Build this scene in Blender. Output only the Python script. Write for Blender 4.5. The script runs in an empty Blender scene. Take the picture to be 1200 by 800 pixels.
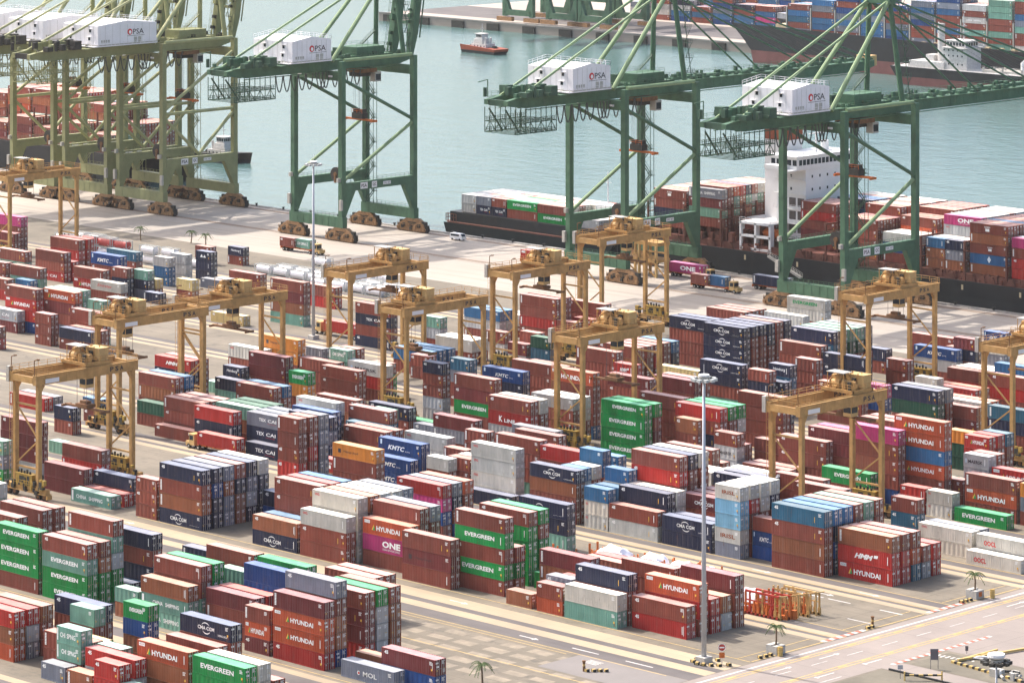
import bpy, math, random
from mathutils import Vector, Matrix
random.seed(7)
PI = math.pi
S = bpy.context.scene
COL = S.collection

# ------------------------------------------------------------------ camera
cam_d = bpy.data.cameras.new('camera')
cam = bpy.data.objects.new('camera', cam_d)
COL.objects.link(cam)
cam.location = (0, 0, 156.37)
cam.rotation_euler = (math.radians(90), 0, math.radians(44.678))
cam_d.sensor_width = 36.0
cam_d.lens = 36.0 * 4447.6 / 1200.0
cam_d.shift_y = -755.0 / 1200.0
cam_d.clip_start = 1.0
cam_d.clip_end = 30000.0
S.camera = cam
S.cycles.use_denoising = True
S.cycles.max_bounces = 6
S.cycles.volume_bounces = 1

# ------------------------------------------------------------------ sky and sun
SUN_EL = math.radians(50.0)
SUN_DIR = Vector((-0.99, -0.14, 0)).normalized()      # horizontal direction towards the sun
W = bpy.data.worlds.new('World')
S.world = W
W.use_nodes = True
nt = W.node_tree
bg = nt.nodes['Background']
sky = nt.nodes.new('ShaderNodeTexSky')
sky.sky_type = 'NISHITA'
sky.sun_disc = False
sky.sun_elevation = SUN_EL
sky.sun_rotation = math.atan2(SUN_DIR.x, SUN_DIR.y)
sky.air_density = 1.0
sky.dust_density = 5.0
sky.ozone_density = 1.0
nt.links.new(sky.outputs[0], bg.inputs[0])
bg.inputs[1].default_value = 0.15
sun_d = bpy.data.lights.new('sun', 'SUN')
sun_d.energy = 2.9
sun_d.angle = math.radians(0.55)
sun_d.color = (1.0, 0.945, 0.87)
sun = bpy.data.objects.new('sun', sun_d)
COL.objects.link(sun)
to_sun = Vector((SUN_DIR.x * math.cos(SUN_EL), SUN_DIR.y * math.cos(SUN_EL), math.sin(SUN_EL)))
sun.rotation_euler = to_sun.to_track_quat('Z', 'Y').to_euler()
sun.location = (-600, 500, 400)
S.view_settings.view_transform = 'Standard'
S.view_settings.look = 'None'
S.view_settings.exposure = 1.17
S.view_settings.gamma = 1.0
S.view_settings.use_curve_mapping = False

# ------------------------------------------------------------------ helpers
class MB:
    """Collects simple solids and links them as one mesh object."""
    def __init__(self):
        self.v = []; self.f = []; self.m = []
    def add(self, vs, fs, mi=0):
        o = len(self.v)
        self.v += [tuple(p) for p in vs]
        self.f += [tuple(i + o for i in f) for f in fs]
        self.m += [mi] * len(fs)
        return self
    def box(self, x0, x1, y0, y1, z0, z1, mi=0):
        return self.add([(x0,y0,z0),(x1,y0,z0),(x1,y1,z0),(x0,y1,z0),(x0,y0,z1),(x1,y0,z1),(x1,y1,z1),(x0,y1,z1)],
            [(0,3,2,1),(4,5,6,7),(0,1,5,4),(1,2,6,5),(2,3,7,6),(3,0,4,7)], mi)
    def cbox(self, c, s, mi=0):
        return self.box(c[0]-s[0]/2, c[0]+s[0]/2, c[1]-s[1]/2, c[1]+s[1]/2, c[2]-s[2]/2, c[2]+s[2]/2, mi)
    def beam(self, p, q, w, h=None, mi=0):
        p = Vector(p); q = Vector(q); h = h or w
        d = (q - p).normalized()
        up = Vector((0,0,1)) if abs(d.z) < .98 else Vector((0,1,0))
        s = d.cross(up).normalized(); u = s.cross(d)
        vs = []
        for e in (p, q):
            for a, b in ((-1,-1),(1,-1),(1,1),(-1,1)):
                vs.append(e + s*(a*w/2) + u*(b*h/2))
        return self.add(vs, [(0,3,2,1),(4,5,6,7),(0,1,5,4),(1,2,6,5),(2,3,7,6),(3,0,4,7)], mi)
    def tube(self, p, q, r, n=8, r2=None, mi=0, cap=True):
        p = Vector(p); q = Vector(q); r2 = r if r2 is None else r2
        d = (q - p).normalized()
        up = Vector((0,0,1)) if abs(d.z) < .98 else Vector((0,1,0))
        s = d.cross(up).normalized(); u = s.cross(d)
        vs = []
        for e, rr in ((p, r), (q, r2)):
            for k in range(n):
                a = 2*PI*k/n
                vs.append(e + s*(rr*math.cos(a)) + u*(rr*math.sin(a)))
        fs = [(k, (k+1) % n, n+(k+1) % n, n+k) for k in range(n)]
        if cap: fs += [tuple(range(n-1,-1,-1)), tuple(range(n, 2*n))]
        return self.add(vs, fs, mi)
    def prism(self, poly, z0, z1, mi=0):
        n = len(poly)
        vs = [(x,y,z0) for x,y in poly] + [(x,y,z1) for x,y in poly]
        return self.add(vs, [tuple(range(n-1,-1,-1)), tuple(range(n,2*n))] + [(k,(k+1)%n,n+(k+1)%n,n+k) for k in range(n)], mi)
    def prism_xz(self, poly, y0, y1, mi=0):
        n = len(poly)
        vs = [(x,y0,z) for x,z in poly] + [(x,y1,z) for x,z in poly]
        return self.add(vs, [tuple(range(n)), tuple(range(2*n-1,n-1,-1))] + [((k+1)%n,k,n+k,n+(k+1)%n) for k in range(n)], mi)
    def prism_yz(self, poly, x0, x1, mi=0):
        n = len(poly)
        vs = [(x0,y,z) for y,z in poly] + [(x1,y,z) for y,z in poly]
        return self.add(vs, [tuple(range(n-1,-1,-1)), tuple(range(n,2*n))] + [(k,(k+1)%n,n+(k+1)%n,n+k) for k in range(n)], mi)
    def quad(self, pts, mi=0):
        return self.add(pts, [tuple(range(len(pts)))], mi)
    def rail(self, p, q, h=1.1, step=2.4, w=.07, mi=0):
        p = Vector(p); q = Vector(q); L = (q-p).length; n = max(1, int(round(L/step)))
        for k in range(n+1):
            e = p.lerp(q, k/n); self.beam(e, e + Vector((0,0,h)), w, w, mi)
        for hh in (h, h*.55):
            self.beam(p + Vector((0,0,hh)), q + Vector((0,0,hh)), w, w, mi)
        return self
    def mesh(self, name, mats, smooth=False):
        me = bpy.data.meshes.new(name)
        me.from_pydata(self.v, [], self.f)
        for m in (mats if isinstance(mats, (list, tuple)) else [mats]): me.materials.append(m)
        if any(self.m): me.polygons.foreach_set('material_index', self.m)
        if smooth: me.polygons.foreach_set('use_smooth', [True]*len(self.f))
        me.update()
        return me
    def obj(self, name, mats, parent=None, loc=(0,0,0), smooth=False):
        return link(name, self.mesh(name, mats, smooth), parent, loc)

def link(name, data, parent=None, loc=(0,0,0), rz=0.0):
    o = bpy.data.objects.new(name, data)
    COL.objects.link(o)
    o.location = loc
    if rz: o.rotation_euler = (0, 0, rz)
    if parent: o.parent = parent
    return o
def tag(o, label=None, cat=None, group=None, kind=None):
    if label: o['label'] = label
    if cat: o['category'] = cat
    if group: o['group'] = group
    if kind: o['kind'] = kind
    return o
def thing(name, loc, label, cat, group=None, rz=0.0):
    return tag(link(name, None, None, loc, rz), label, cat, group)
CHILD = {}
def kids(o): return [c for c in o.children]
def dup(o, loc, label=None, group=None, rz=None):
    r = o.copy(); COL.objects.link(r); r.location = loc
    if rz is not None: r.rotation_euler = (0,0,rz)
    if label: r['label'] = label
    if group: r['group'] = group
    for ch in list(o.children):
        c = ch.copy(); COL.objects.link(c); c.parent = r
        for g in list(ch.children):
            d = g.copy(); COL.objects.link(d); d.parent = c
    return r

TXT = {}
def text_geo(s, bold=0.0, shear=0.0):
    """flat outline of a word, scaled to a unit box (width 1, cap height 1); returns verts, faces"""
    key = (s, bold, shear)
    if key in TXT: return TXT[key]
    cu = bpy.data.curves.new('word', 'FONT'); cu.body = s; cu.resolution_u = 2; cu.offset = bold; cu.shear = shear
    o = bpy.data.objects.new('word', cu); COL.objects.link(o)
    dg = bpy.context.evaluated_depsgraph_get(); dg.update()
    me = bpy.data.meshes.new_from_object(o.evaluated_get(dg))
    vs = [tuple(v.co) for v in me.vertices]; fs = [tuple(p.vertices) for p in me.polygons]
    bpy.data.objects.remove(o); bpy.data.curves.remove(cu); bpy.data.meshes.remove(me)
    x0 = min(v[0] for v in vs); x1 = max(v[0] for v in vs); y0 = min(v[1] for v in vs); y1 = max(v[1] for v in vs)
    vs = [((v[0]-x0)/(x1-x0), (v[1]-y0)/(y1-y0)) for v in vs]
    TXT[key] = (vs, fs)
    return TXT[key]
def put_text(mb, s, x0, x1, z0, z1, y, mi=0, bold=.02, shear=0.0):
    vs, fs = text_geo(s, bold, shear)
    mb.add([(x0+(x1-x0)*a, y, z0+(z1-z0)*b) for a, b in vs], fs, mi)
def put_text_x(mb, s, y0, y1, z0, z1, x, mi=0, bold=.02, shear=0.0):
    vs, fs = text_geo(s, bold, shear)
    mb.add([(x, y0+(y1-y0)*a, z0+(z1-z0)*b) for a, b in vs], fs, mi)

# ------------------------------------------------------------------ materials
def mat(name, color=(.5,.5,.5), rough=.6, metal=0.0, var=.12, scale=.35, rust=0.0, rustcol=(.16,.07,.035), source=None, dust=0.0, dustcol=(.62,.55,.47), bump=0.0, streak=False, spec=.22, panels=0.0):
    m = bpy.data.materials.new(name); m.use_nodes = True
    n = m.node_tree.nodes; l = m.node_tree.links
    b = n['Principled BSDF']
    b.inputs['Roughness'].default_value = rough
    b.inputs['Metallic'].default_value = metal
    b.inputs['Specular IOR Level'].default_value = spec
    if source == 'object':
        oi = n.new('ShaderNodeObjectInfo'); c = oi.outputs['Color']
    elif source == 'attr':
        at = n.new('ShaderNodeVertexColor'); at.layer_name = 'Col'; c = at.outputs['Color']
    else:
        rgb = n.new('ShaderNodeRGB'); rgb.outputs[0].default_value = (*color, 1); c = rgb.outputs[0]
    geo = n.new('ShaderNodeNewGeometry')
    no = n.new('ShaderNodeTexNoise'); no.inputs['Scale'].default_value = scale; no.inputs['Detail'].default_value = 5; no.inputs['Roughness'].default_value = .65
    if streak:
        mp = n.new('ShaderNodeMapping'); mp.inputs['Scale'].default_value = (1,1,.25)
        l.new(geo.outputs['Position'], mp.inputs[0]); l.new(mp.outputs[0], no.inputs['Vector'])
    else:
        l.new(geo.outputs['Position'], no.inputs['Vector'])
    if dust:
        mx = n.new('ShaderNodeMix'); mx.data_type = 'RGBA'
        mr = n.new('ShaderNodeMapRange'); mr.inputs[1].default_value = .3; mr.inputs[2].default_value = .75
        mr.inputs[3].default_value = dust*.6; mr.inputs[4].default_value = min(1, dust*1.35)
        l.new(no.outputs['Fac'], mr.inputs[0]); l.new(mr.outputs[0], mx.inputs['Factor'])
        l.new(c, mx.inputs[6]); mx.inputs[7].default_value = (*dustcol, 1); c = mx.outputs[2]
    if panels:
        tc = n.new('ShaderNodeTexCoord'); sx = n.new('ShaderNodeSeparateXYZ'); cx = n.new('ShaderNodeCombineXYZ')
        l.new(tc.outputs['Object'], sx.inputs[0]); l.new(sx.outputs['X'], cx.inputs['X']); l.new(sx.outputs['Z'], cx.inputs['Y'])
        oi2 = n.new('ShaderNodeObjectInfo'); va = n.new('ShaderNodeVectorMath'); va.operation = 'ADD'
        ms = n.new('ShaderNodeMath'); ms.operation = 'MULTIPLY'; ms.inputs[1].default_value = 97.0; l.new(oi2.outputs['Random'], ms.inputs[0])
        l.new(cx.outputs[0], va.inputs[0]); l.new(ms.outputs[0], va.inputs[1])
        br = n.new('ShaderNodeTexBrick'); br.inputs['Scale'].default_value = 1; br.inputs['Brick Width'].default_value = 1.45; br.inputs['Row Height'].default_value = 1.3; br.inputs['Mortar Size'].default_value = 0; br.inputs['Bias'].default_value = -.35
        br.inputs['Color1'].default_value = (1,1,1,1); br.inputs['Color2'].default_value = (1-panels*.9,1-panels*.8,1-panels*.75,1)
        l.new(va.outputs[0], br.inputs['Vector'])
        vp = n.new('ShaderNodeVectorMath'); vp.operation = 'MULTIPLY'; l.new(c, vp.inputs[0]); l.new(br.outputs['Color'], vp.inputs[1]); c = vp.outputs[0]
        n3 = n.new('ShaderNodeTexNoise'); n3.inputs['Scale'].default_value = 1.0; n3.inputs['Detail'].default_value = 4; n3.inputs['Roughness'].default_value = .7
        m3 = n.new('ShaderNodeMapping'); m3.inputs['Scale'].default_value = (2.2,2.2,.14); l.new(geo.outputs['Position'], m3.inputs[0]); l.new(m3.outputs[0], n3.inputs['Vector'])
        r3 = n.new('ShaderNodeMapRange'); r3.inputs[1].default_value = .52; r3.inputs[2].default_value = .78; r3.inputs[3].default_value = 0; r3.inputs[4].default_value = panels*1.5
        l.new(n3.outputs['Fac'], r3.inputs[0]); x3 = n.new('ShaderNodeMix'); x3.data_type = 'RGBA'; l.new(r3.outputs[0], x3.inputs['Factor']); l.new(c, x3.inputs[6]); x3.inputs[7].default_value = (.30,.25,.22,1); c = x3.outputs[2]
    if var:
        mr = n.new('ShaderNodeMapRange'); mr.inputs[1].default_value = .25; mr.inputs[2].default_value = .75
        mr.inputs[3].default_value = 1-var; mr.inputs[4].default_value = 1+var
        l.new(no.outputs['Fac'], mr.inputs[0])
        vm = n.new('ShaderNodeVectorMath'); vm.operation = 'SCALE'
        l.new(c, vm.inputs[0]); l.new(mr.outputs[0], vm.inputs['Scale']); c = vm.outputs[0]
    if rust:
        n2 = n.new('ShaderNodeTexNoise'); n2.inputs['Scale'].default_value = scale*2.7; n2.inputs['Detail'].default_value = 6; n2.inputs['Roughness'].default_value = .75
        mp = n.new('ShaderNodeMapping'); mp.inputs['Scale'].default_value = (1,1,.3); mp.inputs['Location'].default_value = (13,7,3)
        l.new(geo.outputs['Position'], mp.inputs[0]); l.new(mp.outputs[0], n2.inputs['Vector'])
        mr = n.new('ShaderNodeMapRange'); mr.inputs[1].default_value = .60; mr.inputs[2].default_value = .72
        mr.inputs[3].default_value = 0; mr.inputs[4].default_value = rust
        l.new(n2.outputs['Fac'], mr.inputs[0])
        mx = n.new('ShaderNodeMix'); mx.data_type = 'RGBA'
        l.new(mr.outputs[0], mx.inputs['Factor']); l.new(c, mx.inputs[6]); mx.inputs[7].default_value = (*rustcol,1); c = mx.outputs[2]
    l.new(c, b.inputs['Base Color'])
    if bump:
        bp = n.new('ShaderNodeBump'); bp.inputs['Strength'].default_value = bump; bp.inputs['Distance'].default_value = .1
        l.new(no.outputs['Fac'], bp.inputs['Height']); l.new(bp.outputs[0], b.inputs['Normal'])
    return m
M = {}
M['box'] = mat('container_paint', source='object', rough=.5, var=.24, scale=.55, rust=.6, streak=True, panels=.15)
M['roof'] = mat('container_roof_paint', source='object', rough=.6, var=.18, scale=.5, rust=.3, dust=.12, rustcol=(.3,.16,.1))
M['door'] = mat('container_door_paint', source='object', rough=.5, var=.3, scale=1.4, rust=.6, streak=True)
M['box_far'] = mat('container_paint_far', source='attr', rough=.5, var=.24, scale=.55, rust=.55, streak=True, panels=.14)
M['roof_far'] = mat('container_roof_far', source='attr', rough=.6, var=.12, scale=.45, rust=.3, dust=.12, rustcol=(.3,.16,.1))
M['galv'] = mat('galvanised_steel', (.42,.40,.36), .45, .3, .2, 1.5)
M['seal'] = mat('dark_gasket', (.03,.028,.028), .7)
M['white'] = mat('white_paint', (.72,.71,.70), .45, 0, .05, .3)
M['white_print'] = mat('white_print', (.80,.80,.78), .5, 0, .08, .8)
M['red_print'] = mat('red_print', (.55,.03,.03), .5, 0, .08, .8)
M['dark_print'] = mat('dark_print', (.05,.04,.045), .5, 0, .05, .8)
M['green_print'] = mat('green_print', (.02,.28,.09), .5, 0, .05, .8)
M['brown_print'] = mat('brown_print', (.28,.08,.03), .5, 0, .05, .8)
M['yellow_print'] = mat('yellow_print', (.75,.45,.06), .5, 0, .05, .8)
M['pale_blue_print'] = mat('pale_blue_print', (.55,.68,.78), .5, 0, .05, .8)
M['ochre'] = mat('ochre_crane_paint', (.43,.25,.09), .6, 0, .28, .6, rust=.7, rustcol=(.13,.06,.03))
M['ochre_pale'] = mat('pale_ochre_paint', (.52,.34,.14), .55, 0, .15, .8, rust=.4)
M['yellow_box'] = mat('yellow_power_unit_paint', (.36,.23,.05), .6, 0, .4, 1.0, rust=.9, rustcol=(.09,.05,.03))
M['rust'] = mat('rusty_steel', (.17,.085,.04), .75, 0, .4, 1.2)
M['bogie'] = mat('rusty_tan_paint', (.27,.155,.075), .7, 0, .45, 1.3, rust=.8)
M['green'] = mat('green_crane_paint', (.066,.138,.082), .55, 0, .28, .3, rust=.55, rustcol=(.10,.10,.06))
M['green_pale'] = mat('pale_green_tube_paint', (.21,.29,.15), .5, 0, .15, .5, rust=.4)
M['olive'] = mat('olive_crane_paint', (.235,.24,.115), .5, 0, .18, .25, rust=.4, rustcol=(.12,.09,.05))
M['olive_pale'] = mat('pale_olive_tube_paint', (.34,.34,.17), .5, 0, .15, .5)
M['dark'] = mat('dark_machinery', (.035,.034,.03), .6, 0, .4, 1.0)
M['dark_green'] = mat('dark_green_lattice', (.04,.085,.055), .6, 0, .2, .6)
M['rubber'] = mat('tyre_rubber', (.025,.024,.024), .8)
M['glass'] = mat('dark_glass', (.02,.028,.035), .12)
M['rope'] = mat('steel_rope', (.12,.12,.12), .6)
M['cable'] = mat('black_cable', (.06,.07,.065), .6)
M['mast'] = mat('grey_mast_paint', (.40,.41,.44), .45, .1, .06, .4)
M['house'] = mat('machinery_house_paint', (.74,.72,.73), .5, 0, .08, .25, rust=.22, rustcol=(.4,.33,.27))
M['orange'] = mat('orange_steel_paint', (.50,.13,.03), .6, 0, .25, 1.2, rust=.6)
M['redpaint'] = mat('red_paint', (.42,.05,.035), .5, 0, .15, .6, rust=.3)
M['tank'] = mat('tank_steel', (.70,.68,.69), .35, .1, .1, .8)
M['frame_grey'] = mat('tank_frame_paint', (.42,.44,.43), .6, 0, .2, 1.0, rust=.4)
M['hull'] = mat('black_hull_paint', (.022,.024,.027), .5, 0, .3, .12, rust=.3, rustcol=(.09,.05,.04))
M['boot'] = mat('red_boot_topping', (.17,.065,.06), .6, 0, .25, .15)
M['deck'] = mat('red_oxide_deck', (.15,.06,.045), .7, 0, .3, .4)
M['lash'] = mat('oxide_lashing_bridge', (.14,.055,.04), .6, 0, .25, .6)
M['buff'] = mat('buff_coaming_paint', (.50,.40,.25), .6, 0, .2, .3)
M['tarp'] = mat('white_tarpaulin', (.80,.80,.84), .6, 0, .04, .6)
M['trunk'] = mat('palm_trunk', (.16,.11,.07), .85, 0, .3, 3.0)
M['frond'] = mat('palm_frond', (.06,.10,.025), .6, 0, .3, 2.0)
M['sign_grey'] = mat('sign_grey', (.12,.11,.12), .6)
M['yellow'] = mat('safety_yellow', (.52,.36,.13), .55, 0, .1, 1.5)
M['black'] = mat('black_paint', (.03,.03,.03), .6)
M['conc'] = mat('concrete_block', (.40,.38,.35), .85, 0, .2, 1.5)
M['skin'] = mat('skin', (.35,.2,.14), .6)
M['cloth'] = mat('dark_blue_clothes', (.05,.06,.12), .8)
M['vest'] = mat('orange_vest', (.7,.2,.03), .7)
# ------------------------------------------------------------------ ground, water, quays
def gmat(name, c1, c2, joint=None, scale=.05, joint_s=(6,6), rough=.85, spots=.0, spotcol=(.05,.045,.04), tyre=0.0, jdark=.6, turb=.6):
    m = bpy.data.materials.new(name); m.use_nodes = True
    n = m.node_tree.nodes; l = m.node_tree.links; b = n['Principled BSDF']
    b.inputs['Roughness'].default_value = rough
    geo = n.new('ShaderNodeNewGeometry'); pos = geo.outputs['Position']
    def noise(sc, det=6, rough=.65, mapsc=None, loc=(0,0,0)):
        t = n.new('ShaderNodeTexNoise'); t.inputs['Scale'].default_value = sc; t.inputs['Detail'].default_value = det; t.inputs['Roughness'].default_value = rough
        mp = n.new('ShaderNodeMapping'); mp.inputs['Scale'].default_value = mapsc or (1,1,1); mp.inputs['Location'].default_value = loc
        l.new(pos, mp.inputs[0]); l.new(mp.outputs[0], t.inputs['Vector']); return t.outputs['Fac']
    def ramp(f, a, b_, lo=0, hi=1):
        r = n.new('ShaderNodeMapRange'); r.inputs[1].default_value = a; r.inputs[2].default_value = b_; r.inputs[3].default_value = lo; r.inputs[4].default_value = hi
        l.new(f, r.inputs[0]); return r.outputs[0]
    def mixc(f, c, d):
        x = n.new('ShaderNodeMix'); x.data_type = 'RGBA'; l.new(f, x.inputs['Factor'])
        for s_, v in ((6, c), (7, d)):
            if isinstance(v, tuple): x.inputs[s_].default_value = (*v, 1)
            else: l.new(v, x.inputs[s_])
        return x.outputs[2]
    c = mixc(ramp(noise(scale), .32, .68), c1, c2)
    c = mixc(ramp(noise(scale*14, 4, .7), .55, .85, 0, turb*.5), c, tuple(x*.55 for x in c1))
    if tyre:
        c = mixc(ramp(noise(.35, 4, .7, (.035, 1, 1)), .5, .75, 0, tyre), c, tuple(x*.42 for x in c1))
    if spots:
        c = mixc(ramp(noise(.21, 8, .78, loc=(31,5,0)), .53, .68, 0, spots), c, spotcol)
    if joint:
        br = n.new('ShaderNodeTexBrick'); br.offset = 0; br.inputs['Scale'].default_value = 1
        br.inputs['Brick Width'].default_value = joint_s[0]; br.inputs['Row Height'].default_value = joint_s[1]; br.inputs['Mortar Size'].default_value = joint
        br.inputs['Color1'].default_value = (0,0,0,1); br.inputs['Color2'].default_value = (0,0,0,1); br.inputs['Mortar'].default_value = (1,1,1,1)
        l.new(pos, br.inputs['Vector'])
        c = mixc(ramp(br.outputs['Color'], 0, 1, 0, jdark), c, tuple(x*.4 for x in c1))
    l.new(c, b.inputs['Base Color'])
    bp = n.new('ShaderNodeBump'); bp.inputs['Strength'].default_value = .25; bp.inputs['Distance'].default_value = .05
    l.new(noise(1.3, 5), bp.inputs['Height']); l.new(bp.outputs[0], b.inputs['Normal'])
    return m
G = {}
G['yard'] = gmat('yard_slab', (.195,.162,.120), (.105,.088,.064), .09, .045, (12.9,2.87), spots=.8, tyre=.45, jdark=.5, turb=1.0)
G['quay'] = gmat('quay_concrete', (.36,.312,.262), (.295,.253,.213), .10, .02, (30,9.5), tyre=.6, jdark=.35, turb=.35)
G['pale'] = gmat('pale_runway_concrete', (.36,.285,.185), (.28,.22,.15), .06, .06, (8,30), tyre=.3, jdark=.3, turb=.4)
G['asphalt'] = gmat('asphalt', (.075,.064,.062), (.115,.10,.095), None, .08, tyre=.4)
G['road'] = gmat('road_concrete', (.245,.205,.18), (.185,.155,.138), .08, .06, (24,7), tyre=.0, jdark=.4)
G['verge'] = gmat('mossy_dirt', (.09,.078,.055), (.15,.13,.095), None, .12, spots=.4)
G['slot'] = gmat('pale_slot_pad', (.27,.222,.162), (.165,.136,.10), None, .42, spots=.4, turb=.9)
G['yline'] = mat('yellow_line', (.42,.30,.13), .8, 0, .25, .7)
G['wline'] = mat('white_line', (.46,.43,.40), .8, 0, .3, .7)
G['rline'] = mat('red_line', (.45,.12,.08), .8, 0, .2, .7)
G['patch'] = gmat('grey_patch', (.15,.135,.125), (.18,.16,.15), None, .1)
G['quaywall'] = gmat('quay_wall', (.30,.28,.25), (.20,.19,.175), .2, .06, (12,3))
def sheet(name, rects, m, z, kind='structure', label=None):
    mb = MB()
    for x0, x1, y0, y1 in rects: mb.quad([(x0,y0,z),(x1,y0,z),(x1,y1,z),(x0,y1,z)])
    o = mb.obj(name, m); tag(o, label, None, None, kind); return o
QY = 774.6
# yard sheet with the quay wall falling to the water
mb = MB()
mb.quad([(-2600,-200,0),(900,-200,0),(900,QY,0),(-2600,QY,0)])
mb.quad([(-2600,QY,-9),(-2600,QY,0),(900,QY,0),(900,QY,-9)])
tag(mb.obj('ground', G['yard']), None, None, None, 'structure')
sheet('quay_apron', [(-2600,900,709,QY-.01)], G['quay'], .008)
RT = [461 + 26.65*k for k in range(-1, 10)]
bands = {'asphalt': [], 'pale': []}
for k in range(9):
    y = 461 + 26.65*k
    xr = -404.6
    if k == 0:
        bands['pale'] += [(-900,xr,457.7,462.0),(-900,xr,453.0,455.8)]
        bands['asphalt'] += [(-900,xr,455.8,457.7),(-900,xr,449.2,453.0)]
    else:
        bands['pale'] += [(-1100,xr,y-1.0,y+.9),(-1100,xr,y-4.4,y-2.4)]
        bands['asphalt'] += [(-1100,xr,y-2.4,y-1.0),(-1100,xr,y+.9,y+3.4)]
bands['pale'] += [(-900,xr,407.2,409.2),(-900,xr,400.6,403.4),(-900,xr,372.6,374.6),(-900,xr,366,369)]
bands['asphalt'] += [(-900,xr,403.4,407.2),(-900,xr,396.6,400.6),(-900,xr,369,372.6)]
sheet('runway_strip', bands['pale'], G['pale'], .016)
sheet('truck_lane', bands['asphalt'], G['asphalt'], .008)
sheet('road', [(-404.4,-387.6,330,709)], G['road'], .012)
sheet('cross_road', [(-700,-404.4,436,446.5)], G['patch'], .012) if False else None
sheet('paved_patch', [(-428,-404.6,438.6,449.0)], G['patch'], .020)
sheet('dark_paved_patch', [(-420.5,-409,449.6,452.4)], G['asphalt'], .024)
sheet('verge', [(-387.0,-340,330,476),(-386.0,-340,482,492)], G['verge'], .02)
sheet('cross_road', [(-387.6,-330,476.6,481.6),(-387.6,-330,493,520)], G['road'], .012)
# empty container slots between the lanes
rects = []
for i in range(7):
    for j in range(5):
        x = -481 + i*12.9; y = 427.6 + j*4.1
        if x > -409: continue
        for q in range(2):
            rects.append((x + q*6.0 + random.uniform(0,.6), x + q*6.0 + 4.4 + random.uniform(0,.8), y, y + 1.9 + random.uniform(0,.5)))
sheet('slot_pads', rects, G['slot'], .014)
# painted lines
yl = []; wl = []; rl = []
for k in range(9):
    y = 461 + 26.65*k
    for d in ((3.55, 25.3) if k else (3.6, 25.3)):
        yl.append((-560, -405.2, y+d, y+d+.22))
    yl.append((-408.2,-408.0,y+4,y+22)); yl.append((-405.3,-405.0,y+4,y+22))
yl += [(-480,-409,448.6,448.82),(-480,-430,447.4,447.6),(-470,-409,436.2,436.45),(-640,-409,410.2,410.4),(-640,-409,395.8,396.1)]
for a in (-401.2, -400.3, -393.3, -392.4): yl.append((a, a+.28, 330, 708))
for y in range(340, 700, 6):
    for a in (-400.9, -393.0): yl.append((a, a+.35, y, y+2.2))
for a, b in ((-402.7,-402.2),(-396.8,-396.6),(-388.9,-388.65)):
    if a == -396.8:
        for y in range(335, 700, 9): wl.append((a, b, y, y+4))
    elif a == -388.9: wl.append((a, b, 330, 468))
    else: wl.append((a, b, 330, 708))
for y0, y1 in ((483,494),(511,520.5),(538,548)):
    y = y0; q = 0
    while y < y1:
        (wl if q % 2 == 0 else rl).append((-405.9, -404.9, y, y+1.0)); y += 1.0; q += 1
y = 479.5; q = 0
while y < 505:
    (wl if q % 2 == 0 else rl).append((-388.2, -387.4, y, y+.9)); y += .9; q += 1
for x in (-432, -420): wl.append((x, x+6, 450.8, 451.15))
for x in (-424, -412.5, -430): wl.append((x, x+5, 506.6, 507.0)); wl.append((x, x+5, 498.0, 498.35))
def arrow(x, y, s, d):                                              # painted turn arrow
    wl.append((x, x+3.2*s, y-.16, y+.16)); wl.append((x+3.2*s, x+3.6*s, y-.55, y+.55)); wl.append((x+3.6*s, x+4.0*s, y-.35, y+.35)); wl.append((x+4.0*s, x+4.4*s, y-.15, y+.15))
for x, y in ((-470,460),(-444,450.8),(-423,514.2),(-448,514.4),(-429,509.0),(-500,460.2),(-560,460.3)): arrow(x, y, 1.0, 1)
for y in (462, 474, 524, 566): 
    wl += [(-398.6,-398.3,y,y+4), (-398.9,-398.0,y+4,y+4.5), (-398.7,-398.2,y+4.5,y+5)]
    wl += [(-391.3,-391.0,y+3,y+7), (-391.6,-390.7,y+2.5,y+3)]
for k in range(7): wl.append((-428.2+k*.0, -427.6, 438.7+k*1.5, 439.5+k*1.5)) if k < 0 else None
for k in range(4): wl.append((-424.5, -421.5, 447.2-k*.55, 447.45-k*.55))
for k in range(9): wl.append((-387.2+k*.9, -386.8+k*.9, 488.2+.25*k, 490.0+.1*k))
sheet('yellow_road_markings', yl, G['yline'], .030)
sheet('white_road_markings', wl, G['wline'], .036)
sheet('red_kerb_markings', rl, G['rline'], .042)
# crane rails and quay edge coping with bollards and fenders
mb = MB()
for y in (741.0, 769.5):
    mb.box(-1500, 300, y-1.0, y-.85, .01, .05); mb.box(-1500, 300, y+.85, y+1.0, .01, .05); mb.box(-1500, 300, y-.06, y+.06, .01, .09)
tag(mb.obj('crane_rails', M['rust']), None, None, None, 'structure')
mb = MB(); mb.box(-2600, 900, QY-1.5, QY+.06, .0, .22)
tag(mb.obj('quay_edge', G['quaywall']), None, None, None, 'structure')
bm_ = MB(); bm_.tube((0,0,.22),(0,0,.75),.3,8); bm_.tube((0,0,.75),(0,0,.95),.45,8)
bme = bm_.mesh('bollard', M['dark'])
for k in range(44):
    o = link('mooring_bollard', bme, None, (-1060+k*12.3, QY-.8, 0))
    tag(o, 'small dark mooring bollard along the quay edge', 'bollard', 'mooring bollards along the quay edge')
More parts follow.
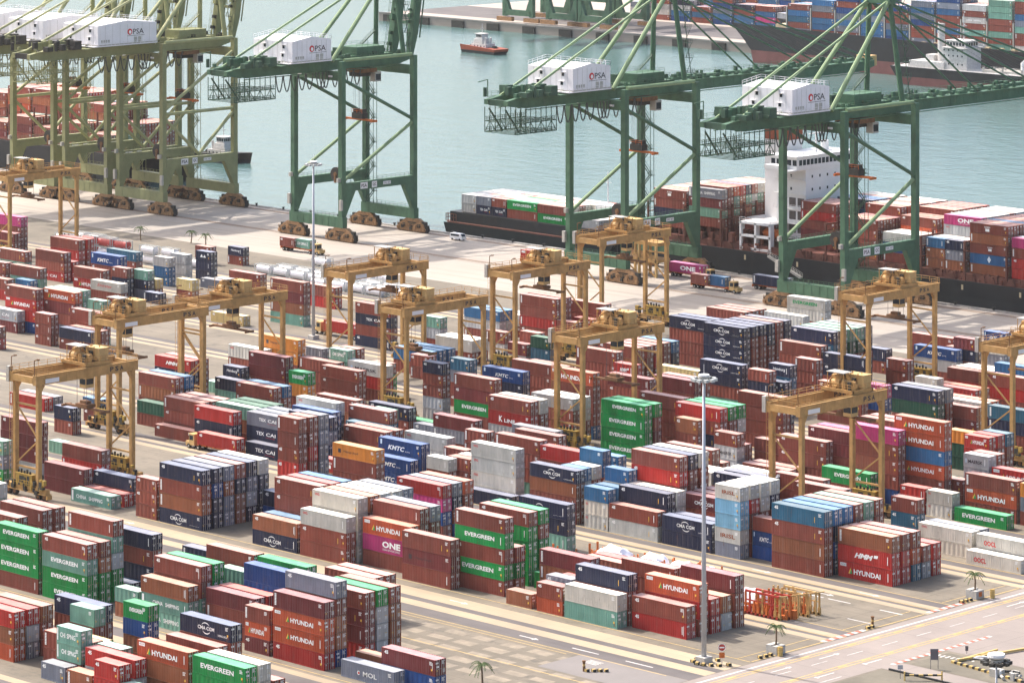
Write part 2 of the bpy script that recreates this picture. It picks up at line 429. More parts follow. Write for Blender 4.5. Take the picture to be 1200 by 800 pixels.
# water
def water():
    m = bpy.data.materials.new('harbour_water'); m.use_nodes = True
    n = m.node_tree.nodes; l = m.node_tree.links; b = n['Principled BSDF']
    b.inputs['Roughness'].default_value = .16
    b.inputs['IOR'].default_value = 1.33
    geo = n.new('ShaderNodeNewGeometry')
    t0 = n.new('ShaderNodeTexNoise'); t0.inputs['Scale'].default_value = .009; t0.inputs['Detail'].default_value = 6; t0.inputs['Roughness'].default_value = .6
    l.new(geo.outputs['Position'], t0.inputs['Vector'])
    mx = n.new('ShaderNodeMix'); mx.data_type = 'RGBA'; l.new(t0.outputs['Fac'], mx.inputs['Factor'])
    mx.inputs[6].default_value = (.050,.108,.104,1); mx.inputs[7].default_value = (.085,.155,.148,1)
    l.new(mx.outputs[2], b.inputs['Base Color'])
    last = None
    for sc, st, dist, ms in ((.10,.35,1.0,(1,1.6,1)),(.45,.6,.35,(1,1.3,1)),(1.6,.5,.10,(1,1,1))):
        t = n.new('ShaderNodeTexNoise'); t.inputs['Scale'].default_value = sc; t.inputs['Detail'].default_value = 3
        mp = n.new('ShaderNodeMapping'); mp.inputs['Scale'].default_value = ms; mp.inputs['Rotation'].default_value = (0,0,.6)
        l.new(geo.outputs['Position'], mp.inputs[0]); l.new(mp.outputs[0], t.inputs['Vector'])
        bp = n.new('ShaderNodeBump'); bp.inputs['Strength'].default_value = st; bp.inputs['Distance'].default_value = dist
        l.new(t.outputs['Fac'], bp.inputs['Height'])
        if last: l.new(last, bp.inputs['Normal'])
        last = bp.outputs[0]
    l.new(last, b.inputs['Normal'])
    return m
sheet('water', [(-4200,2200,QY-.5,5000)], water(), -3.2)
# quay across the channel
FQ = 1284.0
mb = MB(); mb.box(-1362, 200, FQ, 1700, -9, .6)
tag(mb.obj('far_quay', gmat('far_quay_concrete', (.38,.32,.27), (.30,.255,.22), .12, .02, (30,12), jdark=.4, tyre=.3)), None, None, None, 'structure')
mb = MB()
for k in range(46): mb.box(-1358+k*24, -1350+k*24, FQ-.9, FQ+.01, -3.4, .2)
tag(mb.obj('far_quay_fenders', M['dark']), None, None, None, 'structure')
mb = MB(); mb.box(-1362, 200, FQ-.25, FQ+.6, .6, 1.2)
tag(mb.obj('far_quay_edge', G['quaywall']), None, None, None, 'structure')
mb = MB(); mb.prism([(-1900,1478),(-1500,1462),(-1362,1462),(-1362,1480),(-1500,1482),(-1900,1500)], -9, 1.4)
tag(mb.obj('breakwater', G['quaywall']), None, None, None, 'structure')
mb = MB(); mb.quad([(-1362,1300,.61),(-1010,1300,.61),(-1010,1345,.61),(-1362,1345,.61)])
tag(mb.obj('far_quay_lane', G['asphalt']), None, None, None, 'structure')
# ------------------------------------------------------------------ rubber tyred yard cranes
def make_rtg():
    r = thing('yard_crane', (0,0,0), 'x', 'yard crane', 'yellow yard cranes over the container rows')
    A = 3.6; SP = 23.5; och = [M['ochre'], M['rust']]
    lm = {}
    for sx in (-1, 1):
        for sy, y in ((-1, 0), (1, SP)):
            b = MB(); b.box(sx*A-.40, sx*A+.40, y-.46, y+.46, 2.3, 22.3)
            b.prism_yz([(y+(.46 if sy<0 else -.46), 22.2),(y+(.46 if sy<0 else -.46), 20.9),(y+(1.3 if sy<0 else -1.3), 22.2)][::(1 if sy<0 else -1)], sx*A-.34, sx*A+.34)
            for z in (6.5, 11, 15.5): b.box(sx*A-.43, sx*A+.43, y-.49, y+.49, z, z+.09)
            b.obj('leg', och, r)
        g = MB(); g.box(sx*A-.5, sx*A+.5, -1.1, SP+1.1, 22.32, 24.2)
        g.box(sx*A-.62, sx*A+.62, -1.2, SP+1.2, 24.2, 24.3)
        for k in range(9): g.box(sx*A-.54, sx*A+.54, 1.2+k*2.6, 1.3+k*2.6, 22.35, 24.15)
        g.box(sx*A-.08, sx*A+.08, -1.0, SP+1.0, 24.3, 24.5)
        go = g.obj('girder', och, r)
        t = MB()
        for k, a in enumerate('PSA'): put_text_x(t, a, 17.4+k*1.25, 18.3+k*1.25, 22.8, 23.75, sx*A+.56, 0, .03)
        t.obj('lettering', M['dark_print'], go)
    for y in (-.9, SP+.9): t = MB(); t.box(-A+.5, A-.5, y-.25, y+.25, 22.6, 23.9); t.obj('end_tie', och, r)
    b = MB(); b.rail((-A-.55,-1,24.3), (-A-.55,SP+1,24.3)); b.rail((A+.55,-1,24.3), (A+.55,2,24.3)); b.rail((A+.55,SP-2,24.3),(A+.55,SP+1,24.3)); b.rail((-A,-1.15,24.3),(A,-1.15,24.3)); b.rail((-A,SP+1.15,24.3),(A,SP+1.15,24.3))
    b.obj('handrail', M['ochre'], r)
    for y in (0, SP):
        s = MB(); s.box(-6.4, 6.4, y-.5, y+.5, 1.45, 2.35); s.box(-6.5, 6.5, y-.85, y+.85, 1.3, 1.45); s.box(-7.0,-6.5,y-.6,y+.6,.5,1.3); s.box(6.5,7.0,y-.6,y+.6,.5,1.3)
        s.obj('sill_beam', [M['ochre'], M['rust']], r)
        for x in (-5.6, -3.7, 3.7, 5.6):
            w = MB(); w.tube((x, y-.32, .78), (x, y+.32, .78), .78, 14); w.tube((x, y-.36, .78), (x, y+.36, .78), .4, 10, mi=1)
            w.obj('wheel', [M['rubber'], M['rust']], r)
        for p, q, nm in (((-A,y,18),(A,y,11.6),'diagonal_brace'),((A,y,11.6),(-A,y,6.2),'diagonal_brace')):
            d = MB(); d.beam(p, q, .26); d.obj(nm, M['ochre'], r)
        for z in (18.1, 5.9):
            d = MB(); d.beam((-A+.35,y,z),(A-.35,y,z), .3, .36); d.obj('strut', M['ochre'], r)
        p = MB(); p.box(-2.7, 2.4, y-.75, y+.75, 2.36, 4.6); p.box(-1.6,-.3,y-.78,y+.78,2.8,4.2,1); p.box(.8,1.6,y-.78,y+.78,2.6,4.3,1); p.box(-2.9,2.6,y-.9,y+.9,4.6,4.72); p.box(2.5,3.1,y-.6,y+.6,2.36,3.6,1)
        for k in range(5): p.tube((-2.2+k*.9,y-.4,4.72),(-2.2+k*.9,y-.4,5.2+.3*(k%2)),.22,6,mi=1)
        p.rail((-3,y-1.1,2.36),(3,y-1.1,2.36),1.1,1.2)
        rr = random.Random(int(y)+2)
        for k in range(22):
            x = rr.uniform(-6,6); s_ = rr.uniform(.15,.5); z = rr.uniform(.9,2.4) if k % 2 else rr.uniform(2.3,3.4); p.box(x-s_,x+s_,y-.7-s_*.6,y-.3,z,z+rr.uniform(.3,1.1),rr.choice((1,1,0)))
            p.box(x*.6-s_*.6,x*.6+s_*.6,y+.2,y+1.0,2.4,2.6+rr.uniform(.4,2.2),1)
        p.obj('power_unit', [M['yellow_box'], M['dark']], r)
    l = MB()
    for x in (-.25, .25): l.beam((-A+x, -.8, 2.4), (-A+x, -.8, 24.2), .07)
    for k in range(40): l.beam((-A-.25,-.8,2.8+k*.54),(-A+.25,-.8,2.8+k*.54), .05)
    for k in range(12): l.beam((-A-.35,-1.3,5+k*1.6),(-A+.35,-1.3,5+k*1.6), .05); 
    for x in (-.35,.35): l.beam((-A+x,-1.3,4.6),(-A+x,-1.3,24),.05)
    l.obj('ladder', M['ochre'], r)
    s = MB(); s.box(A+.505, A+.56, 1.2, 4.6, 22.55, 23.4); s.obj('name_board', M['white'], r)
    c = MB(); c.box(-A-1.5,-A-.62,-1.3,-.2,22.2,25.2); c.obj('control_cabinet', M['galv'], r)
    for x in (-A, A): c = MB(); c.tube((x,-1.1,24.3),(x,-1.1,27.2),.09,6); c.tube((x,-1.1,27.2),(x,-.3,27.4),.09,6); c.box(x-.2,x+.2,-.5,.1,27.2,27.4); c.obj('floodlight_post', M['rust'], r)
    # trolley
    t = MB(); t.box(-A-.3, A+.3, -3.1, -2.6, 24.55, 25.1); t.box(-A-.3, A+.3, 2.6, 3.1, 24.55, 25.1); t.box(-A-.3,-A+.3,-3,3,24.55,25.1); t.box(A-.3,A+.3,-3,3,24.55,25.1); t.box(-A+.3,A-.3,-2.6,2.6,24.62,24.75)
    t.rail((-A-.3,-3.2,25.1),(A+.3,-3.2,25.1),1.1,1.2); t.rail((A+.4,-3,25.1),(A+.4,3,25.1),1.1,1.2)
    tr = t.obj('trolley', och, r, (0, 12, 0))
    h = MB(); h.box(-.6, A-.1, .6, 3.0, 25.1, 27.5); h.box(-.7, A, .5, 3.1, 27.5, 27.6)
    for k in range(4): h.box(-.2+k*.95,-.1+k*.95,.56,3.04,25.15,27.45)
    h.obj('machinery_house', M['ochre_pale'], tr)
    for x in (-1.5, 1.5):
        d = MB(); d.tube((x-1.1,-1.2,25.9),(x+1.1,-1.2,25.9),.75,12); d.tube((x-1.2,-1.2,25.9),(x-1.1,-1.2,25.9),.95,12); d.tube((x+1.1,-1.2,25.9),(x+1.2,-1.2,25.9),.95,12); d.obj('hoist_drum', M['ochre'], tr)
    d = MB()
    rr = random.Random(3)
    for k in range(34):
        x = rr.uniform(-3.2,3.2) if k % 2 else rr.uniform(-3.3,-.8); y = rr.uniform(-2.6,.4) if k % 2 else rr.uniform(-.2,2.7); s_ = rr.uniform(.2,.6)
        d.box(x-s_, x+s_, y-s_*.7, y+s_*.7, 25.1, 25.1+rr.uniform(.5,2.2), rr.choice((0,0,1)))
    for k in range(12): d.tube((rr.uniform(-3,3),rr.uniform(-2.5,2),25.1),(rr.uniform(-3,3),rr.uniform(-2.5,2),28.0),.1,6)
    tag(d.obj('motor_gear', [M['ochre'], M['dark']], tr), kind='stuff')
    d = MB(); d.box(-2.9,1.4,-2.7,-.1,28.05,28.17)
    for x in (-2.7,1.2):
        for y in (-2.5,-.3): d.beam((x,y,25.1),(x,y,28.05),.12,.12,1)
    d.obj('trolley_roof', [M['galv'], M['ochre']], tr)
    d = MB(); d.box(1.0, 2.9, -2.3, -.2, 20.0, 22.1); d.box(1.3,1.45,-1.9,-1.75,22.1,24.6); d.box(2.5,2.65,-.6,-.45,22.1,24.6); d.box(1.05,2.85,-2.32,-2.29,20.7,21.8,1); d.box(2.89,2.93,-2.1,-.4,20.7,21.8,1)
    d.obj('operator_cab', [M['ochre_pale'], M['glass']], tr)
    d = MB()
    d.box(-6.1,6.1,-.3,.3,-.15,.25); d.box(-6.2,-5.8,-1.2,1.2,-.3,.15); d.box(5.8,6.2,-1.2,1.2,-.3,.15); d.box(-1.8,1.8,-1.1,1.1,.2,.9); d.box(-1,1,-.6,.6,.9,1.5)
    d.obj('spreader', [M['rust']], tr, (0,0,14.5))
    d = MB()
    for x in (-1.5,1.5):
        for y in (-.9,.9): d.beam((x,y,0),(x,y,10),.06)
    d.obj('hoist_rope', M['rope'], tr, (0,0,15.2))
    return r
def set_rtg(o, ty, sz):
    for c in o.children:
        if c.name.startswith('trolley'):
            c.location.y = ty
            for g in c.children:
                if g.name.startswith('spreader'): g.location.z = sz
                if g.name.startswith('hoist_rope'):
                    g.location.z = sz + .8; g.scale.z = (24.6-sz-.8)/10
rtg0 = make_rtg()
RTGS = [
 (-589.1, 461.0, 14.5, 15.5, 'ochre yard crane at left edge with spreader lowered above an empty lane'),
 (-462.6, 541.0, 17.5, 19.5, 'ochre yard crane at lower right behind the cream short stack'),
 (-544.4, 567.65, 13.5, 13.0, 'ochre yard crane straddling the middle rows left of the all green stack'),
 (-597.0, 567.65, 5.5, 14.0, 'ochre yard crane, left of centre, trolley at its near end over crowded rows'),
 (-629.5, 514.35, 4.5, 16.0, 'near one of two overlapping ochre yard cranes, trolley at near end'),
 (-633.5, 541.0, 11.5, 17.0, 'rear one of two overlapping ochre yard cranes'),
 (-643.5, 594.3, 16.0, 17.5, 'ochre yard crane right of the far lamp mast, before the white tanks'),
 (-616.6, 620.95, 12.5, 18.5, 'ochre yard crane at centre beside long brown stacks'),
 (-639.5, 674.25, 12.0, 17.5, 'farthest ochre yard crane, in front of a green quay crane'),
 (-537.5, 652.0, 14.0, 17.0, 'ochre yard crane under the rightmost green quay crane'),
 (-474.3, 620.95, 12.5, 17.0, 'ochre yard crane cut by the right edge of the picture'),
 (-839.0, 647.65, 9.0, 17.0, 'ochre yard crane at the far left edge below olive quay cranes'),
]
for k, (x, y, ty, sz, lab) in enumerate(RTGS):
    o = rtg0 if k == 0 else dup(rtg0, (x, y, 0))
    o.location = (x, y, 0); o['label'] = lab
    set_rtg(o, ty, sz)

# ------------------------------------------------------------------ ship to shore cranes
def make_sts(main, tubem, boom_up, house_y0, house_y1, label, x):
    r = thing('quay_crane', (x, 741.0, 0), label, 'quay crane', 'tall quay cranes along the berth')
    A = 10.2; D = 28.5; mm = [M[main], M['dark_green'] if main == 'green' else M['dark']]
    tm = M[tubem]
    for y in (0, D):
        for sx in (-1, 1):
            b = MB(); b.box(sx*A-.78, sx*A+.78, y-.78, y+.78, 3.9, 51.6)
            if y == 0: b.prism_yz([(.78,14.2),(.78,6.9),(4.6,14.2)], sx*A-.8, sx*A+.8)
            else: b.prism_yz([(D-.78,14.2),(D-4.6,14.2),(D-.78,6.9)], sx*A-.8, sx*A+.8)
            b.box(sx*A-.87, sx*A+.87, y-.87, y+.87, 28.0, 28.12); b.box(sx*A-.87, sx*A+.87, y-.87, y+.87, 40.0, 40.12)
            b.obj('leg', mm, r)
            g = MB()
            for k in range(-5, 6): g.tube((sx*A+k*1.02, y-.45, .5), (sx*A+k*1.15, y+.45, .5), .48, 8, mi=1)
            g.box(sx*A-5.6, sx*A+5.6, y-.95, y-.6, .25, 1.35); g.box(sx*A-5.6, sx*A+5.6, y+.6, y+.95, .25, 1.35)
            for k in (-4.65,-1.55,1.55,4.65): g.prism_xz([(sx*A+k-1.35,.9),(sx*A+k+1.35,.9),(sx*A+k+.45,2.1),(sx*A+k-.45,2.1)], y-1.0, y+1.0)
            for k in (-3.1,3.1): g.prism_xz([(sx*A+k-2.3,2.0),(sx*A+k+2.3,2.0),(sx*A+k+.8,3.0),(sx*A+k-.8,3.0)], y-.85, y+.85); g.box(sx*A+k-.5,sx*A+k+.5,y-1.2,y+1.2,1.5,2.4,1)
            g.prism_xz([(sx*A-4.3,2.9),(sx*A+4.3,2.9),(sx*A+2.4,3.9),(sx*A-2.4,3.9)], y-.7, y+.7)
            g.box(sx*A-6.0,sx*A-5.6,y-.7,y+.7,.4,2.2,1); g.box(sx*A+5.6,sx*A+6.0,y-.7,y+.7,.4,2.2,1); g.box(sx*A-5.4,sx*A+5.4,y-.5,y+.5,1.2,3.2,1); g.rail((sx*A-5.5,y-1.3,1.6),(sx*A+5.5,y-1.3,1.6),1.0,1.1,.08)
            for k in range(7): g.cbox((sx*A-5.4+k*1.75,y-1.05,1.0+.5*(k%3)),(.8,.5,.9),k%2)
            g.obj('bogie', [M['bogie'], M['dark']], r)
        s = MB(); s.box(-A-1.2, A+1.2, y-.9, y+.9, 3.92, 6.9)
        for k in range(7): s.box(-8+k*2.66, -7.9+k*2.66, y-.96, y+.96, 4.0, 6.8)
        s.rail((-A+1,y-.9,6.9),(A-1,y-.9,6.9),1.1,1.6)
        s.obj('sill_beam', mm, r)
        t = MB(); t.box(-A+.85, A-.85, y-.8, y+.8, 46.0, 48.6); t.obj('cross_beam', mm, r)
    for sx in (-1, 1):
        p = MB(); p.box(sx*A-.8, sx*A+.8, .85, D-.85, 14.2, 16.6); p.rail((sx*A+.8,.9,16.6),(sx*A+.8,D-.9,16.6),1.1,1.8)
        po = p.obj('portal_beam', mm, r)
        if sx > 0:
            n = MB(); n.box(A+.81,A+.86,6.5,9.3,14.5,16.3); n.box(A+.81,A+.86,11.0,13.0,14.5,16.3); n.box(A+.81,A+.86,15.5,18.5,15.0,15.9); no_ = n.obj('name_board', M['white'], po)
            t = MB(); put_text_x(t,'PSA',6.8,9.0,14.9,15.9,A+.88,0,.02); put_text_x(t,'QC',11.3,12.7,14.9,15.9,A+.88,0,.02); put_text_x(t,'SWL 40T',15.7,18.3,15.2,15.7,A+.88,0,0); t.obj('board_lettering', M['dark_print'], po)
        if main == 'olive':
            br = (((sx*A,.8,31.5),(sx*A,D-.8,47.5)),((sx*A,.8,30.2),(sx*A,D-.8,30.2)),((sx*A,.8,28.8),(sx*A,D*.5,17.2)),((sx*A,D-.8,28.8),(sx*A,D*.5,17.2)))
        else: br = (((sx*A,.8,46.2),(sx*A,D-.8,33.2)),((sx*A,D-.8,32.0),(sx*A,.8,17.4)))
        for q, (p0, p1) in enumerate(br):
            d = MB(); d.tube(p0, p1, .52, 8); d.obj('diagonal_brace', M[main] if (q == 0 and main == 'green') else tm, r)  # lower green brace takes the paler green, so it is painted as lit
        d = MB(); d.tube((sx*A,.8,51.9),(sx*A,D-.8,51.9),.5,8); d.obj('top_tie', tm, r)
    YB = -46.0 if main == 'olive' else -38.5; YF = 33.0 if boom_up else 112.0
    def girder(y0, y1, nm, loc=(0,0,0), rx=0):
        g = MB()
        for sx in (-1, 1):
            g.prism_yz([(y0,50.9-loc[2]),(y0,49.6-loc[2]),(y0+7,48.6-loc[2]),(y1-5,48.6-loc[2]),(y1,49.8-loc[2]),(y1,51.6-loc[2]),(y0+5,51.6-loc[2])][::-1], sx*3.6-.75, sx*3.6+.75)
            n = int((y1-y0)/3)
            for k in range(n): g.box(sx*3.6-.79, sx*3.6+.79, y0+5+k*3*(y1-y0-10)/(y1-y0), y0+5.1+k*3*(y1-y0-10)/(y1-y0), 48.7-loc[2], 51.5-loc[2])
            g.rail((sx*5.0,y0+1,51.6-loc[2]),(sx*5.0,y1-1,51.6-loc[2]),1.1,2.4)
            g.box(min(sx*4.35,sx*5.1), max(sx*4.35,sx*5.1), y0+1, y1-1, 51.45-loc[2], 51.55-loc[2])
            g.box(sx*3.6-.2+sx*1.3, sx*3.6+.2+sx*1.3, y0+6, y1-4, 48.2-loc[2], 48.4-loc[2])
            rr = random.Random(int(y1*7)+sx)
            for k in range(int((y1-y0)/2.1)):
                yy = rr.uniform(y0+2, y1-2); s_ = rr.uniform(.25,.7)
                g.box(sx*3.6-s_, sx*3.6+s_, yy-s_, yy+s_, 51.6-loc[2], 51.6-loc[2]+rr.uniform(.3,1.3), rr.choice((0,1)))
        k = y0+.6
        while k < y1:
            g.box(-2.85, 2.85, k-.4, k+.4, 49.4-loc[2], 51.0-loc[2], 1 if k < y0+2 else 0); k += 9.5
        o = g.obj(nm, mm, r, loc); o.rotation_euler = (rx,0,0); return o
    gd = girder(YB, YF, 'girder')
    if boom_up: girder(0, 72, 'boom', (0, 33.2, 50.2), math.radians(81))
    else:
        c = MB(); c.box(-2.6,2.6,112.2,115.2,49.6,52.6); c.obj('boom_end_cabin', M['ochre_pale'], r)
    # maintenance cage under the back end
    c = MB(); y0, y1 = YB+1.5, YB+17
    for z in (42.2, 45.0):
        for x in (-5.6, 5.6): c.beam((x,y0,z),(x,y1,z),.22); c.rail((x,y0,z),(x,y1,z),1.1,.8,.11)
        for k in range(9): c.beam((-5.6,y0+k*(y1-y0)/8,z),(5.6,y0+k*(y1-y0)/8,z),.16)
    for k in range(9):
        for x in (-5.6, 5.6): c.beam((x,y0+k*(y1-y0)/8,42.2),(x,y0+k*(y1-y0)/8,48.7),.16)
    for k in range(0, 8, 2):
        for x in (-5.6, 5.6): c.beam((x,y0+k*(y1-y0)/8,42.2),(x,y0+(k+1)*(y1-y0)/8,45),.14); c.beam((x,y0+(k+1)*(y1-y0)/8,45),(x,y0+(k+2)*(y1-y0)/8,42.2),.14)
    c.box(-5.6,-4.4,y0,y1,42.1,42.2); c.box(4.4,5.6,y0,y1,42.1,42.2); c.beam((-3,YB+.5,48.6),(-3,y0+4,42.4),.35); c.beam((3,YB+.5,48.6),(3,y0+4,42.4),.35)
    c.obj('maintenance_cage', M['dark_green'] if main == 'green' else M['olive'], r)
    # machinery house
    hy0, hy1 = house_y0, house_y1; hm = (hy0+hy1)/2
    h = MB(); h.prism_yz([(hy0,52.2),(hy1,52.2),(hy1,58.2),(hm,59.3),(hy0,58.2)], -8.3, 8.3)
    h.box(-8.5,8.5,hy0-.2,hy1+.2,51.9,52.2)
    for x in (-8.3,8.3): h.rail((x,hy0,58.2),(x,hm,59.3),1.2,2.0); h.rail((x,hm,59.3),(x,hy1,58.2),1.2,2.0)
    h.rail((-8.3,hy0,58.2),(8.3,hy0,58.2),1.2,1.8) if False else None
    h.rail((-8.3,hy1,58.2),(8.3,hy1,58.2),1.2,1.8)
    h.box(-8.5,8.5,hy0-1.6,hy0-.2,51.9,52.1); h.rail((-8.5,hy0-1.6,52.1),(8.5,hy0-1.6,52.1),1.1,1.6); h.rail((8.6,hy0-1.6,52.1),(8.6,hy1,52.1),1.1,1.6)
    ho = h.obj('machinery_house', M['house'], r)
    e = MB()
    for k in range(1, 8): yy = hy0+k*(hy1-hy0)/8; e.box(8.3,8.325,yy-.03,yy+.03,52.3,58.1)
    for k in range(1, 8): xx = -8.3+k*16.6/8; e.box(xx-.03,xx+.03,hy0-.025,hy0,52.3,58.1)
    for k in range(4): e.box(8.3,8.34,hy0+1.2+k*.9,hy0+1.8+k*.9,53.0,53.9); e.box(-7+k*1.2,-6.2+k*1.2,hy0-.04,hy0,52.6,53.4)
    e.box(-8.32,8.32,hy0-.03,hy0,52.2,52.5); e.box(8.3,8.33,hy0,hy1,52.2,52.5)
    tag(e.obj('panel_seams', M['galv'], ho), kind='stuff')
    for xx, zz in ((-3.4,56.6),(4.6,56.6),(-4.6,54.2),(4.2,54.2)):
        w = MB(); w.box(xx-.45,xx+.45,hy0-.04,hy0+.02,zz-.45,zz+.45); w.box(xx-.9,xx+.9,hy0-.5,hy0,zz+.55,zz+.62,1); w.obj('window', [M['glass'],M['house']], ho)
    L = hy1-hy0; ym = hy0+L*.62
    t = MB(); put_text_x(t,'PSA',ym-.6,ym+3.6,55.0,56.6,8.33,0,.01)
    t.box(8.31,8.33,ym-2.8,ym+3.9,54.55,54.66); t.obj('lettering', M['dark_print'], ho)
    t = MB()
    vs = []; n = 14
    for k in range(n): a = 2*PI*k/n; vs.append((8.33, ym-1.8+.95*math.cos(a), 55.8+.95*math.sin(a)))
    t.add(vs, [tuple(range(n))]); t.obj('logo', M['red_print'], ho)
    t = MB(); vs = [(8.35, ym-1.7+.5*math.cos(2*PI*k/10), 55.7+.55*math.sin(2*PI*k/10)) for k in range(10)]; t.add(vs, [tuple(range(10))]); t.obj('logo_centre', M['white_print'], ho)
    t = MB(); t.box(8.3,8.36,ym-.2,ym+1.0,52.3,54.2); t.box(8.3,8.36,ym+1.4,ym+2.6,52.3,54.2); t.obj('house_door', M['galv'], ho)
    b = MB(); rr = random.Random(5)
    for k in range(26):
        x = rr.uniform(-7,7); y = rr.uniform(YB+5,hy0-2); s_ = rr.uniform(.4,1.3); b.box(x-s_,x+s_,y-s_,y+s_,51.6,51.6+rr.uniform(.6,2.8),rr.choice((0,1,1)))
    b.box(-8,8,hy0-4.5,hy0-2,51.3,51.6); b.tube((-3,hy0-4,52.6),(3,hy0-4,52.6),1.0,10,mi=1)
    b.beam((-4,YB+1,51.6),(-4,YB+1,56),.2); b.beam((-4,YB+1,56),(-4,YB-2.5,55.6),.2); b.tube((-4,YB,51.6),(-4,YB,54),.5,8,mi=1)
    tag(b.obj('deck_machinery', mm, r), kind='stuff')
    # A frame
    AP = 26.5; ZA = 77.5
    for sx in (-1, 1):
        d = MB(); d.tube((sx*6.0,D,51.4),(sx*3.4,AP,ZA),.75,8,.65); d.obj('front_mast', tm if main == 'olive' else M['green'], r)
        d = MB(); d.tube((sx*5.6,.3,51.4),(sx*3.4,AP-.6,ZA),.62,8); d.obj('back_mast', tm, r)
        d = MB(); d.tube((sx*3.6,YB+5,51.4),(sx*3.2,AP-.8,ZA),.36,6); d.obj('back_stay', tm, r)
        if not boom_up:
            for yy in (63, 89, 112):
                d = MB(); d.tube((sx*3.4,AP+.6,ZA+(.6 if yy>100 else -.4)),(sx*3.6,yy,51.8),.26,6); d.obj('fore_stay', M['green'], r)
        else:
            d = MB(); d.tube((sx*3.4,AP+.6,ZA),(sx*3.6,D+11,92),.26,6); d.obj('fore_stay', M[main], r)
            d = MB(); d.beam((sx*4.4,D+4.5,52),(sx*4.4,D+8,90),.3); d.rail((sx*4.6,D+5,54),(sx*4.6,D+8,86),1.1,3); d.obj('boom_walkway', mm, r)
    d = MB(); d.box(-4.4,4.4,AP-1.2,AP+1.2,ZA-.6,ZA+.9); d.rail((-5,AP-1.6,ZA+.9),(5,AP-1.6,ZA+.9)); d.rail((-5,AP+1.6,ZA+.9),(5,AP+1.6,ZA+.9)); d.tube((-2,AP,ZA+1.6),(2,AP,ZA+1.6),.9,10,mi=1); d.obj('mast_head', mm, r)
    if not boom_up:
        d = MB()
        for k in range(5): d.beam((-2+k,AP+.6,ZA+1.5),(-2+k,89+3*k,51.8),.05)
        d.obj('boom_hoist_rope', M['rope'], r)
    # stair tower beside a waterside leg and mast ladders
    c = MB(); x0, x1, yy = -A+1.4, -A+4.6, D-1.2
    z = 7.0; k = 0
    while z < 47:
        a, b = (x0, x1) if k % 2 == 0 else (x1, x0)
        for dy in (-.4, .4): c.beam((a,yy+dy,z),(b,yy+dy,z+3.6),.18); c.beam((a,yy+dy,z+1.1),(b,yy+dy,z+4.7),.07)
        c.box(min(b,b+(.9 if b>a else -.9)),max(b,b+(.9 if b>a else -.9)),yy-.7,yy+.7,z+3.55,z+3.65); c.rail((b,yy-.7,z+3.6),(b,yy+.7,z+3.6),1.1,.7)
        z += 3.6; k += 1
    for xx in (x0-.6, x1+.6): c.beam((xx,yy+.7,7),(xx,yy+.7,50),.12); c.beam((xx,yy-.7,7),(xx,yy-.7,50),.12)
    c.obj('stair_tower', M['dark_green'] if main == 'green' else M['olive'], r)
    c = MB()
    for k in range(6):
        z = 54+k*4; xx = 6.9-(z-51)*.1
        c.box(xx+.3,xx+2.2,D-.8,D+.8,z,z+.08); c.rail((xx+2.2,D-.8,z),(xx+2.2,D+.8,z),1.1,.8); c.rail((xx+.3,D-.8,z),(xx+2.2,D-.8,z),1.1,.9); c.beam((xx+.6,D-.5,z),(xx+1.8,D+.5,z+4),.14)
    c.beam((8.6,D,52),(6.3,AP,ZA),.16)
    c.beam((-6,D-9,51.6),(-5,D-1,58),.3); c.rail((-6,D-9,51.6),(-5,D-1,58),1.1,1.2)
    c.obj('mast_platforms', M['dark_green'] if main == 'green' else M['olive'], r)
    c = MB(); c.box(-4.2,4.2,8.5,26,51.6,52.0); c.box(-3.5,3.5,12,23,52,54.4); c.rail((4.3,8,52),(4.3,26,52),1.1,1.5); c.rail((-4.3,8,52),(-4.3,26,52),1.1,1.5); c.rail((-3.5,12,54.4),(-3.5,23,54.4)); c.rail((3.5,12,54.4),(3.5,23,54.4)); c.box(-3.4,-1.2,8.8,10.4,52,54.2,1)
    c.obj('hinge_platform', mm, r)
    # cable reel, festoon, trolley, spreader
    c = MB(); c.tube((A-2.6,-.2,19.0),(A-2.6,.7,19.0),2.1,16); c.tube((A-2.6,-.4,19.0),(A-2.6,.9,19.0),.7,10,mi=1); c.box(A-2.9,A-2.3,-.5,.9,16.6,19,1); c.obj('cable_reel', [M['dark'], M['rust']], r)
    f = MB(); pts = [(5.6, -1.35+2.7*k/10, 48.3-4.4*math.sin(PI*k/10)**.8) for k in range(11)]
    for p, q in zip(pts, pts[1:]): f.beam(p, q, .24)
    f.box(5.4,5.8,-1.5,-1.2,48.0,48.5)
    fm = f.mesh('festoon_cable', M['cable'])
    for y in [-20+k*2.9 for k in range(5)] + [-4.5, -3.3, -2.1] + [1.5+k*2.9 for k in range(4)]: link('festoon_cable', fm, r, (0, y, 0))
    TY = 16.5
    t = MB(); t.box(-4.2,4.2,-3,3,46.9,48.1); t.box(-2,2,-2.4,2.4,45.6,46.9,1); t.rail((-4.2,-3,48.1),(4.2,-3,48.1)); 
    to = t.obj('trolley', [M['rust'], M['dark']], r, (0,TY,0))
    t = MB(); t.box(1.6,3.8,2.6,5.0,44.0,46.8); t.box(1.65,3.75,5.0,5.04,44.4,46.2,1); t.box(3.8,3.84,2.9,4.8,44.4,46.2,1); t.obj('operator_cab', [M['galv'], M['glass']], to)
    zs = 33.0
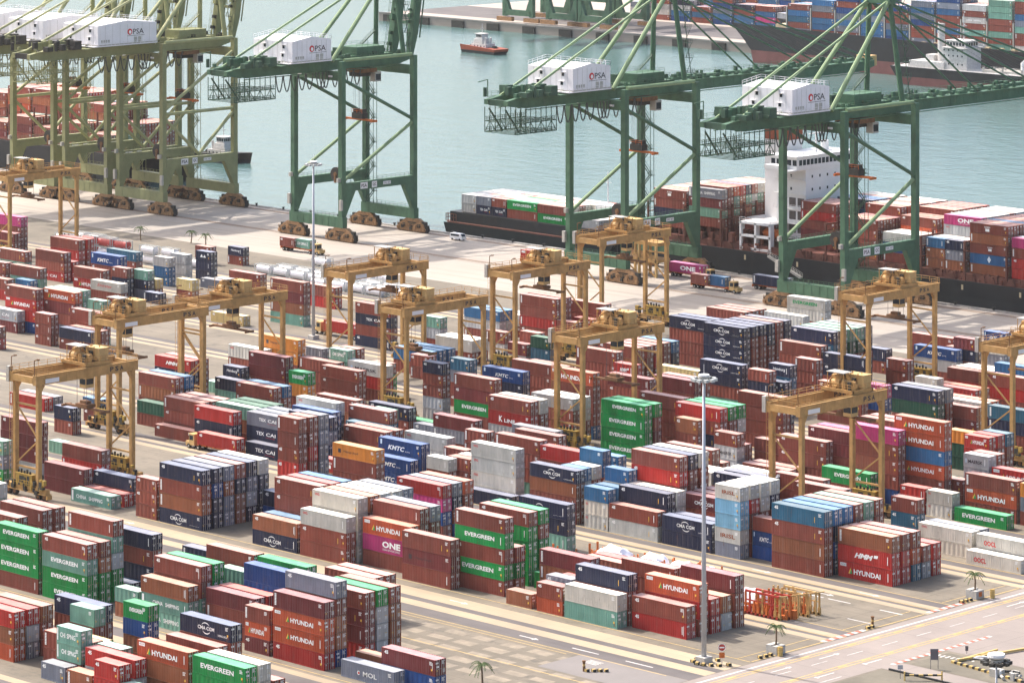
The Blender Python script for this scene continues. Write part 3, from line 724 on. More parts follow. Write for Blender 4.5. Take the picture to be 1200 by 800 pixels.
    t = MB(); t.box(-6.1,6.1,-.35,.35,zs-.3,zs+.25); t.box(-6.2,-5.7,-1.2,1.2,zs-.5,zs+.1); t.box(5.7,6.2,-1.2,1.2,zs-.5,zs+.1); t.box(-2.2,2.2,-1.2,1.2,zs+.25,zs+1.9,1); t.rail((-2.2,-1.2,zs+1.9),(2.2,-1.2,zs+1.9)); t.box(-1.8,-1,-1,1,zs+1.9,zs+3,1); t.box(1,1.8,-1,1,zs+1.9,zs+3,1)
    t.obj('spreader', [M['orange'], M['dark']], to)
    t = MB()
    for xx in (-1.6,-.9,.9,1.6):
        for yy in (-.9,.9): t.beam((xx,yy,zs+1.9),(xx,yy,46),.05)
    t.obj('hoist_rope', M['rope'], to)
    # floodlights and counterweight boxes on the legs
    b = MB()
    for sx in (-1,1): b.box(sx*A+sx*.85-.5,sx*A+sx*.85+.5,-1.6,-.86,9,12); b.box(sx*A-.4,sx*A+.4,-1.9,-.86,17,18.2)
    b.obj('leg_cabinet', M['galv'], r)
    b = MB()
    for xx in (-7,-6.2,6.2,7): b.cbox((xx,-1.2,47.2),(.5,.4,.5))
    b.obj('floodlight', M['white'], r)
    return r
make_sts('green','green_pale', True, -17.5, -2.5, 'green quay crane left of centre with raised boom and white house', -811.6)
make_sts('green','green_pale', False, -18.0, -3.6, 'green quay crane at centre, boom lowered over the black barge', -700.6)
make_sts('green','green_pale', False, -18.0, -3.6, 'rightmost green quay crane, boom reaching past the moored container ship', -624.8)
make_sts('olive','olive_pale', True, -23.6, -.9, 'rightmost olive quay crane of the trio at upper left', -891.2)
make_sts('olive','olive_pale', True, -23.6, -.9, 'middle olive quay crane of the trio at upper left', -917.6)
make_sts('olive','olive_pale', True, -23.6, -.9, 'leftmost olive quay crane of the trio at upper left edge', -943.8)
# far quay cranes, only their legs reach into the picture
far_sts = None
for k, (x, y) in enumerate(((-1272, 1291), (-1243, 1291), (-1222, 1291), (-1312, 1420))):
    if k == 3: continue
    if far_sts is None:
        r = thing('distant_quay_crane', (0,0,0), 'x', 'quay crane', 'grey green cranes on the far quay')
        for sx in (-1,1):
            for y_ in (0, 26):
                b = MB(); b.box(sx*9-1.1,sx*9+1.1,y_-1,y_+1,3,46); b.prism_xz([(sx*(9-1.1),12),(sx*(9-3.6),6),(sx*(9-1.1),6)][::(1 if sx>0 else -1)],y_-.9,y_+.9); b.obj('leg', M['dgc'] if 'dgc' in M else M['green'], r)
                b = MB(); b.box(sx*9-5,sx*9+5,y_-1,y_+1,.7,2.6); b.obj('bogie', M['bogie'], r)
        for y_ in (0, 26):
            b = MB(); b.box(-9,9,y_-1,y_+1,3.5,6.2); b.obj('sill_beam', M['green'], r)
            b = MB(); b.box(-9,9,y_-1,y_+1,13,15.5); b.obj('portal_beam', M['green'], r)
        b = MB(); b.box(-4,4,-45,40,44,48); b.obj('girder', M['green'], r)
        far_sts = r
    o = far_sts if k == 0 else dup(far_sts, (x,y,0))
    o.location = (x, y, .6); o['label'] = ['leftmost distant green crane standing on the far quay','second distant green crane standing on the far quay','third distant green crane standing on the far quay'][k]
# ------------------------------------------------------------------ shipping containers
PAL = dict(R=(.215,.053,.036), D=(.150,.029,.029), r=(.36,.024,.020), o=(.42,.075,.030), O=(.55,.20,.035), b=(.27,.09,.042),
           G=(.008,.235,.05), g=(.14,.285,.215), N=(.016,.021,.050), K=(.010,.05,.175), B=(.028,.115,.245), T=(.022,.10,.165),
           W=(.52,.49,.43), w=(.40,.395,.39), S=(.17,.18,.215), M=(.40,.035,.145), Y=(.60,.45,.19), L=(.17,.36,.50), F=(.014,.07,.042))
ROOF = dict(R=(.50,.29,.25), D=(.42,.21,.21), r=(.50,.21,.19), o=(.54,.30,.22), O=(.58,.36,.18), b=(.52,.34,.26), G=(.10,.40,.21), g=(.38,.52,.44),  # faded roof tones, raised further to put sunlit brightness into the tops
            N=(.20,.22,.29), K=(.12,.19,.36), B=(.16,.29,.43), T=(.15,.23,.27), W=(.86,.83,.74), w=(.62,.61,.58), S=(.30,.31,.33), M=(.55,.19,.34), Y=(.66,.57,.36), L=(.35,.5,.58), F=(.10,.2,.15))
LENS = (6.058, 12.192)
HW = 1.219
def corr_side(mb, x0, x1, z0, z1, y, out, n, dep=.045):
    """corrugated long panel, outer plane y, folds going inwards"""
    p = (x1-x0)/n; vs = []; fs = []
    for k in range(n):
        a = x0 + k*p
        for dx, d in ((0,0), (.30*p,0), (.5*p,dep), (.80*p,dep)):
            yy = y - out*d
            vs += [(a+dx, yy, z0), (a+dx, yy, z1)]
    vs += [(x1, y, z0), (x1, y, z1)]
    m = len(vs)//2
    for k in range(m-1):
        a, b, c, d = 2*k, 2*k+2, 2*k+3, 2*k+1
        fs.append((a,b,c,d) if out < 0 else (a,d,c,b))
    mb.add(vs, fs)
def corr_end(mb, y0, y1, z0, z1, x, out, n, dep=.045):
    p = (y1-y0)/n; vs = []; fs = []
    for k in range(n):
        a = y0 + k*p
        for dy, d in ((0,0), (.30*p,0), (.5*p,dep), (.80*p,dep)):
            xx = x - out*d
            vs += [(xx, a+dy, z0), (xx, a+dy, z1)]
    vs += [(x, y1, z0), (x, y1, z1)]
    m = len(vs)//2
    for k in range(m-1):
        a, b, c, d = 2*k, 2*k+2, 2*k+3, 2*k+1
        fs.append((a,b,c,d) if out > 0 else (a,d,c,b))
    mb.add(vs, fs)
def geo_body(li, h, near=True):
    L = LENS[li]; X = L/2; H = h - .06; mb = MB()
    for sx in (-1,1):
        for sy in (-1,1):
            x0 = sx*X - (0 if sx < 0 else .17); y0 = sy*HW - (0 if sy < 0 else .17)
            mb.box(x0, x0+.17, y0, y0+.17, 0, H)
    for sy in (-1,1):
        y = sy*HW
        mb.box(-X+.17, X-.17, min(y, y-sy*.12), max(y, y-sy*.12), .02, .17)
        mb.box(-X+.17, X-.17, min(y, y-sy*.08), max(y, y-sy*.08), H-.10, H)
        corr_side(mb, -X+.17, X-.17, .17, H-.10, y-sy*.012, sy, (int(L/.42) if near else int(L/1.05)), .05)
    mb.box(-X, -X+.10, -HW+.17, HW-.17, .02, .15); mb.box(-X, -X+.10, -HW+.17, HW-.17, H-.12, H)
    corr_end(mb, -HW+.17, HW-.17, .15, H-.12, -X+.012, -1, 6 if near else 3)
    mb.box(X-.12, X, -HW+.17, HW-.17, .02, .14); mb.box(X-.12, X, -HW+.17, HW-.17, H-.11, H)
    return mb
def geo_roof(li, h, near=True):
    L = LENS[li]; X = L/2; H = h - .06; mb = MB(); n = int(L/(.55 if near else 2.0)); vs = []; fs = []
    p = (L-.34)/n
    for k in range(n):
        a = -X+.17+k*p
        for dx, d in ((0,0),(.35*p,0),(.5*p,-.03),(.85*p,-.03)):
            vs += [(a+dx, -HW+.05, H-.015+d), (a+dx, HW-.05, H-.015+d)]
    vs += [(X-.17, -HW+.05, H-.015), (X-.17, HW-.05, H-.015)]
    m = len(vs)//2
    fs = [(2*k, 2*k+2, 2*k+3, 2*k+1) for k in range(m-1)]
    mb.add(vs, fs)
    for s in (-1,1): mb.box(s*X-(.17 if s>0 else 0), s*X+(0 if s>0 else .17), -HW+.17, HW-.17, H-.03, H+.001)
    return mb
def geo_leaf(li, h, s):
    L = LENS[li]; X = L/2; H = h-.06; mb = MB()
    y0, y1 = (-HW+.18, -.012) if s < 0 else (.012, HW-.18)
    mb.box(X-.075, X-.035, y0, y1, .15, H-.12)
    zs = [.15+(H-.27)*k/4 for k in range(5)]
    for k in range(4):
        mb.box(X-.035, X-.018, y0+.05, y1-.05, zs[k]+.06, zs[k+1]-.06)
    return mb
def geo_bars(li, h, s):
    L = LENS[li]; X = L/2; H = h-.06; mb = MB()
    for f in (.28, .74):
        y = (-HW+.18)+f*(HW-.19) if s < 0 else .012+(1-f)*(HW-.19)
        mb.box(X-.016, X+.034, y-.045, y+.045, .04, H-.02)
        mb.box(X-.014, X+.036, y-.24, y+.05, H*.40, H*.40+.07)
        for z in (.3, H*.62, H-.3): mb.box(X-.015, X+.034, y-.07, y+.07, z, z+.07)
    return mb
def arc(mb, cx, cz, rx, rz, a0, a1, w, y, mi=0, n=8):
    vs = []; fs = []
    for k in range(n+1):
        a = math.radians(a0+(a1-a0)*k/n); t = w*math.sin(PI*(k+.6)/(n+1.2))
        vs += [(cx+rx*math.cos(a), y, cz+rz*math.sin(a)), (cx+(rx+t)*math.cos(a), y, cz+(rz+t)*math.sin(a))]
    for k in range(n): fs.append((2*k, 2*k+1, 2*k+3, 2*k+2))
    mb.add(vs, fs, mi)
PRINTS = ['white_print','red_print','dark_print','green_print','brown_print','yellow_print','pale_blue_print']
def geo_marks(code, li, h, var=0):
    """print on the -Y long side"""
    L = LENS[li]; H = h-.06; y = -HW-.008; mb = MB()
    sc = (1.0, .90, 1.06)[var]; dx = (0, .035, -.03)[var]; dz = (0, .03, -.03)[var]
    big = code not in ('sm','vs','OR')
    fx = lambda f: -L/2 + (((f-.5)*sc+.5+dx) if big and .15 < f < .85 else f)*L
    fz = lambda f: (((f-.5)*sc+.5+dz) if big and .2 < f < .8 else f)*H
    def T(s, a, b, c, d, mi=0, bold=.02, shear=0.0): put_text(mb, s, fx(a), fx(b), fz(c), fz(d), y, mi, bold, shear)
    def Q(a, b, c, d, mi=0): mb.quad([(fx(a),y,fz(c)),(fx(b),y,fz(c)),(fx(b),y,fz(d)),(fx(a),y,fz(d))], mi)
    if code in ('EV','EG'): T('EVERGREEN', .20, .80, .42, .70, 0 if code == 'EV' else 3, .03)
    elif code == 'HY':
        T('HYUNDAI', .29, .79, .30, .62, 0, .03)
        mb.add([(fx(.19),y,fz(.30)),(fx(.235),y,fz(.68)),(fx(.235),y,fz(.30))], [(0,1,2)], 5)
        mb.add([(fx(.215),y-.002,fz(.30)),(fx(.24),y-.002,fz(.60)),(fx(.265),y-.002,fz(.30))], [(0,1,2)], 3)
        Q(.035, .15, .70, .90, 0); T('4500', .045, .14, .74, .86, 2, 0)
    elif code == 'HM': T('HMM', .31, .66, .34, .66, 0, .05, .35); mb.quad([(fx(.67),y,fz(.52)),(fx(.74),y,fz(.52)),(fx(.755),y,fz(.70)),(fx(.68),y,fz(.70))], 0)
    elif code == 'KM':
        T('KMTC', .27, .64, .30, .62, 0, .03, .25); T('Line', .66, .76, .30, .40, 0, 0, .2)
        mb.box(fx(.045), fx(.085), y-.001, y, fz(.58), fz(.90), 6)
    elif code == 'CM':
        T('CMA CGM', .30, .66, .36, .60, 0, .02); arc(mb, fx(.47), fz(.52), L*.085, H*.24, 30, 150, .16, y); arc(mb, fx(.49), fz(.44), L*.085, H*.26, 215, 325, .16, y)
        T('SHIPPING GROUP', .74, .94, .20, .27, 0, 0)
    elif code == 'ON':
        T('ONE', .37, .80, .30, .76, 0, .04); T('OCEAN NETWORK EXPRESS', .38, .79, .17, .23, 0, 0)
    elif code == 'OC': T('OOCL', .14, .40, .28, .62, 1, .03)
    elif code == 'OR': T('OOCL', .06, .16, .68, .84, 1, .03)
    elif code == 'MO': T('MOL', .42, .68, .32, .60, 0, .01); arc(mb, fx(.34), fz(.46), L*.018, H*.08, 0, 360, .16, y, 0, 12); Q(.325,.355,.40,.50,1)
    elif code == 'CS': T('CHINA', .18, .42, .36, .64, 0, .02); T('SHIPPING', .48, .80, .36, .64, 0, .02); Q(.02,.06,.1,.9,0)
    elif code == 'CH': T('CHI', .20, .40, .40, .68, 0, .02); T('SPNG', .46, .80, .40, .68, 0, .02); Q(.03,.07,.15,.9,0)
    elif code == 'KL': T('K', .30, .38, .30, .70, 0, .03); T('LINE', .42, .66, .30, .54, 0, .02)
    elif code == 'MK': T('MAERSK', .24, .78, .36, .60, 2, .02); Q(.08,.18,.34,.64,6); T('*', .10, .16, .38, .60, 0, .03)
    elif code == 'CA': T('TEX', .25, .45, .40, .66, 0, .02); T('CAI', .50, .74, .40, .66, 0, .02); T('leasing', .5, .72, .24, .32, 1, 0)
    elif code == 'RC': T('RCL', .16, .60, .26, .66, 0, .05)
    elif code == 'IR': T('IRISL', .22, .80, .34, .64, 4, .02)
    elif code == 'UA': T('UASC', .16, .60, .40, .68, 0, .03); Q(.63,.67,.34,.74,0); T('united', .3, .55, .24, .32, 0, 0)
    elif code == 'HL': T('Hapag-Lloyd', .30, .62, .42, .60, 2, .01); Q(.18,.24,.38,.66,2)
    elif code == 'SC': T('Hamburg', .22, .80, .42, .72, 0, .02, .2)
    elif code == 'EM': T('Emirates', .16, .68, .36, .70, 1, .0, .3)
    elif code == 'CO': T('CO', .30, .62, .30, .66, 0, .02); arc(mb, fx(.46), fz(.48), L*.14, H*.30, 0, 360, .1, y, 0, 14)
    elif code == 'AA': mb.add([(fx(.3),y,fz(.36)),(fx(.42),y,fz(.7)),(fx(.5),y,fz(.36))],[(0,1,2)],0); mb.add([(fx(.5),y,fz(.36)),(fx(.62),y,fz(.66)),(fx(.7),y,fz(.36))],[(0,1,2)],0)
    elif code == 'lg': Q(.44,.54,.30,.56,0); T('FLOREN', .42, .56, .62, .78, 0, .02)
    elif code == 'db':
        for k, r in ((0,.17),(1,.12)):
            mb.quad([(fx(.47)-r*3.4,y-.002*k,fz(.5)),(fx(.47),y-.002*k,fz(.5)-r*H*2.0),(fx(.47)+r*3.4,y-.002*k,fz(.5)),(fx(.47),y-.002*k,fz(.5)+r*H*2.0)], 0 if k == 0 else 6)
    elif code == 'sm': T('45', .055, .055+.9/L, .66, .88, 0, .04); Q(.82,.83,.25,.6,5) if h > 2.75 else Q(.95,.958,.2,.8,0)
    elif code == 'vs':
        for k in range(8): Q(.03, .03+.42/L, .18+k*.09, .25+k*.09, 0)
    return mb
def geo_placards(li, h, v):
    """small data plates, number rows and warning stickers on the side end and on the doors"""
    L = LENS[li]; H = h-.06; y = -HW-.009; x = L/2+.004; mb = MB(); rr = random.Random(v*7+li)
    def q(a, b, c, d, mi): mb.quad([(a,y,c),(b,y,c),(b,y,d),(a,y,d)], mi)
    def p(a, b, c, d, mi): mb.quad([(x,a,c),(x,b,c),(x,b,d),(x,a,d)], mi)
    if v != 2:
        for k in range(3): q(L/2-1.25, L/2-.55-.2*rr.random(), H*.80-k*.20, H*.80-k*.20+.11, 0)
    if v in (0, 3): q(L/2-.85, L/2-.55, H*.30, H*.30+.35, 5); q(L/2-.62, L/2-.5, .4, .9, 4)
    if v == 2: q(L/2-.95, L/2-.80, .7, H*.75, 0)
    for k in range(4): p(.22, .75+.25*rr.random(), H*.86-k*.15, H*.86-k*.15+.09, 0)
    for k in range(5): p(.5, 1.0, H*.40-k*.14, H*.40-k*.14+.07, 0 if k else 5)
    if v != 1: p(-1.0, -.45, H*.74, H*.84, 0)
    p(-.85, -.6, H*.28, H*.28+.25, 5 if v % 2 else 0)
    if v == 3: p(-.9, -.3, H*.5, H*.62, 0)
    return mb
MESH = {}
def cmesh(part, li, h, extra=None):
    key = (part, li, round(h, 2), extra)
    if key not in MESH:
        if part == 'body': MESH[key] = geo_body(li, h).mesh('container_body', M['box'])
        elif part == 'roof': MESH[key] = geo_roof(li, h).mesh('container_roof', M['roof'])
        elif part == 'leaf': MESH[key] = geo_leaf(li, h, extra).mesh('container_door', M['door'])
        elif part == 'bars': MESH[key] = geo_bars(li, h, extra).mesh('container_locking_bar', M['galv'])
        elif part == 'placards': MESH[key] = geo_placards(li, h, extra).mesh('container_placards', [M[p] for p in PRINTS])
        elif part == 'marks': MESH[key] = geo_marks(extra[0], li, h, extra[1]).mesh('container_lettering', [M[p] for p in PRINTS])
    return MESH[key]
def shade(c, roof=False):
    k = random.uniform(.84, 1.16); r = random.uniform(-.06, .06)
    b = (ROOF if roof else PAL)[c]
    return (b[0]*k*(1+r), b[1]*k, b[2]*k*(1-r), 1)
FARV = []; FARF = []; FARM = []; FARC = []
FARG = {}
def far_geo(li, h, code, pv=0):
    key = (li, round(h, 2), code, pv)
    if key not in FARG:
        v = []; f = []; m = []
        def ap(mb, mi):
            o = len(v); v.extend(mb.v); f.extend([tuple(i+o for i in q) for q in mb.f])
            m.extend([mi + (x if mi == 4 else 0) for x in mb.m])
        ap(geo_body(li, h, False), 0); nb = len(v); ap(geo_roof(li, h, False), 1); nr = len(v)-nb
        for s in (-1, 1): ap(geo_leaf(li, h, s), 0)
        L = LENS[li]; H = h-.06; b = MB()
        for y in (-.75, -.3, .3, .75): b.box(L/2-.017, L/2+.03, y-.05, y+.05, .05, H-.04)
        ap(b, 3)
        ap(geo_placards(li, h, pv), 4)
        if code: ap(geo_marks(code, li, h), 4)
        FARG[key] = (v, f, m, nb, nr)
    return FARG[key]
def put_far(li, h, x, y, z, col, code, rcol):
    v, f, m, nb, nr = far_geo(li, h, code, random.randrange(4))
    o = len(FARV)
    FARV.extend([(a+x, b+y, c+z) for a, b, c in v])
    FARF.extend([tuple(i+o for i in q) for q in f]); FARM.extend(m)
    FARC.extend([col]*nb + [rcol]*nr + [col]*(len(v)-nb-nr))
GRP = dict(y='containers stacked in the yard', s='containers on the moored container ship', b='containers on the black barge', l='containers on the far left ship', f='containers on the distant ship', t='containers carried on trucks')
PARTNAMES = {'EV':'lettering'}
def container(li, h, x, y, z, c, code, label, g):
    col = shade(c)
    r = thing('shipping_container', (x, y, z), label, 'container', GRP[g])
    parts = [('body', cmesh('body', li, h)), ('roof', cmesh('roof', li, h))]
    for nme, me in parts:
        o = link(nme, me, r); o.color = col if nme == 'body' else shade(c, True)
    for s in (-1, 1):
        d = link('door', cmesh('leaf', li, h, s), r); d.color = col
        link('locking_bar', cmesh('bars', li, h, s), d)
    tag(link('placard', cmesh('placards', li, h, random.randrange(4)), r), kind='stuff')
    if code: link('lettering' if code not in ('vs','sm','db','AA') else 'code_mark', cmesh('marks', li, h, (code, random.randrange(3))), r)
def hq(h): return round(max(2.5, min(2.92, round(h/.06)*.06)), 2)
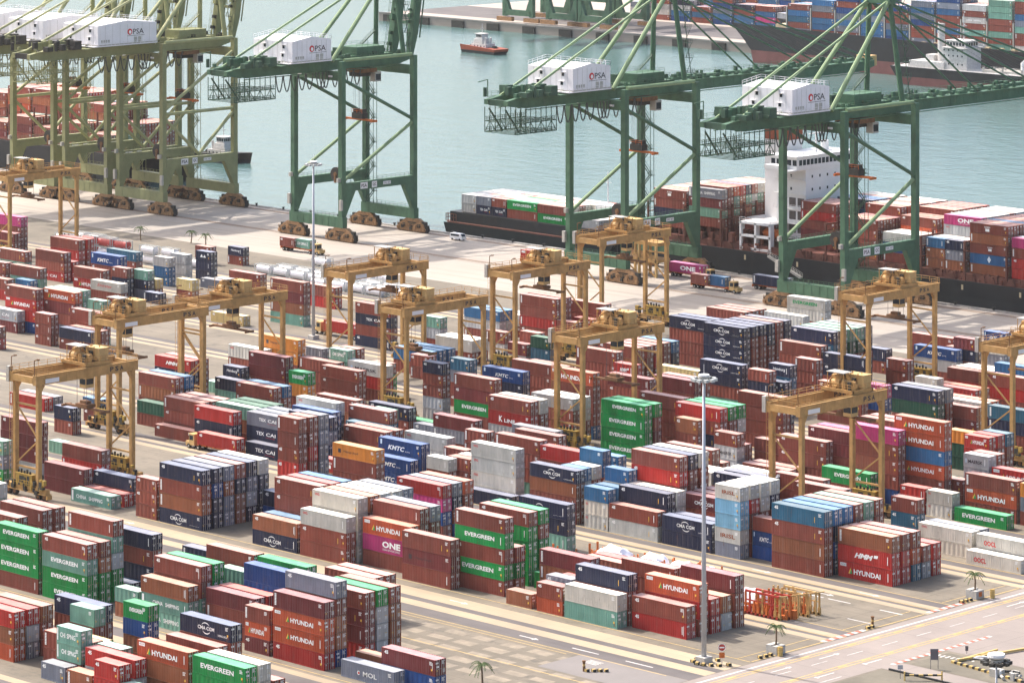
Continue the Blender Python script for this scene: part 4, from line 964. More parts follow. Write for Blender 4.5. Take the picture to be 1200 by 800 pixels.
STACKS = """
y -502.0 380.5 1 2.72 0.00 o:CO*/b*/r*
y -502.0 383.3 1 2.72 0.00 S/w/r*
y -502.0 386.2 1 2.72 0.00 R/R/b*
y -479.0 377.6 0 2.77 0.00 S*
y -472.3 377.6 0 2.69 0.00 b*
y -465.7 377.6 0 2.71 0.00 r/r*
y -478.7 380.5 0 2.68 0.00 R/g:CH*/g:CH*
y -485.6 383.3 1 2.80 0.00 R/R
y -486.0 389.1 0 2.92 0.00 R/R/g*
y -472.0 383.3 0 2.92 0.00 K/g
y -475.9 391.9 0 2.63 0.00 b/b/K*/G:EV*
y -461.9 383.3 1 2.74 0.00 b/b*/o:HY*
y -461.9 386.2 1 2.74 0.00 b
y -448.6 383.3 1 2.72 0.00 G/G/G:EV*
y -448.6 386.2 1 2.72 0.00 R/W/W*
y -458.9 377.6 0 2.92 0.00 g
y -461.8 389.1 1 2.68 0.00 R/R/R*
y -461.8 391.9 1 2.72 0.00 R/R/R/N:CM*
y -448.5 389.1 1 2.63 0.00 B/R
y -480.7 386.2 0 2.50 0.00 r/Y
y -471.4 380.5 1 2.92 0.00 w/r*
y -536.0 412.2 1 2.71 0.00 R*/G:EV*/G:EV*/G:EV*
y -522.5 412.2 1 2.70 0.00 G:EV*/G:EV*/g:EV*/R:sm*
y -522.5 415.1 1 2.70 0.00 G/G/b/R*
y -522.5 417.9 1 2.79 0.00 G/G/w/g/R*
y -549.4 423.7 1 2.72 0.00 b/R/R/R*
y -549.4 426.6 1 2.72 0.00 R/R/R/R*
y -545.5 415.1 1 2.87 0.00 b/R/R/R
y -540.6 438.9 1 2.83 0.00 g/r
y -519.0 423.7 1 2.81 0.00 B/N/R*/N*
y -521.4 420.8 1 2.88 0.00 N
y -502.7 412.2 0 2.50 0.00 b/g
y -493.6 391.9 1 2.86 0.00 G/R/N*
y -495.8 412.2 1 2.66 0.00 g:CS/g:CS*/b*
y -495.9 415.1 1 2.72 0.00 g/g/R/R*
y -495.9 417.9 1 2.72 0.00 R/R/G/G*
y -489.1 423.7 1 2.92 0.00 g/R/g
y -482.4 415.1 1 2.58 0.00 R/R*/D*
y -482.4 417.9 1 2.58 0.00 R/R/r
y -479.3 420.8 1 2.85 0.00 R/R/K/K*
y -482.4 426.6 1 2.77 0.00 b/R/G/G*
y -495.6 426.6 1 2.76 0.00 K/N/R/R*
y -516.5 438.9 1 2.81 0.00 R/N
y -462.6 415.1 1 2.75 0.00 K/b/b/R/S:sm*
y -462.3 412.2 1 2.75 0.00 r:sm*/o:HY*/o:HY*/D*
y -462.0 420.8 1 2.78 0.00 r/D*/D*/R*
y -462.0 423.7 1 2.78 0.00 w/w/w/G*
y -462.0 426.6 1 2.78 0.00 b/b/b/R*
y -469.3 412.2 0 2.50 0.00 D:sm*/o:HY*/R*
y -479.0 438.9 1 2.59 0.00 R/R/R
y -479.0 441.7 1 2.59 0.00 R/R/R
y -446.0 412.2 1 2.78 0.00 S:MO*
y -448.9 417.9 1 2.50 0.00 b
y -439.7 415.1 1 2.64 0.00 K/D*
y -614.1 473.8 1 2.75 0.00 w*/D*/D*/D*
y -614.4 465.2 1 2.83 0.00 G/S/g
y -594.3 473.8 1 2.74 0.00 B/r/R*
y -592.8 468.1 1 2.77 0.00 D*/D*
y -581.0 470.9 1 2.56 0.00 R/N:sm*
y -580.8 465.2 1 2.50 0.00 g:CS*
y -580.5 468.1 1 2.50 0.00 r
y -621.4 491.9 0 2.50 0.00 g
y -561.1 465.2 0 2.54 0.00 R/R:sm/R:sm
y -582.3 438.9 1 2.85 0.00 G/g/W
y -554.1 465.2 1 2.82 0.00 N:CM*/b*/R*/N:sm*
y -554.1 468.1 1 2.82 0.00 N/N/K/N
y -554.1 470.9 1 2.82 0.00 S/S/b/S
y -554.1 473.8 1 2.82 0.00 b/b/N/R
y -554.1 476.7 1 2.82 0.00 N/w/S/N
y -554.1 479.6 1 2.82 0.00 N/N/N/W
y -527.5 465.2 1 2.72 0.00 N:CM*/b*
y -527.5 468.1 1 2.72 0.00 R/B
y -540.8 479.6 1 2.92 0.00 K/N
y -527.7 470.9 1 2.86 0.00 R/R/R*/R*
y -527.7 473.8 1 2.86 0.00 R/R/R/r
y -527.7 476.7 1 2.86 0.00 R/R/R/B
y -514.3 465.2 1 2.85 0.00 R*/R:sm*/W:OR*
y -514.2 468.1 1 2.89 0.00 W/W/W/W:OR*
y -514.2 470.9 1 2.89 0.00 R/R/R/b
y -514.2 473.8 1 2.89 0.00 R/R/W/W
y -514.2 476.7 1 2.89 0.00 b/R/W/W
y -514.2 479.6 1 2.89 0.00 R/R/W/S
y -500.7 468.1 1 2.85 0.00 R*/M:ON*/o:HY*
y -487.4 465.2 1 2.89 0.00 R*/D:HL*/R*
y -501.1 470.9 1 2.80 0.00 R/R/R/R*
y -501.1 473.8 1 2.80 0.00 K/M/R/S
y -516.8 491.9 1 2.50 0.00 R/K/M/r:sm*
y -516.8 494.7 1 2.50 0.00 K/R/N/S
y -516.8 497.6 1 2.50 0.00 R/N/R/o
y -477.0 468.1 1 2.73 0.00 R*/G:EV*/R*/G:EV*/R*
y -477.0 470.9 1 2.73 0.00 b/G/R
y -479.6 476.7 1 2.59 0.00 G/G/G/G/R*
y -479.6 479.6 1 2.59 0.00 G/G/G/R/G
y -461.8 473.8 1 2.69 0.00 R/b/D*
y -461.4 465.2 0 2.50 0.00 b*
y -454.1 465.2 0 2.50 0.00 o*/R*
y -465.9 476.7 1 2.92 0.00 G:EV
y -454.6 468.1 0 2.85 0.00 R/S
y -454.3 470.9 0 2.64 0.00 b/r
y -447.4 465.2 1 2.87 0.00 g*/W*
y -447.7 468.1 1 2.86 0.00 R/R/N:sm*
y -468.5 491.9 1 2.90 0.00 R
y -468.5 494.7 1 2.90 0.00 r
y -447.6 479.6 1 2.58 0.00 R/R/R*
y -434.4 468.1 1 2.74 0.00 r:sm*/R:sm*
y -434.1 470.9 1 2.90 0.00 R/r/o:HY*
y -434.1 473.8 1 2.90 0.00 r/r
y -434.1 476.7 1 2.90 0.00 w/b
y -433.9 479.6 1 2.92 0.00 R/R/D*
y -433.8 521.3 1 2.92 0.00 r:HY*/r:HM*/b*
y -433.8 524.1 1 2.92 0.00 r/r/R*
y -433.8 527.0 1 2.92 0.00 T/o/R
y -433.8 529.9 1 2.92 0.00 S/R
y -433.8 532.8 1 2.92 0.00 r/r
y -446.9 518.4 1 2.90 0.00 R*/b*/R*/T*
y -446.9 521.3 1 2.90 0.00 N/K/N/B
y -446.9 524.1 1 2.90 0.00 N/N/N/B
y -446.9 527.0 1 2.90 0.00 R/R/R/R
y -446.9 529.9 1 2.90 0.00 R/R/g/g
y -446.9 532.8 1 2.90 0.00 R/R/R/R
y -454.0 521.3 0 2.54 0.00 K/K:KM/R
y -460.5 518.4 0 2.61 0.00 S*/W:IR*/L*/L*/W:IR*
y -460.5 521.3 0 2.61 0.00 R/R/R/r/W
y -460.5 524.1 0 2.61 0.00 W/R/R/W/W
y -460.5 527.0 0 2.61 0.00 R/R/R/N/W
y -473.6 518.4 1 2.70 0.00 N*/N:CM*
y -473.4 521.3 1 2.65 0.00 N/N
y -473.4 524.1 1 2.65 0.00 R
y -476.4 527.0 1 2.60 0.00 R/R/D:CM*
y -476.4 529.9 1 2.60 0.00 R/R/R
y -476.4 532.8 1 2.60 0.00 R/b/R
y -487.0 518.4 1 2.77 0.00 W:sm*/R:sm*
y -487.2 521.3 1 2.81 0.00 R/N/N:sm*
y -487.2 524.1 1 2.81 0.00 W/W/W
y -493.4 518.4 0 2.60 0.00 W:OR/W:OR/B*
y -493.4 521.3 0 2.60 0.00 R/R/B
y -502.7 521.3 0 2.50 0.00 R/B/W:OR/B
y -502.7 524.1 0 2.50 0.00 R/R/R/W
y -507.8 518.4 1 2.54 0.00 R/R/b*/N:CM*
y -493.1 500.5 1 2.89 0.00 g/N*/N:CM*
y -489.3 527.0 1 2.83 0.00 R/R/R/r:sm*/R*
y -489.3 529.9 1 2.83 0.00 R/R/R/R/N
y -489.3 532.8 1 2.83 0.00 G/R/R/R/W
y -493.5 524.1 0 2.64 0.00 w/R/W/B*
y -502.9 527.0 0 2.50 0.00 K/R/R/B/B*
y -504.3 532.8 0 2.61 0.00 R/R/B/B
y -516.2 529.9 1 2.69 0.00 R/R/R/r:sm*
y -526.7 521.3 1 2.79 0.00 W/W:OR*/W:OR*/W:OR*
y -525.0 518.4 1 2.77 0.00 N*
y -533.2 521.3 0 2.50 0.00 b/R/R
y -533.2 524.1 0 2.50 0.00 R/R/W
y -540.2 527.0 0 2.50 0.00 R/R/R
y -540.2 532.8 0 2.55 0.00 S/R/R/R
y -528.6 529.9 1 2.85 0.00 g/R/R/R*
y -541.1 548.0 1 2.69 0.00 N/R/R*
y -544.7 550.8 1 2.71 0.00 G/N/S
y -564.9 548.0 1 2.65 0.00 R/S/D*
y -548.8 527.0 0 2.50 0.00 N
y -541.4 524.1 0 2.50 0.00 R/N
y -536.2 518.4 0 2.50 0.00 K/R/W*
y -553.1 518.4 1 2.82 0.00 K:KM/K:KM*
y -553.1 521.3 1 2.82 0.00 R/K/K:KM*
y -554.5 529.9 1 2.77 0.00 W/W/W:OR*
y -554.5 532.8 1 2.77 0.00 R/R
y -547.0 503.3 1 2.68 0.00 D/R/R*/O:HL*
y -566.4 524.1 1 2.89 0.00 R/R/R:sm*
y -566.4 527.0 1 2.89 0.00 R/R/R
y -560.0 500.5 0 2.92 0.00 R/r:sm/R:sm*/R*/R*
y -560.0 503.3 0 2.92 0.00 R/R/r/R/R
y -560.0 506.2 0 2.92 0.00 w/S/S/S/S
y -592.9 521.3 1 2.78 0.00 N/N:CA*/S:CA*
y -592.9 524.1 1 2.78 0.00 N/N/S
y -592.9 527.0 1 2.78 0.00 R/N/S
y -589.9 518.4 1 2.92 0.00 N:CA*
y -606.1 518.4 1 2.74 0.00 R/N:sm*/r:sm*
y -619.5 521.3 1 2.67 0.00 R/R/R*
y -619.4 524.1 1 2.67 0.00 R/R/R
y -619.5 527.0 1 2.67 0.00 R/R/R
y -619.1 518.4 1 2.55 0.00 R*
y -605.9 524.1 1 2.74 0.00 R/b/g
y -605.9 527.0 1 2.74 0.00 R/R/F
y -605.9 529.9 1 2.74 0.00 R/R/F
y -623.5 545.1 1 2.50 0.00 R/R/R*
y -623.5 548.0 1 2.50 0.00 b/R/B
y -578.9 521.3 1 2.85 0.00 N/N/N/K
y -576.7 518.4 1 2.76 0.00 N/N/S/N
y -587.1 529.9 1 2.77 0.00 b/N/N/W:OR*
y -597.5 545.1 1 2.76 0.00 R/b/R
y -574.3 532.8 1 2.65 0.00 G/R/T/R:sm*
y -580.9 545.1 0 2.50 0.00 R/T/g:CH
y -572.0 529.9 1 2.67 0.00 R/R/T
y -593.5 556.6 1 2.82 0.00 R/N*
y -587.3 559.5 1 2.88 0.00 G
y -579.8 556.6 1 2.92 0.00 S
y -634.8 527.0 1 2.63 0.00 r/R/b/R*
y -634.8 529.9 1 2.63 0.00 S/R/N/B
y -650.9 545.1 1 2.50 0.00 R/R/N/r:HM*
y -650.9 548.0 1 2.50 0.00 R/R/R/R
y -631.7 524.1 1 2.61 0.00 R/F
y -668.8 518.4 1 2.92 0.00 r*
y -668.8 521.3 1 2.92 0.00 S
y -637.7 506.2 0 2.85 0.00 R/N*
y -653.8 527.0 0 2.71 0.00 B
y -642.9 518.4 0 2.86 0.00 R*
y -727.6 571.7 0 2.55 0.00 R:sm/R:sm/R
y -718.2 571.7 1 2.61 0.00 R*/N*
y -718.2 574.6 1 2.61 0.00 R/R
y -721.0 577.4 1 2.92 0.00 g/R/R*
y -721.0 580.3 0 2.50 0.00 N/R/R
y -747.5 604.1 0 2.50 0.00 W/g
y -750.3 580.3 1 2.73 0.00 K/r/r:HY*/R*
y -738.8 583.2 1 2.76 0.00 S/R/D/o:HY*
y -754.1 577.4 1 2.75 0.00 D/w:CA
y -738.5 559.5 1 2.77 0.00 r/R
y -784.4 609.9 0 2.76 0.00 R/B
y -790.2 612.8 1 2.79 0.00 R/g/R*
y -804.5 612.8 1 2.78 0.00 r/R/R
y -796.2 607.0 1 2.75 0.00 r/R
y -768.7 607.0 1 2.67 0.00 r/W
y -768.7 609.9 1 2.67 0.00 g/g
y -809.7 636.4 1 2.65 0.00 r:CA/R/R*
y -809.7 639.2 1 2.65 0.00 r/r
y -830.2 639.2 1 2.92 0.00 g/R
y -789.9 633.5 1 2.82 0.00 r:HY/R*
y -770.4 630.6 0 2.63 0.00 N/N/R
y -772.1 624.9 1 2.50 0.00 R/W:EM*
y -789.7 639.2 1 2.92 0.00 R/R/K:KM*
y -798.2 651.6 1 2.56 0.00 R/R/T
y -822.5 651.6 1 2.82 0.00 R/r/R*
y -822.5 654.5 1 2.82 0.00 R/r/r
y -850.7 651.6 1 2.50 0.00 R/R/D
y -855.1 657.3 1 2.77 0.00 R/D/R/M
y -778.5 651.6 0 2.54 0.00 B/B/w
y -778.3 657.3 0 2.62 0.00 w/w/w
y -778.2 666.0 0 2.55 0.00 N/N/N:AA
y -799.3 683.9 0 2.52 0.00 R/R
y -792.3 689.7 0 2.50 0.00 R/N:SC
y -757.9 660.2 1 2.57 0.00 R/R*
y -754.5 639.2 0 2.83 0.00 R/Y
y -766.1 657.3 1 2.55 0.00 S*
y -711.5 633.5 1 2.75 0.00 g*/b*/D*/R*
y -725.7 657.3 1 2.79 0.00 r/R
y -757.4 630.6 0 2.85 0.00 N
y -765.5 633.5 0 2.50 0.00 S/N/g
y -765.5 636.4 0 2.50 0.00 R/Y
y -648.4 574.6 1 2.84 0.00 R/R/O/O:HL*
y -656.6 571.7 1 2.83 0.00 R/R/W:OR
y -635.7 559.5 1 2.72 0.00 F/R/D*/D*
y -641.1 556.6 0 2.51 0.00 g/g/N:SC
y -640.4 553.7 1 2.66 0.00 g/N
y -650.5 559.5 0 2.50 0.00 g
y -635.6 574.6 1 2.59 0.00 R/R/R
y -622.4 559.5 0 2.78 0.00 R/O/G:EV
y -625.2 571.7 1 2.53 0.00 R/R*/R:sm*
y -628.8 577.4 0 2.57 0.00 R/R/g/g:CH
y -628.8 580.3 0 2.57 0.00 R/R/R/R
y -646.4 586.0 0 2.50 0.00 R/R/S
y -622.6 577.4 1 2.78 0.00 R/r/W:MK*
y -621.4 583.2 0 2.50 0.00 G/G:EV/R
y -671.1 624.9 1 2.63 0.00 N*/R*/N:CA*/R:sm*
y -638.9 607.0 1 2.92 0.00 R/B
y -638.9 609.9 1 2.92 0.00 R/B
y -638.9 612.8 1 2.92 0.00 R/B
y -630.2 604.1 0 2.74 0.00 R/R
y -656.7 633.5 0 2.62 0.00 R/w/g
y -643.4 624.9 1 2.88 0.00 R/W*
y -643.4 627.8 1 2.88 0.00 R/W
y -640.1 630.6 0 2.50 0.00 w/r
y -598.7 586.0 0 2.69 0.00 R/R/S/T
y -592.5 571.7 0 2.50 0.00 w/w/R:sm/R/N
y -582.9 571.7 1 2.77 0.00 R/G:EV*/D:sm*/R*
y -557.3 556.6 1 2.92 0.00 R/w/r:KL*/R*
y -557.3 559.5 1 2.92 0.00 R/R/R/W
y -585.8 583.2 1 2.71 0.00 R/R/N/K:KM*
y -559.6 571.7 1 2.50 0.00 R/R/R/w:sm*
y -559.6 574.6 1 2.50 0.00 R/R/W/W
y -597.4 604.1 1 2.77 0.00 R/R/R*
y -595.4 607.0 1 2.67 0.00 R/r/R
y -562.1 580.3 1 2.79 0.00 B/R/R/R*/o:HY*
y -640.7 639.2 0 2.79 0.00 w/R
y -625.0 630.6 0 2.83 0.00 w/D
y -623.9 633.5 0 2.68 0.00 w/w/R
y -617.5 630.6 0 2.65 0.00 R/T/F
y -639.0 657.3 0 2.54 0.00 R/S
y -629.4 651.6 0 2.60 0.00 R/R/R
y -629.3 657.3 0 2.62 0.00 R/R/r
y -661.7 660.2 1 2.74 0.00 R/W
y -661.7 663.1 1 2.74 0.00 W/w
y -660.8 651.6 1 2.50 0.00 R/w/B*
y -660.8 654.5 1 2.50 0.00 R/W/B
y -641.7 651.6 1 2.53 0.00 R/R/r/R*/R*
y -641.7 654.5 1 2.53 0.00 R/R/R/R/R
y -634.0 660.2 1 2.82 0.00 R/R/R/R*
y -638.9 681.1 0 2.73 0.00 R/g
y -620.3 657.3 1 2.83 0.00 R/R/R*
y -600.8 660.2 1 2.80 0.00 R/R/R/N:CM*
y -600.8 663.1 1 2.80 0.00 R/R/R/N
y -582.4 651.6 1 2.53 0.00 R/N/N:CM*/N:CM*/N:CM*
y -582.4 654.5 1 2.53 0.00 R/R/R/R/N
y -582.4 657.3 1 2.53 0.00 R/R/R/R/N
y -582.4 660.2 1 2.53 0.00 R/R/R/N/N
y -582.4 663.1 1 2.53 0.00 R/R/R/R/R
y -582.4 666.0 1 2.53 0.00 R/R/R/N/N
y -559.6 624.9 1 2.60 0.00 g/R/N*/N:CM*
y -590.5 624.9 1 2.62 0.00 R/R/b/R*
y -590.5 627.8 1 2.62 0.00 R/R/R/R
y -590.5 630.6 1 2.62 0.00 R/R/r/R
y -590.5 633.5 1 2.62 0.00 R/R/R/R
y -590.5 636.4 1 2.62 0.00 R/b/N/B
y -585.8 612.8 1 2.88 0.00 R/R/R/R*
y -568.9 607.0 0 2.68 0.00 G/R/R/r:HM
y -560.1 609.9 1 2.92 0.00 K/R/D*
y -560.1 612.8 1 2.92 0.00 b/R/R
y -570.2 627.8 1 2.50 0.00 R/F
y -570.2 630.6 1 2.50 0.00 b/R
y -570.2 633.5 1 2.50 0.00 R/G
y -570.2 636.4 1 2.50 0.00 G/G
y -570.2 639.2 1 2.50 0.00 G/O
y -572.4 624.9 1 2.50 0.00 R/R/Y
y -539.4 571.7 1 2.81 0.00 G:EV/G:EV*/G:EV*/G:EV*
y -539.4 574.6 1 2.81 0.00 R/D/R/G
y -539.3 583.2 1 2.81 0.00 R/R/R/R:sm*
y -562.6 598.4 1 2.58 0.00 R/R/R/D*
y -526.4 580.3 1 2.79 0.00 R/N/R/r:sm*
y -526.4 583.2 1 2.79 0.00 R/R/R/G
y -526.4 586.0 1 2.79 0.00 R/R/W/G
y -510.7 574.6 0 2.70 0.00 w/w:MK/R:sm*
y -511.1 577.4 0 2.78 0.00 R/D
y -526.5 601.3 1 2.50 0.00 R/R/N:CA/w
y -525.1 598.4 1 2.82 0.00 R/R*/R*/R*
y -509.9 586.0 1 2.62 0.00 R/R
y -498.3 580.3 1 2.77 0.00 R/R*/R:sm*
y -493.1 583.2 1 2.58 0.00 R/R/D/D:sm*
y -493.1 586.0 1 2.58 0.00 R/R/M/M
y -545.5 624.9 0 2.50 0.00 R/R/N/R
y -544.6 630.6 0 2.67 0.00 R/R/T/N:SC
y -543.6 627.8 0 2.50 0.00 R/N/N:CM
y -544.3 639.2 0 2.71 0.00 R/R/R/R
y -530.6 630.6 1 2.87 0.00 R*/R*/R:sm*
y -528.9 636.4 1 2.77 0.00 R/K/M:ON*
y -559.5 651.6 1 2.83 0.00 K/F/R/R*
y -558.4 654.5 1 2.84 0.00 g/R/F/T/N*
y -558.4 657.3 1 2.84 0.00 B/w/R/F/g
y -558.4 660.2 1 2.84 0.00 R/R/R/F/g
y -558.4 663.1 1 2.84 0.00 w/R/R/F/g
y -558.4 666.0 1 2.84 0.00 R/R/R/N/S
y -612.9 686.8 1 2.92 0.00 R/R/R
y -612.9 689.7 1 2.92 0.00 R/R/R
y -612.9 692.5 1 2.92 0.00 R/R/R
y -599.4 692.5 1 2.88 0.00 W/W/W
y -612.6 716.4 1 2.73 0.00 R/W/W:EG*
y -546.7 651.6 1 2.54 0.00 S/R/N*/N*
y -567.1 683.9 1 2.86 0.00 R/N
y -505.4 624.9 1 2.92 0.00 D/R/F*/N:sm*
y -505.4 627.8 1 2.92 0.00 K/R/R/S
y -522.8 654.5 0 2.50 0.00 R/W/W
y -540.3 666.0 0 2.62 0.00 R/R/R
y -532.5 678.2 1 2.63 0.00 r/R*
y -532.5 681.1 1 2.63 0.00 W/W
y -532.5 683.9 1 2.63 0.00 R/W
y -511.0 666.0 1 2.69 0.00 R/r*/R*
y -520.6 657.3 1 2.85 0.00 r/r
y -520.6 660.2 1 2.85 0.00 R/o
y -499.8 630.6 1 2.73 0.00 R/D/R*
y -499.8 633.5 1 2.92 0.00 R/R/W
y -499.8 636.4 1 2.92 0.00 R/R/o
y -554.3 692.5 1 2.92 0.00 R/R/R*
y -537.4 686.8 0 2.62 0.00 R/R/N/D
y -547.1 710.6 0 2.63 0.00 S/W/K:KM
y -546.6 683.9 1 2.66 0.00 R/w*/K:KM*
y -542.0 689.7 0 2.50 0.00 R/w/R
y -519.2 678.2 1 2.65 0.00 R/B/B
y -466.3 577.4 1 2.81 0.00 R/R/o:HY*/B*/o:HY*/o:HY*
y -478.8 609.9 0 2.64 0.00 F/F/O
y -507.7 636.4 0 2.62 0.00 R/R/N
y -465.6 598.4 0 2.57 0.00 R/R/r/r:HY*
y -465.6 601.3 0 2.57 0.00 R/R/R/r
y -465.6 604.1 0 2.57 0.00 N/R/R/T
y -480.0 624.9 1 2.66 0.00 R/R/N/T*
y -492.2 598.4 1 2.58 0.00 R/N/R/R
y -492.2 601.3 1 2.58 0.00 R/R/N/R
y -475.4 574.6 1 2.88 0.00 K/R/R*/R*/M*
y -497.4 604.1 1 2.88 0.00 R
y -478.2 580.3 1 2.59 0.00 R/R
y -479.9 571.7 1 2.91 0.00 R/G:EV*
y -473.1 583.2 1 2.88 0.00 K
y -473.1 586.0 1 2.88 0.00 W
y -464.2 580.3 1 2.83 0.00 R/R
y -460.5 583.2 0 2.50 0.00 S/g:CH
y -460.6 586.0 0 2.69 0.00 o
y -460.3 571.7 0 2.50 0.00 r/r
y -453.8 571.7 0 2.50 0.00 W:OR/W:OR*
y -445.6 550.8 0 2.72 0.00 R/T*/R*
y -453.9 583.2 0 2.59 0.00 R/R/w/w:MK*
y -453.9 586.0 0 2.59 0.00 R/R/R/R
y -447.0 583.2 1 2.87 0.00 R/r/r:HY
y -449.0 577.4 1 2.70 0.00 R/o:HY*/R*
y -435.9 577.4 1 2.68 0.00 R/S/O
y -447.1 571.7 1 2.71 0.00 G:EV*
y -436.9 548.0 1 2.50 0.00 W/W:OR*
y -436.9 550.8 1 2.50 0.00 N/S
y -423.6 548.0 1 2.50 0.00 W/W:OC*
y -423.6 545.1 1 2.50 0.00 W:OC*
y -466.9 548.0 1 2.73 0.00 R/R/R:sm*
y -527.5 604.1 1 2.50 0.00 b
y -507.5 556.6 1 2.92 0.00 R/R/R
y -507.5 559.5 1 2.92 0.00 R/R
y -493.1 556.6 1 2.81 0.00 W/W
y -493.1 559.5 1 2.81 0.00 W/W
y -484.6 545.1 1 2.61 0.00 R/R/N:sm
y -484.6 548.0 1 2.61 0.00 R/R/N
y -491.3 545.1 0 2.50 0.00 W/W/W
y -491.3 548.0 0 2.50 0.00 W/W/W
y -503.1 574.6 1 2.80 0.00 R
y -503.1 577.4 1 2.80 0.00 R
y -548.3 601.3 1 2.81 0.00 b
y -548.3 604.1 1 2.81 0.00 b
y -523.7 577.4 0 2.92 0.00 D/R/b*
y -474.3 550.8 1 2.83 0.00 N/R/R*
s -605.6 780.8 1 2.62 7.60 b:vs*/B:db*/R:lg*/b:vs*/R:lg*
s -605.6 783.3 1 2.62 15.46 o/R
s -605.6 785.8 1 2.62 15.46 r/R
s -605.6 788.3 1 2.62 18.08 B
s -605.6 790.8 1 2.62 18.08 R
s -605.6 793.3 1 2.62 18.08 o
s -605.6 795.8 1 2.62 18.08 R
s -605.6 798.3 1 2.62 18.08 R
s -605.6 800.8 1 2.62 18.08 R
s -605.6 803.3 1 2.62 18.08 B
s -592.2 780.8 1 2.62 7.60 r/r:sm/R/M
s -592.2 783.3 1 2.62 15.46 W
s -592.2 785.8 1 2.62 15.46 R
s -620.0 780.8 0 2.62 7.60 b:vs/b/B:vs
s -620.0 783.3 0 2.62 12.84 W
s -620.0 785.8 0 2.62 12.84 w
s -613.6 780.8 0 2.62 7.60 b/S:sm/N:sm
s -613.6 783.3 0 2.62 12.84 W
s -613.6 785.8 0 2.62 12.84 w
s -620.0 788.3 1 2.62 12.84 r/w:OR/M:ON
s -620.0 790.8 1 2.62 18.08 W
s -620.0 793.3 1 2.62 18.08 w
s -620.0 795.8 1 2.62 18.08 W
s -620.0 798.3 1 2.62 18.08 W
s -620.0 800.8 1 2.62 18.08 R
s -620.0 803.3 1 2.62 18.08 W
s -620.0 805.8 1 2.62 18.08 w
s -620.0 808.3 1 2.62 18.08 W
s -634.5 780.8 1 2.62 7.60 R:vs*/K*/W*
s -634.5 783.3 1 2.62 7.60 g/b/w
s -634.5 785.8 1 2.62 12.84 W
s -634.5 788.3 1 2.62 13.84 o/R:sm*
s -634.5 790.8 1 2.62 13.84 R/o
s -634.5 793.3 1 2.62 16.46 R
s -634.5 795.8 1 2.62 18.08 R
s -634.5 798.3 1 2.62 18.08 R
s -634.5 800.8 1 2.62 18.08 r
s -634.5 803.3 1 2.62 18.08 R
s -634.5 805.8 1 2.62 18.08 R
s -634.5 808.3 1 2.62 18.08 r
s -648.5 780.8 1 2.62 7.60 b/R/R/R*
s -648.5 783.3 1 2.62 12.84 b/b
s -648.5 785.8 1 2.62 12.84 R/R
s -648.5 788.3 1 2.62 12.84 N/D
s -648.5 790.8 1 2.62 15.46 r/R*
s -648.5 793.3 1 2.62 18.08 o
s -648.5 795.8 1 2.62 18.08 W
s -648.5 798.3 1 2.62 18.08 R
s -648.5 800.8 1 2.62 18.08 R
s -648.5 803.3 1 2.62 18.08 W
s -648.5 805.8 1 2.62 18.08 o
s -648.5 808.3 1 2.62 18.08 W
s -667.0 785.8 1 2.50 7.60 R/D/R/r/R:vs*
s -667.0 788.3 1 2.50 7.60 R/r/R/o/R
s -667.0 790.8 1 2.50 15.10 R/R
s -667.0 793.3 1 2.50 15.10 w/R
s -662.5 795.8 1 2.62 15.46 T/N
s -662.5 798.3 1 2.62 18.08 K
s -662.5 800.8 1 2.62 18.08 B
s -662.5 803.3 1 2.62 18.08 R
s -662.5 805.8 1 2.62 18.08 W
s -662.5 808.3 1 2.62 18.08 w
s -703.3 780.8 1 2.62 10.60 R/g/D:sm/S:CS*
s -703.3 783.3 1 2.70 8.10 R/R/R/R/R
s -703.3 785.8 1 2.70 8.10 R/R/g/g/o
s -703.3 788.3 1 2.70 8.10 g/R/R/b/r
s -703.3 790.8 1 2.70 10.80 R/b/g/N
s -703.3 793.3 1 2.70 10.80 g/g/w/R
s -703.3 795.8 1 2.70 10.80 R/R/g/w
s -703.3 798.3 1 2.70 10.80 g/b/R/W
s -703.3 800.8 1 2.70 10.80 w/R/R/R
s -703.3 803.3 1 2.70 10.80 b/R/R/R
s -716.5 780.8 1 2.62 9.10 R/N/R/R:lg
s -716.5 783.3 1 2.62 9.10 N
s -716.5 783.3 1 2.62 16.96 R
s -716.5 785.8 1 2.62 16.96 o
s -716.5 788.3 1 2.62 16.96 W
s -716.5 790.8 1 2.62 16.96 R
s -716.5 793.3 1 2.62 16.96 R
s -716.5 795.8 1 2.62 16.96 o
s -716.5 798.3 1 2.62 16.96 W
s -716.5 800.8 1 2.62 16.96 R
s -716.5 803.3 1 2.62 16.96 R
s -689.5 787.0 1 2.62 7.60 R/R*
s -689.5 789.5 1 2.62 7.60 R/R
s -689.5 792.0 1 2.62 7.60 R/R
s -689.5 794.5 1 2.62 7.60 b/R
s -689.5 797.0 1 2.62 7.60 b/b
s -689.5 799.5 1 2.62 10.22 b
s -689.5 802.0 1 2.62 10.22 D
b -801.2 789.0 0 2.62 4.00 w/w
b -801.2 791.5 0 2.62 6.62 S
b -801.2 794.0 0 2.62 6.62 S
b -801.2 796.5 0 2.62 6.62 w
b -801.2 799.0 0 2.62 6.62 S
b -801.2 801.5 0 2.62 6.62 w
b -801.2 804.0 0 2.62 6.62 S
b -794.9 789.0 0 2.62 4.00 N:CA/S
b -794.9 791.5 0 2.62 6.62 S
b -794.9 794.0 0 2.62 6.62 R
b -794.9 796.5 0 2.62 6.62 w
b -794.9 799.0 0 2.62 6.62 W
b -794.9 801.5 0 2.62 6.62 S
b -794.9 804.0 0 2.62 6.62 S
b -788.6 789.0 0 2.62 4.00 N:CA/R
b -788.6 791.5 0 2.62 6.62 R
b -788.6 794.0 0 2.62 6.62 W
b -788.6 796.5 0 2.62 6.62 w
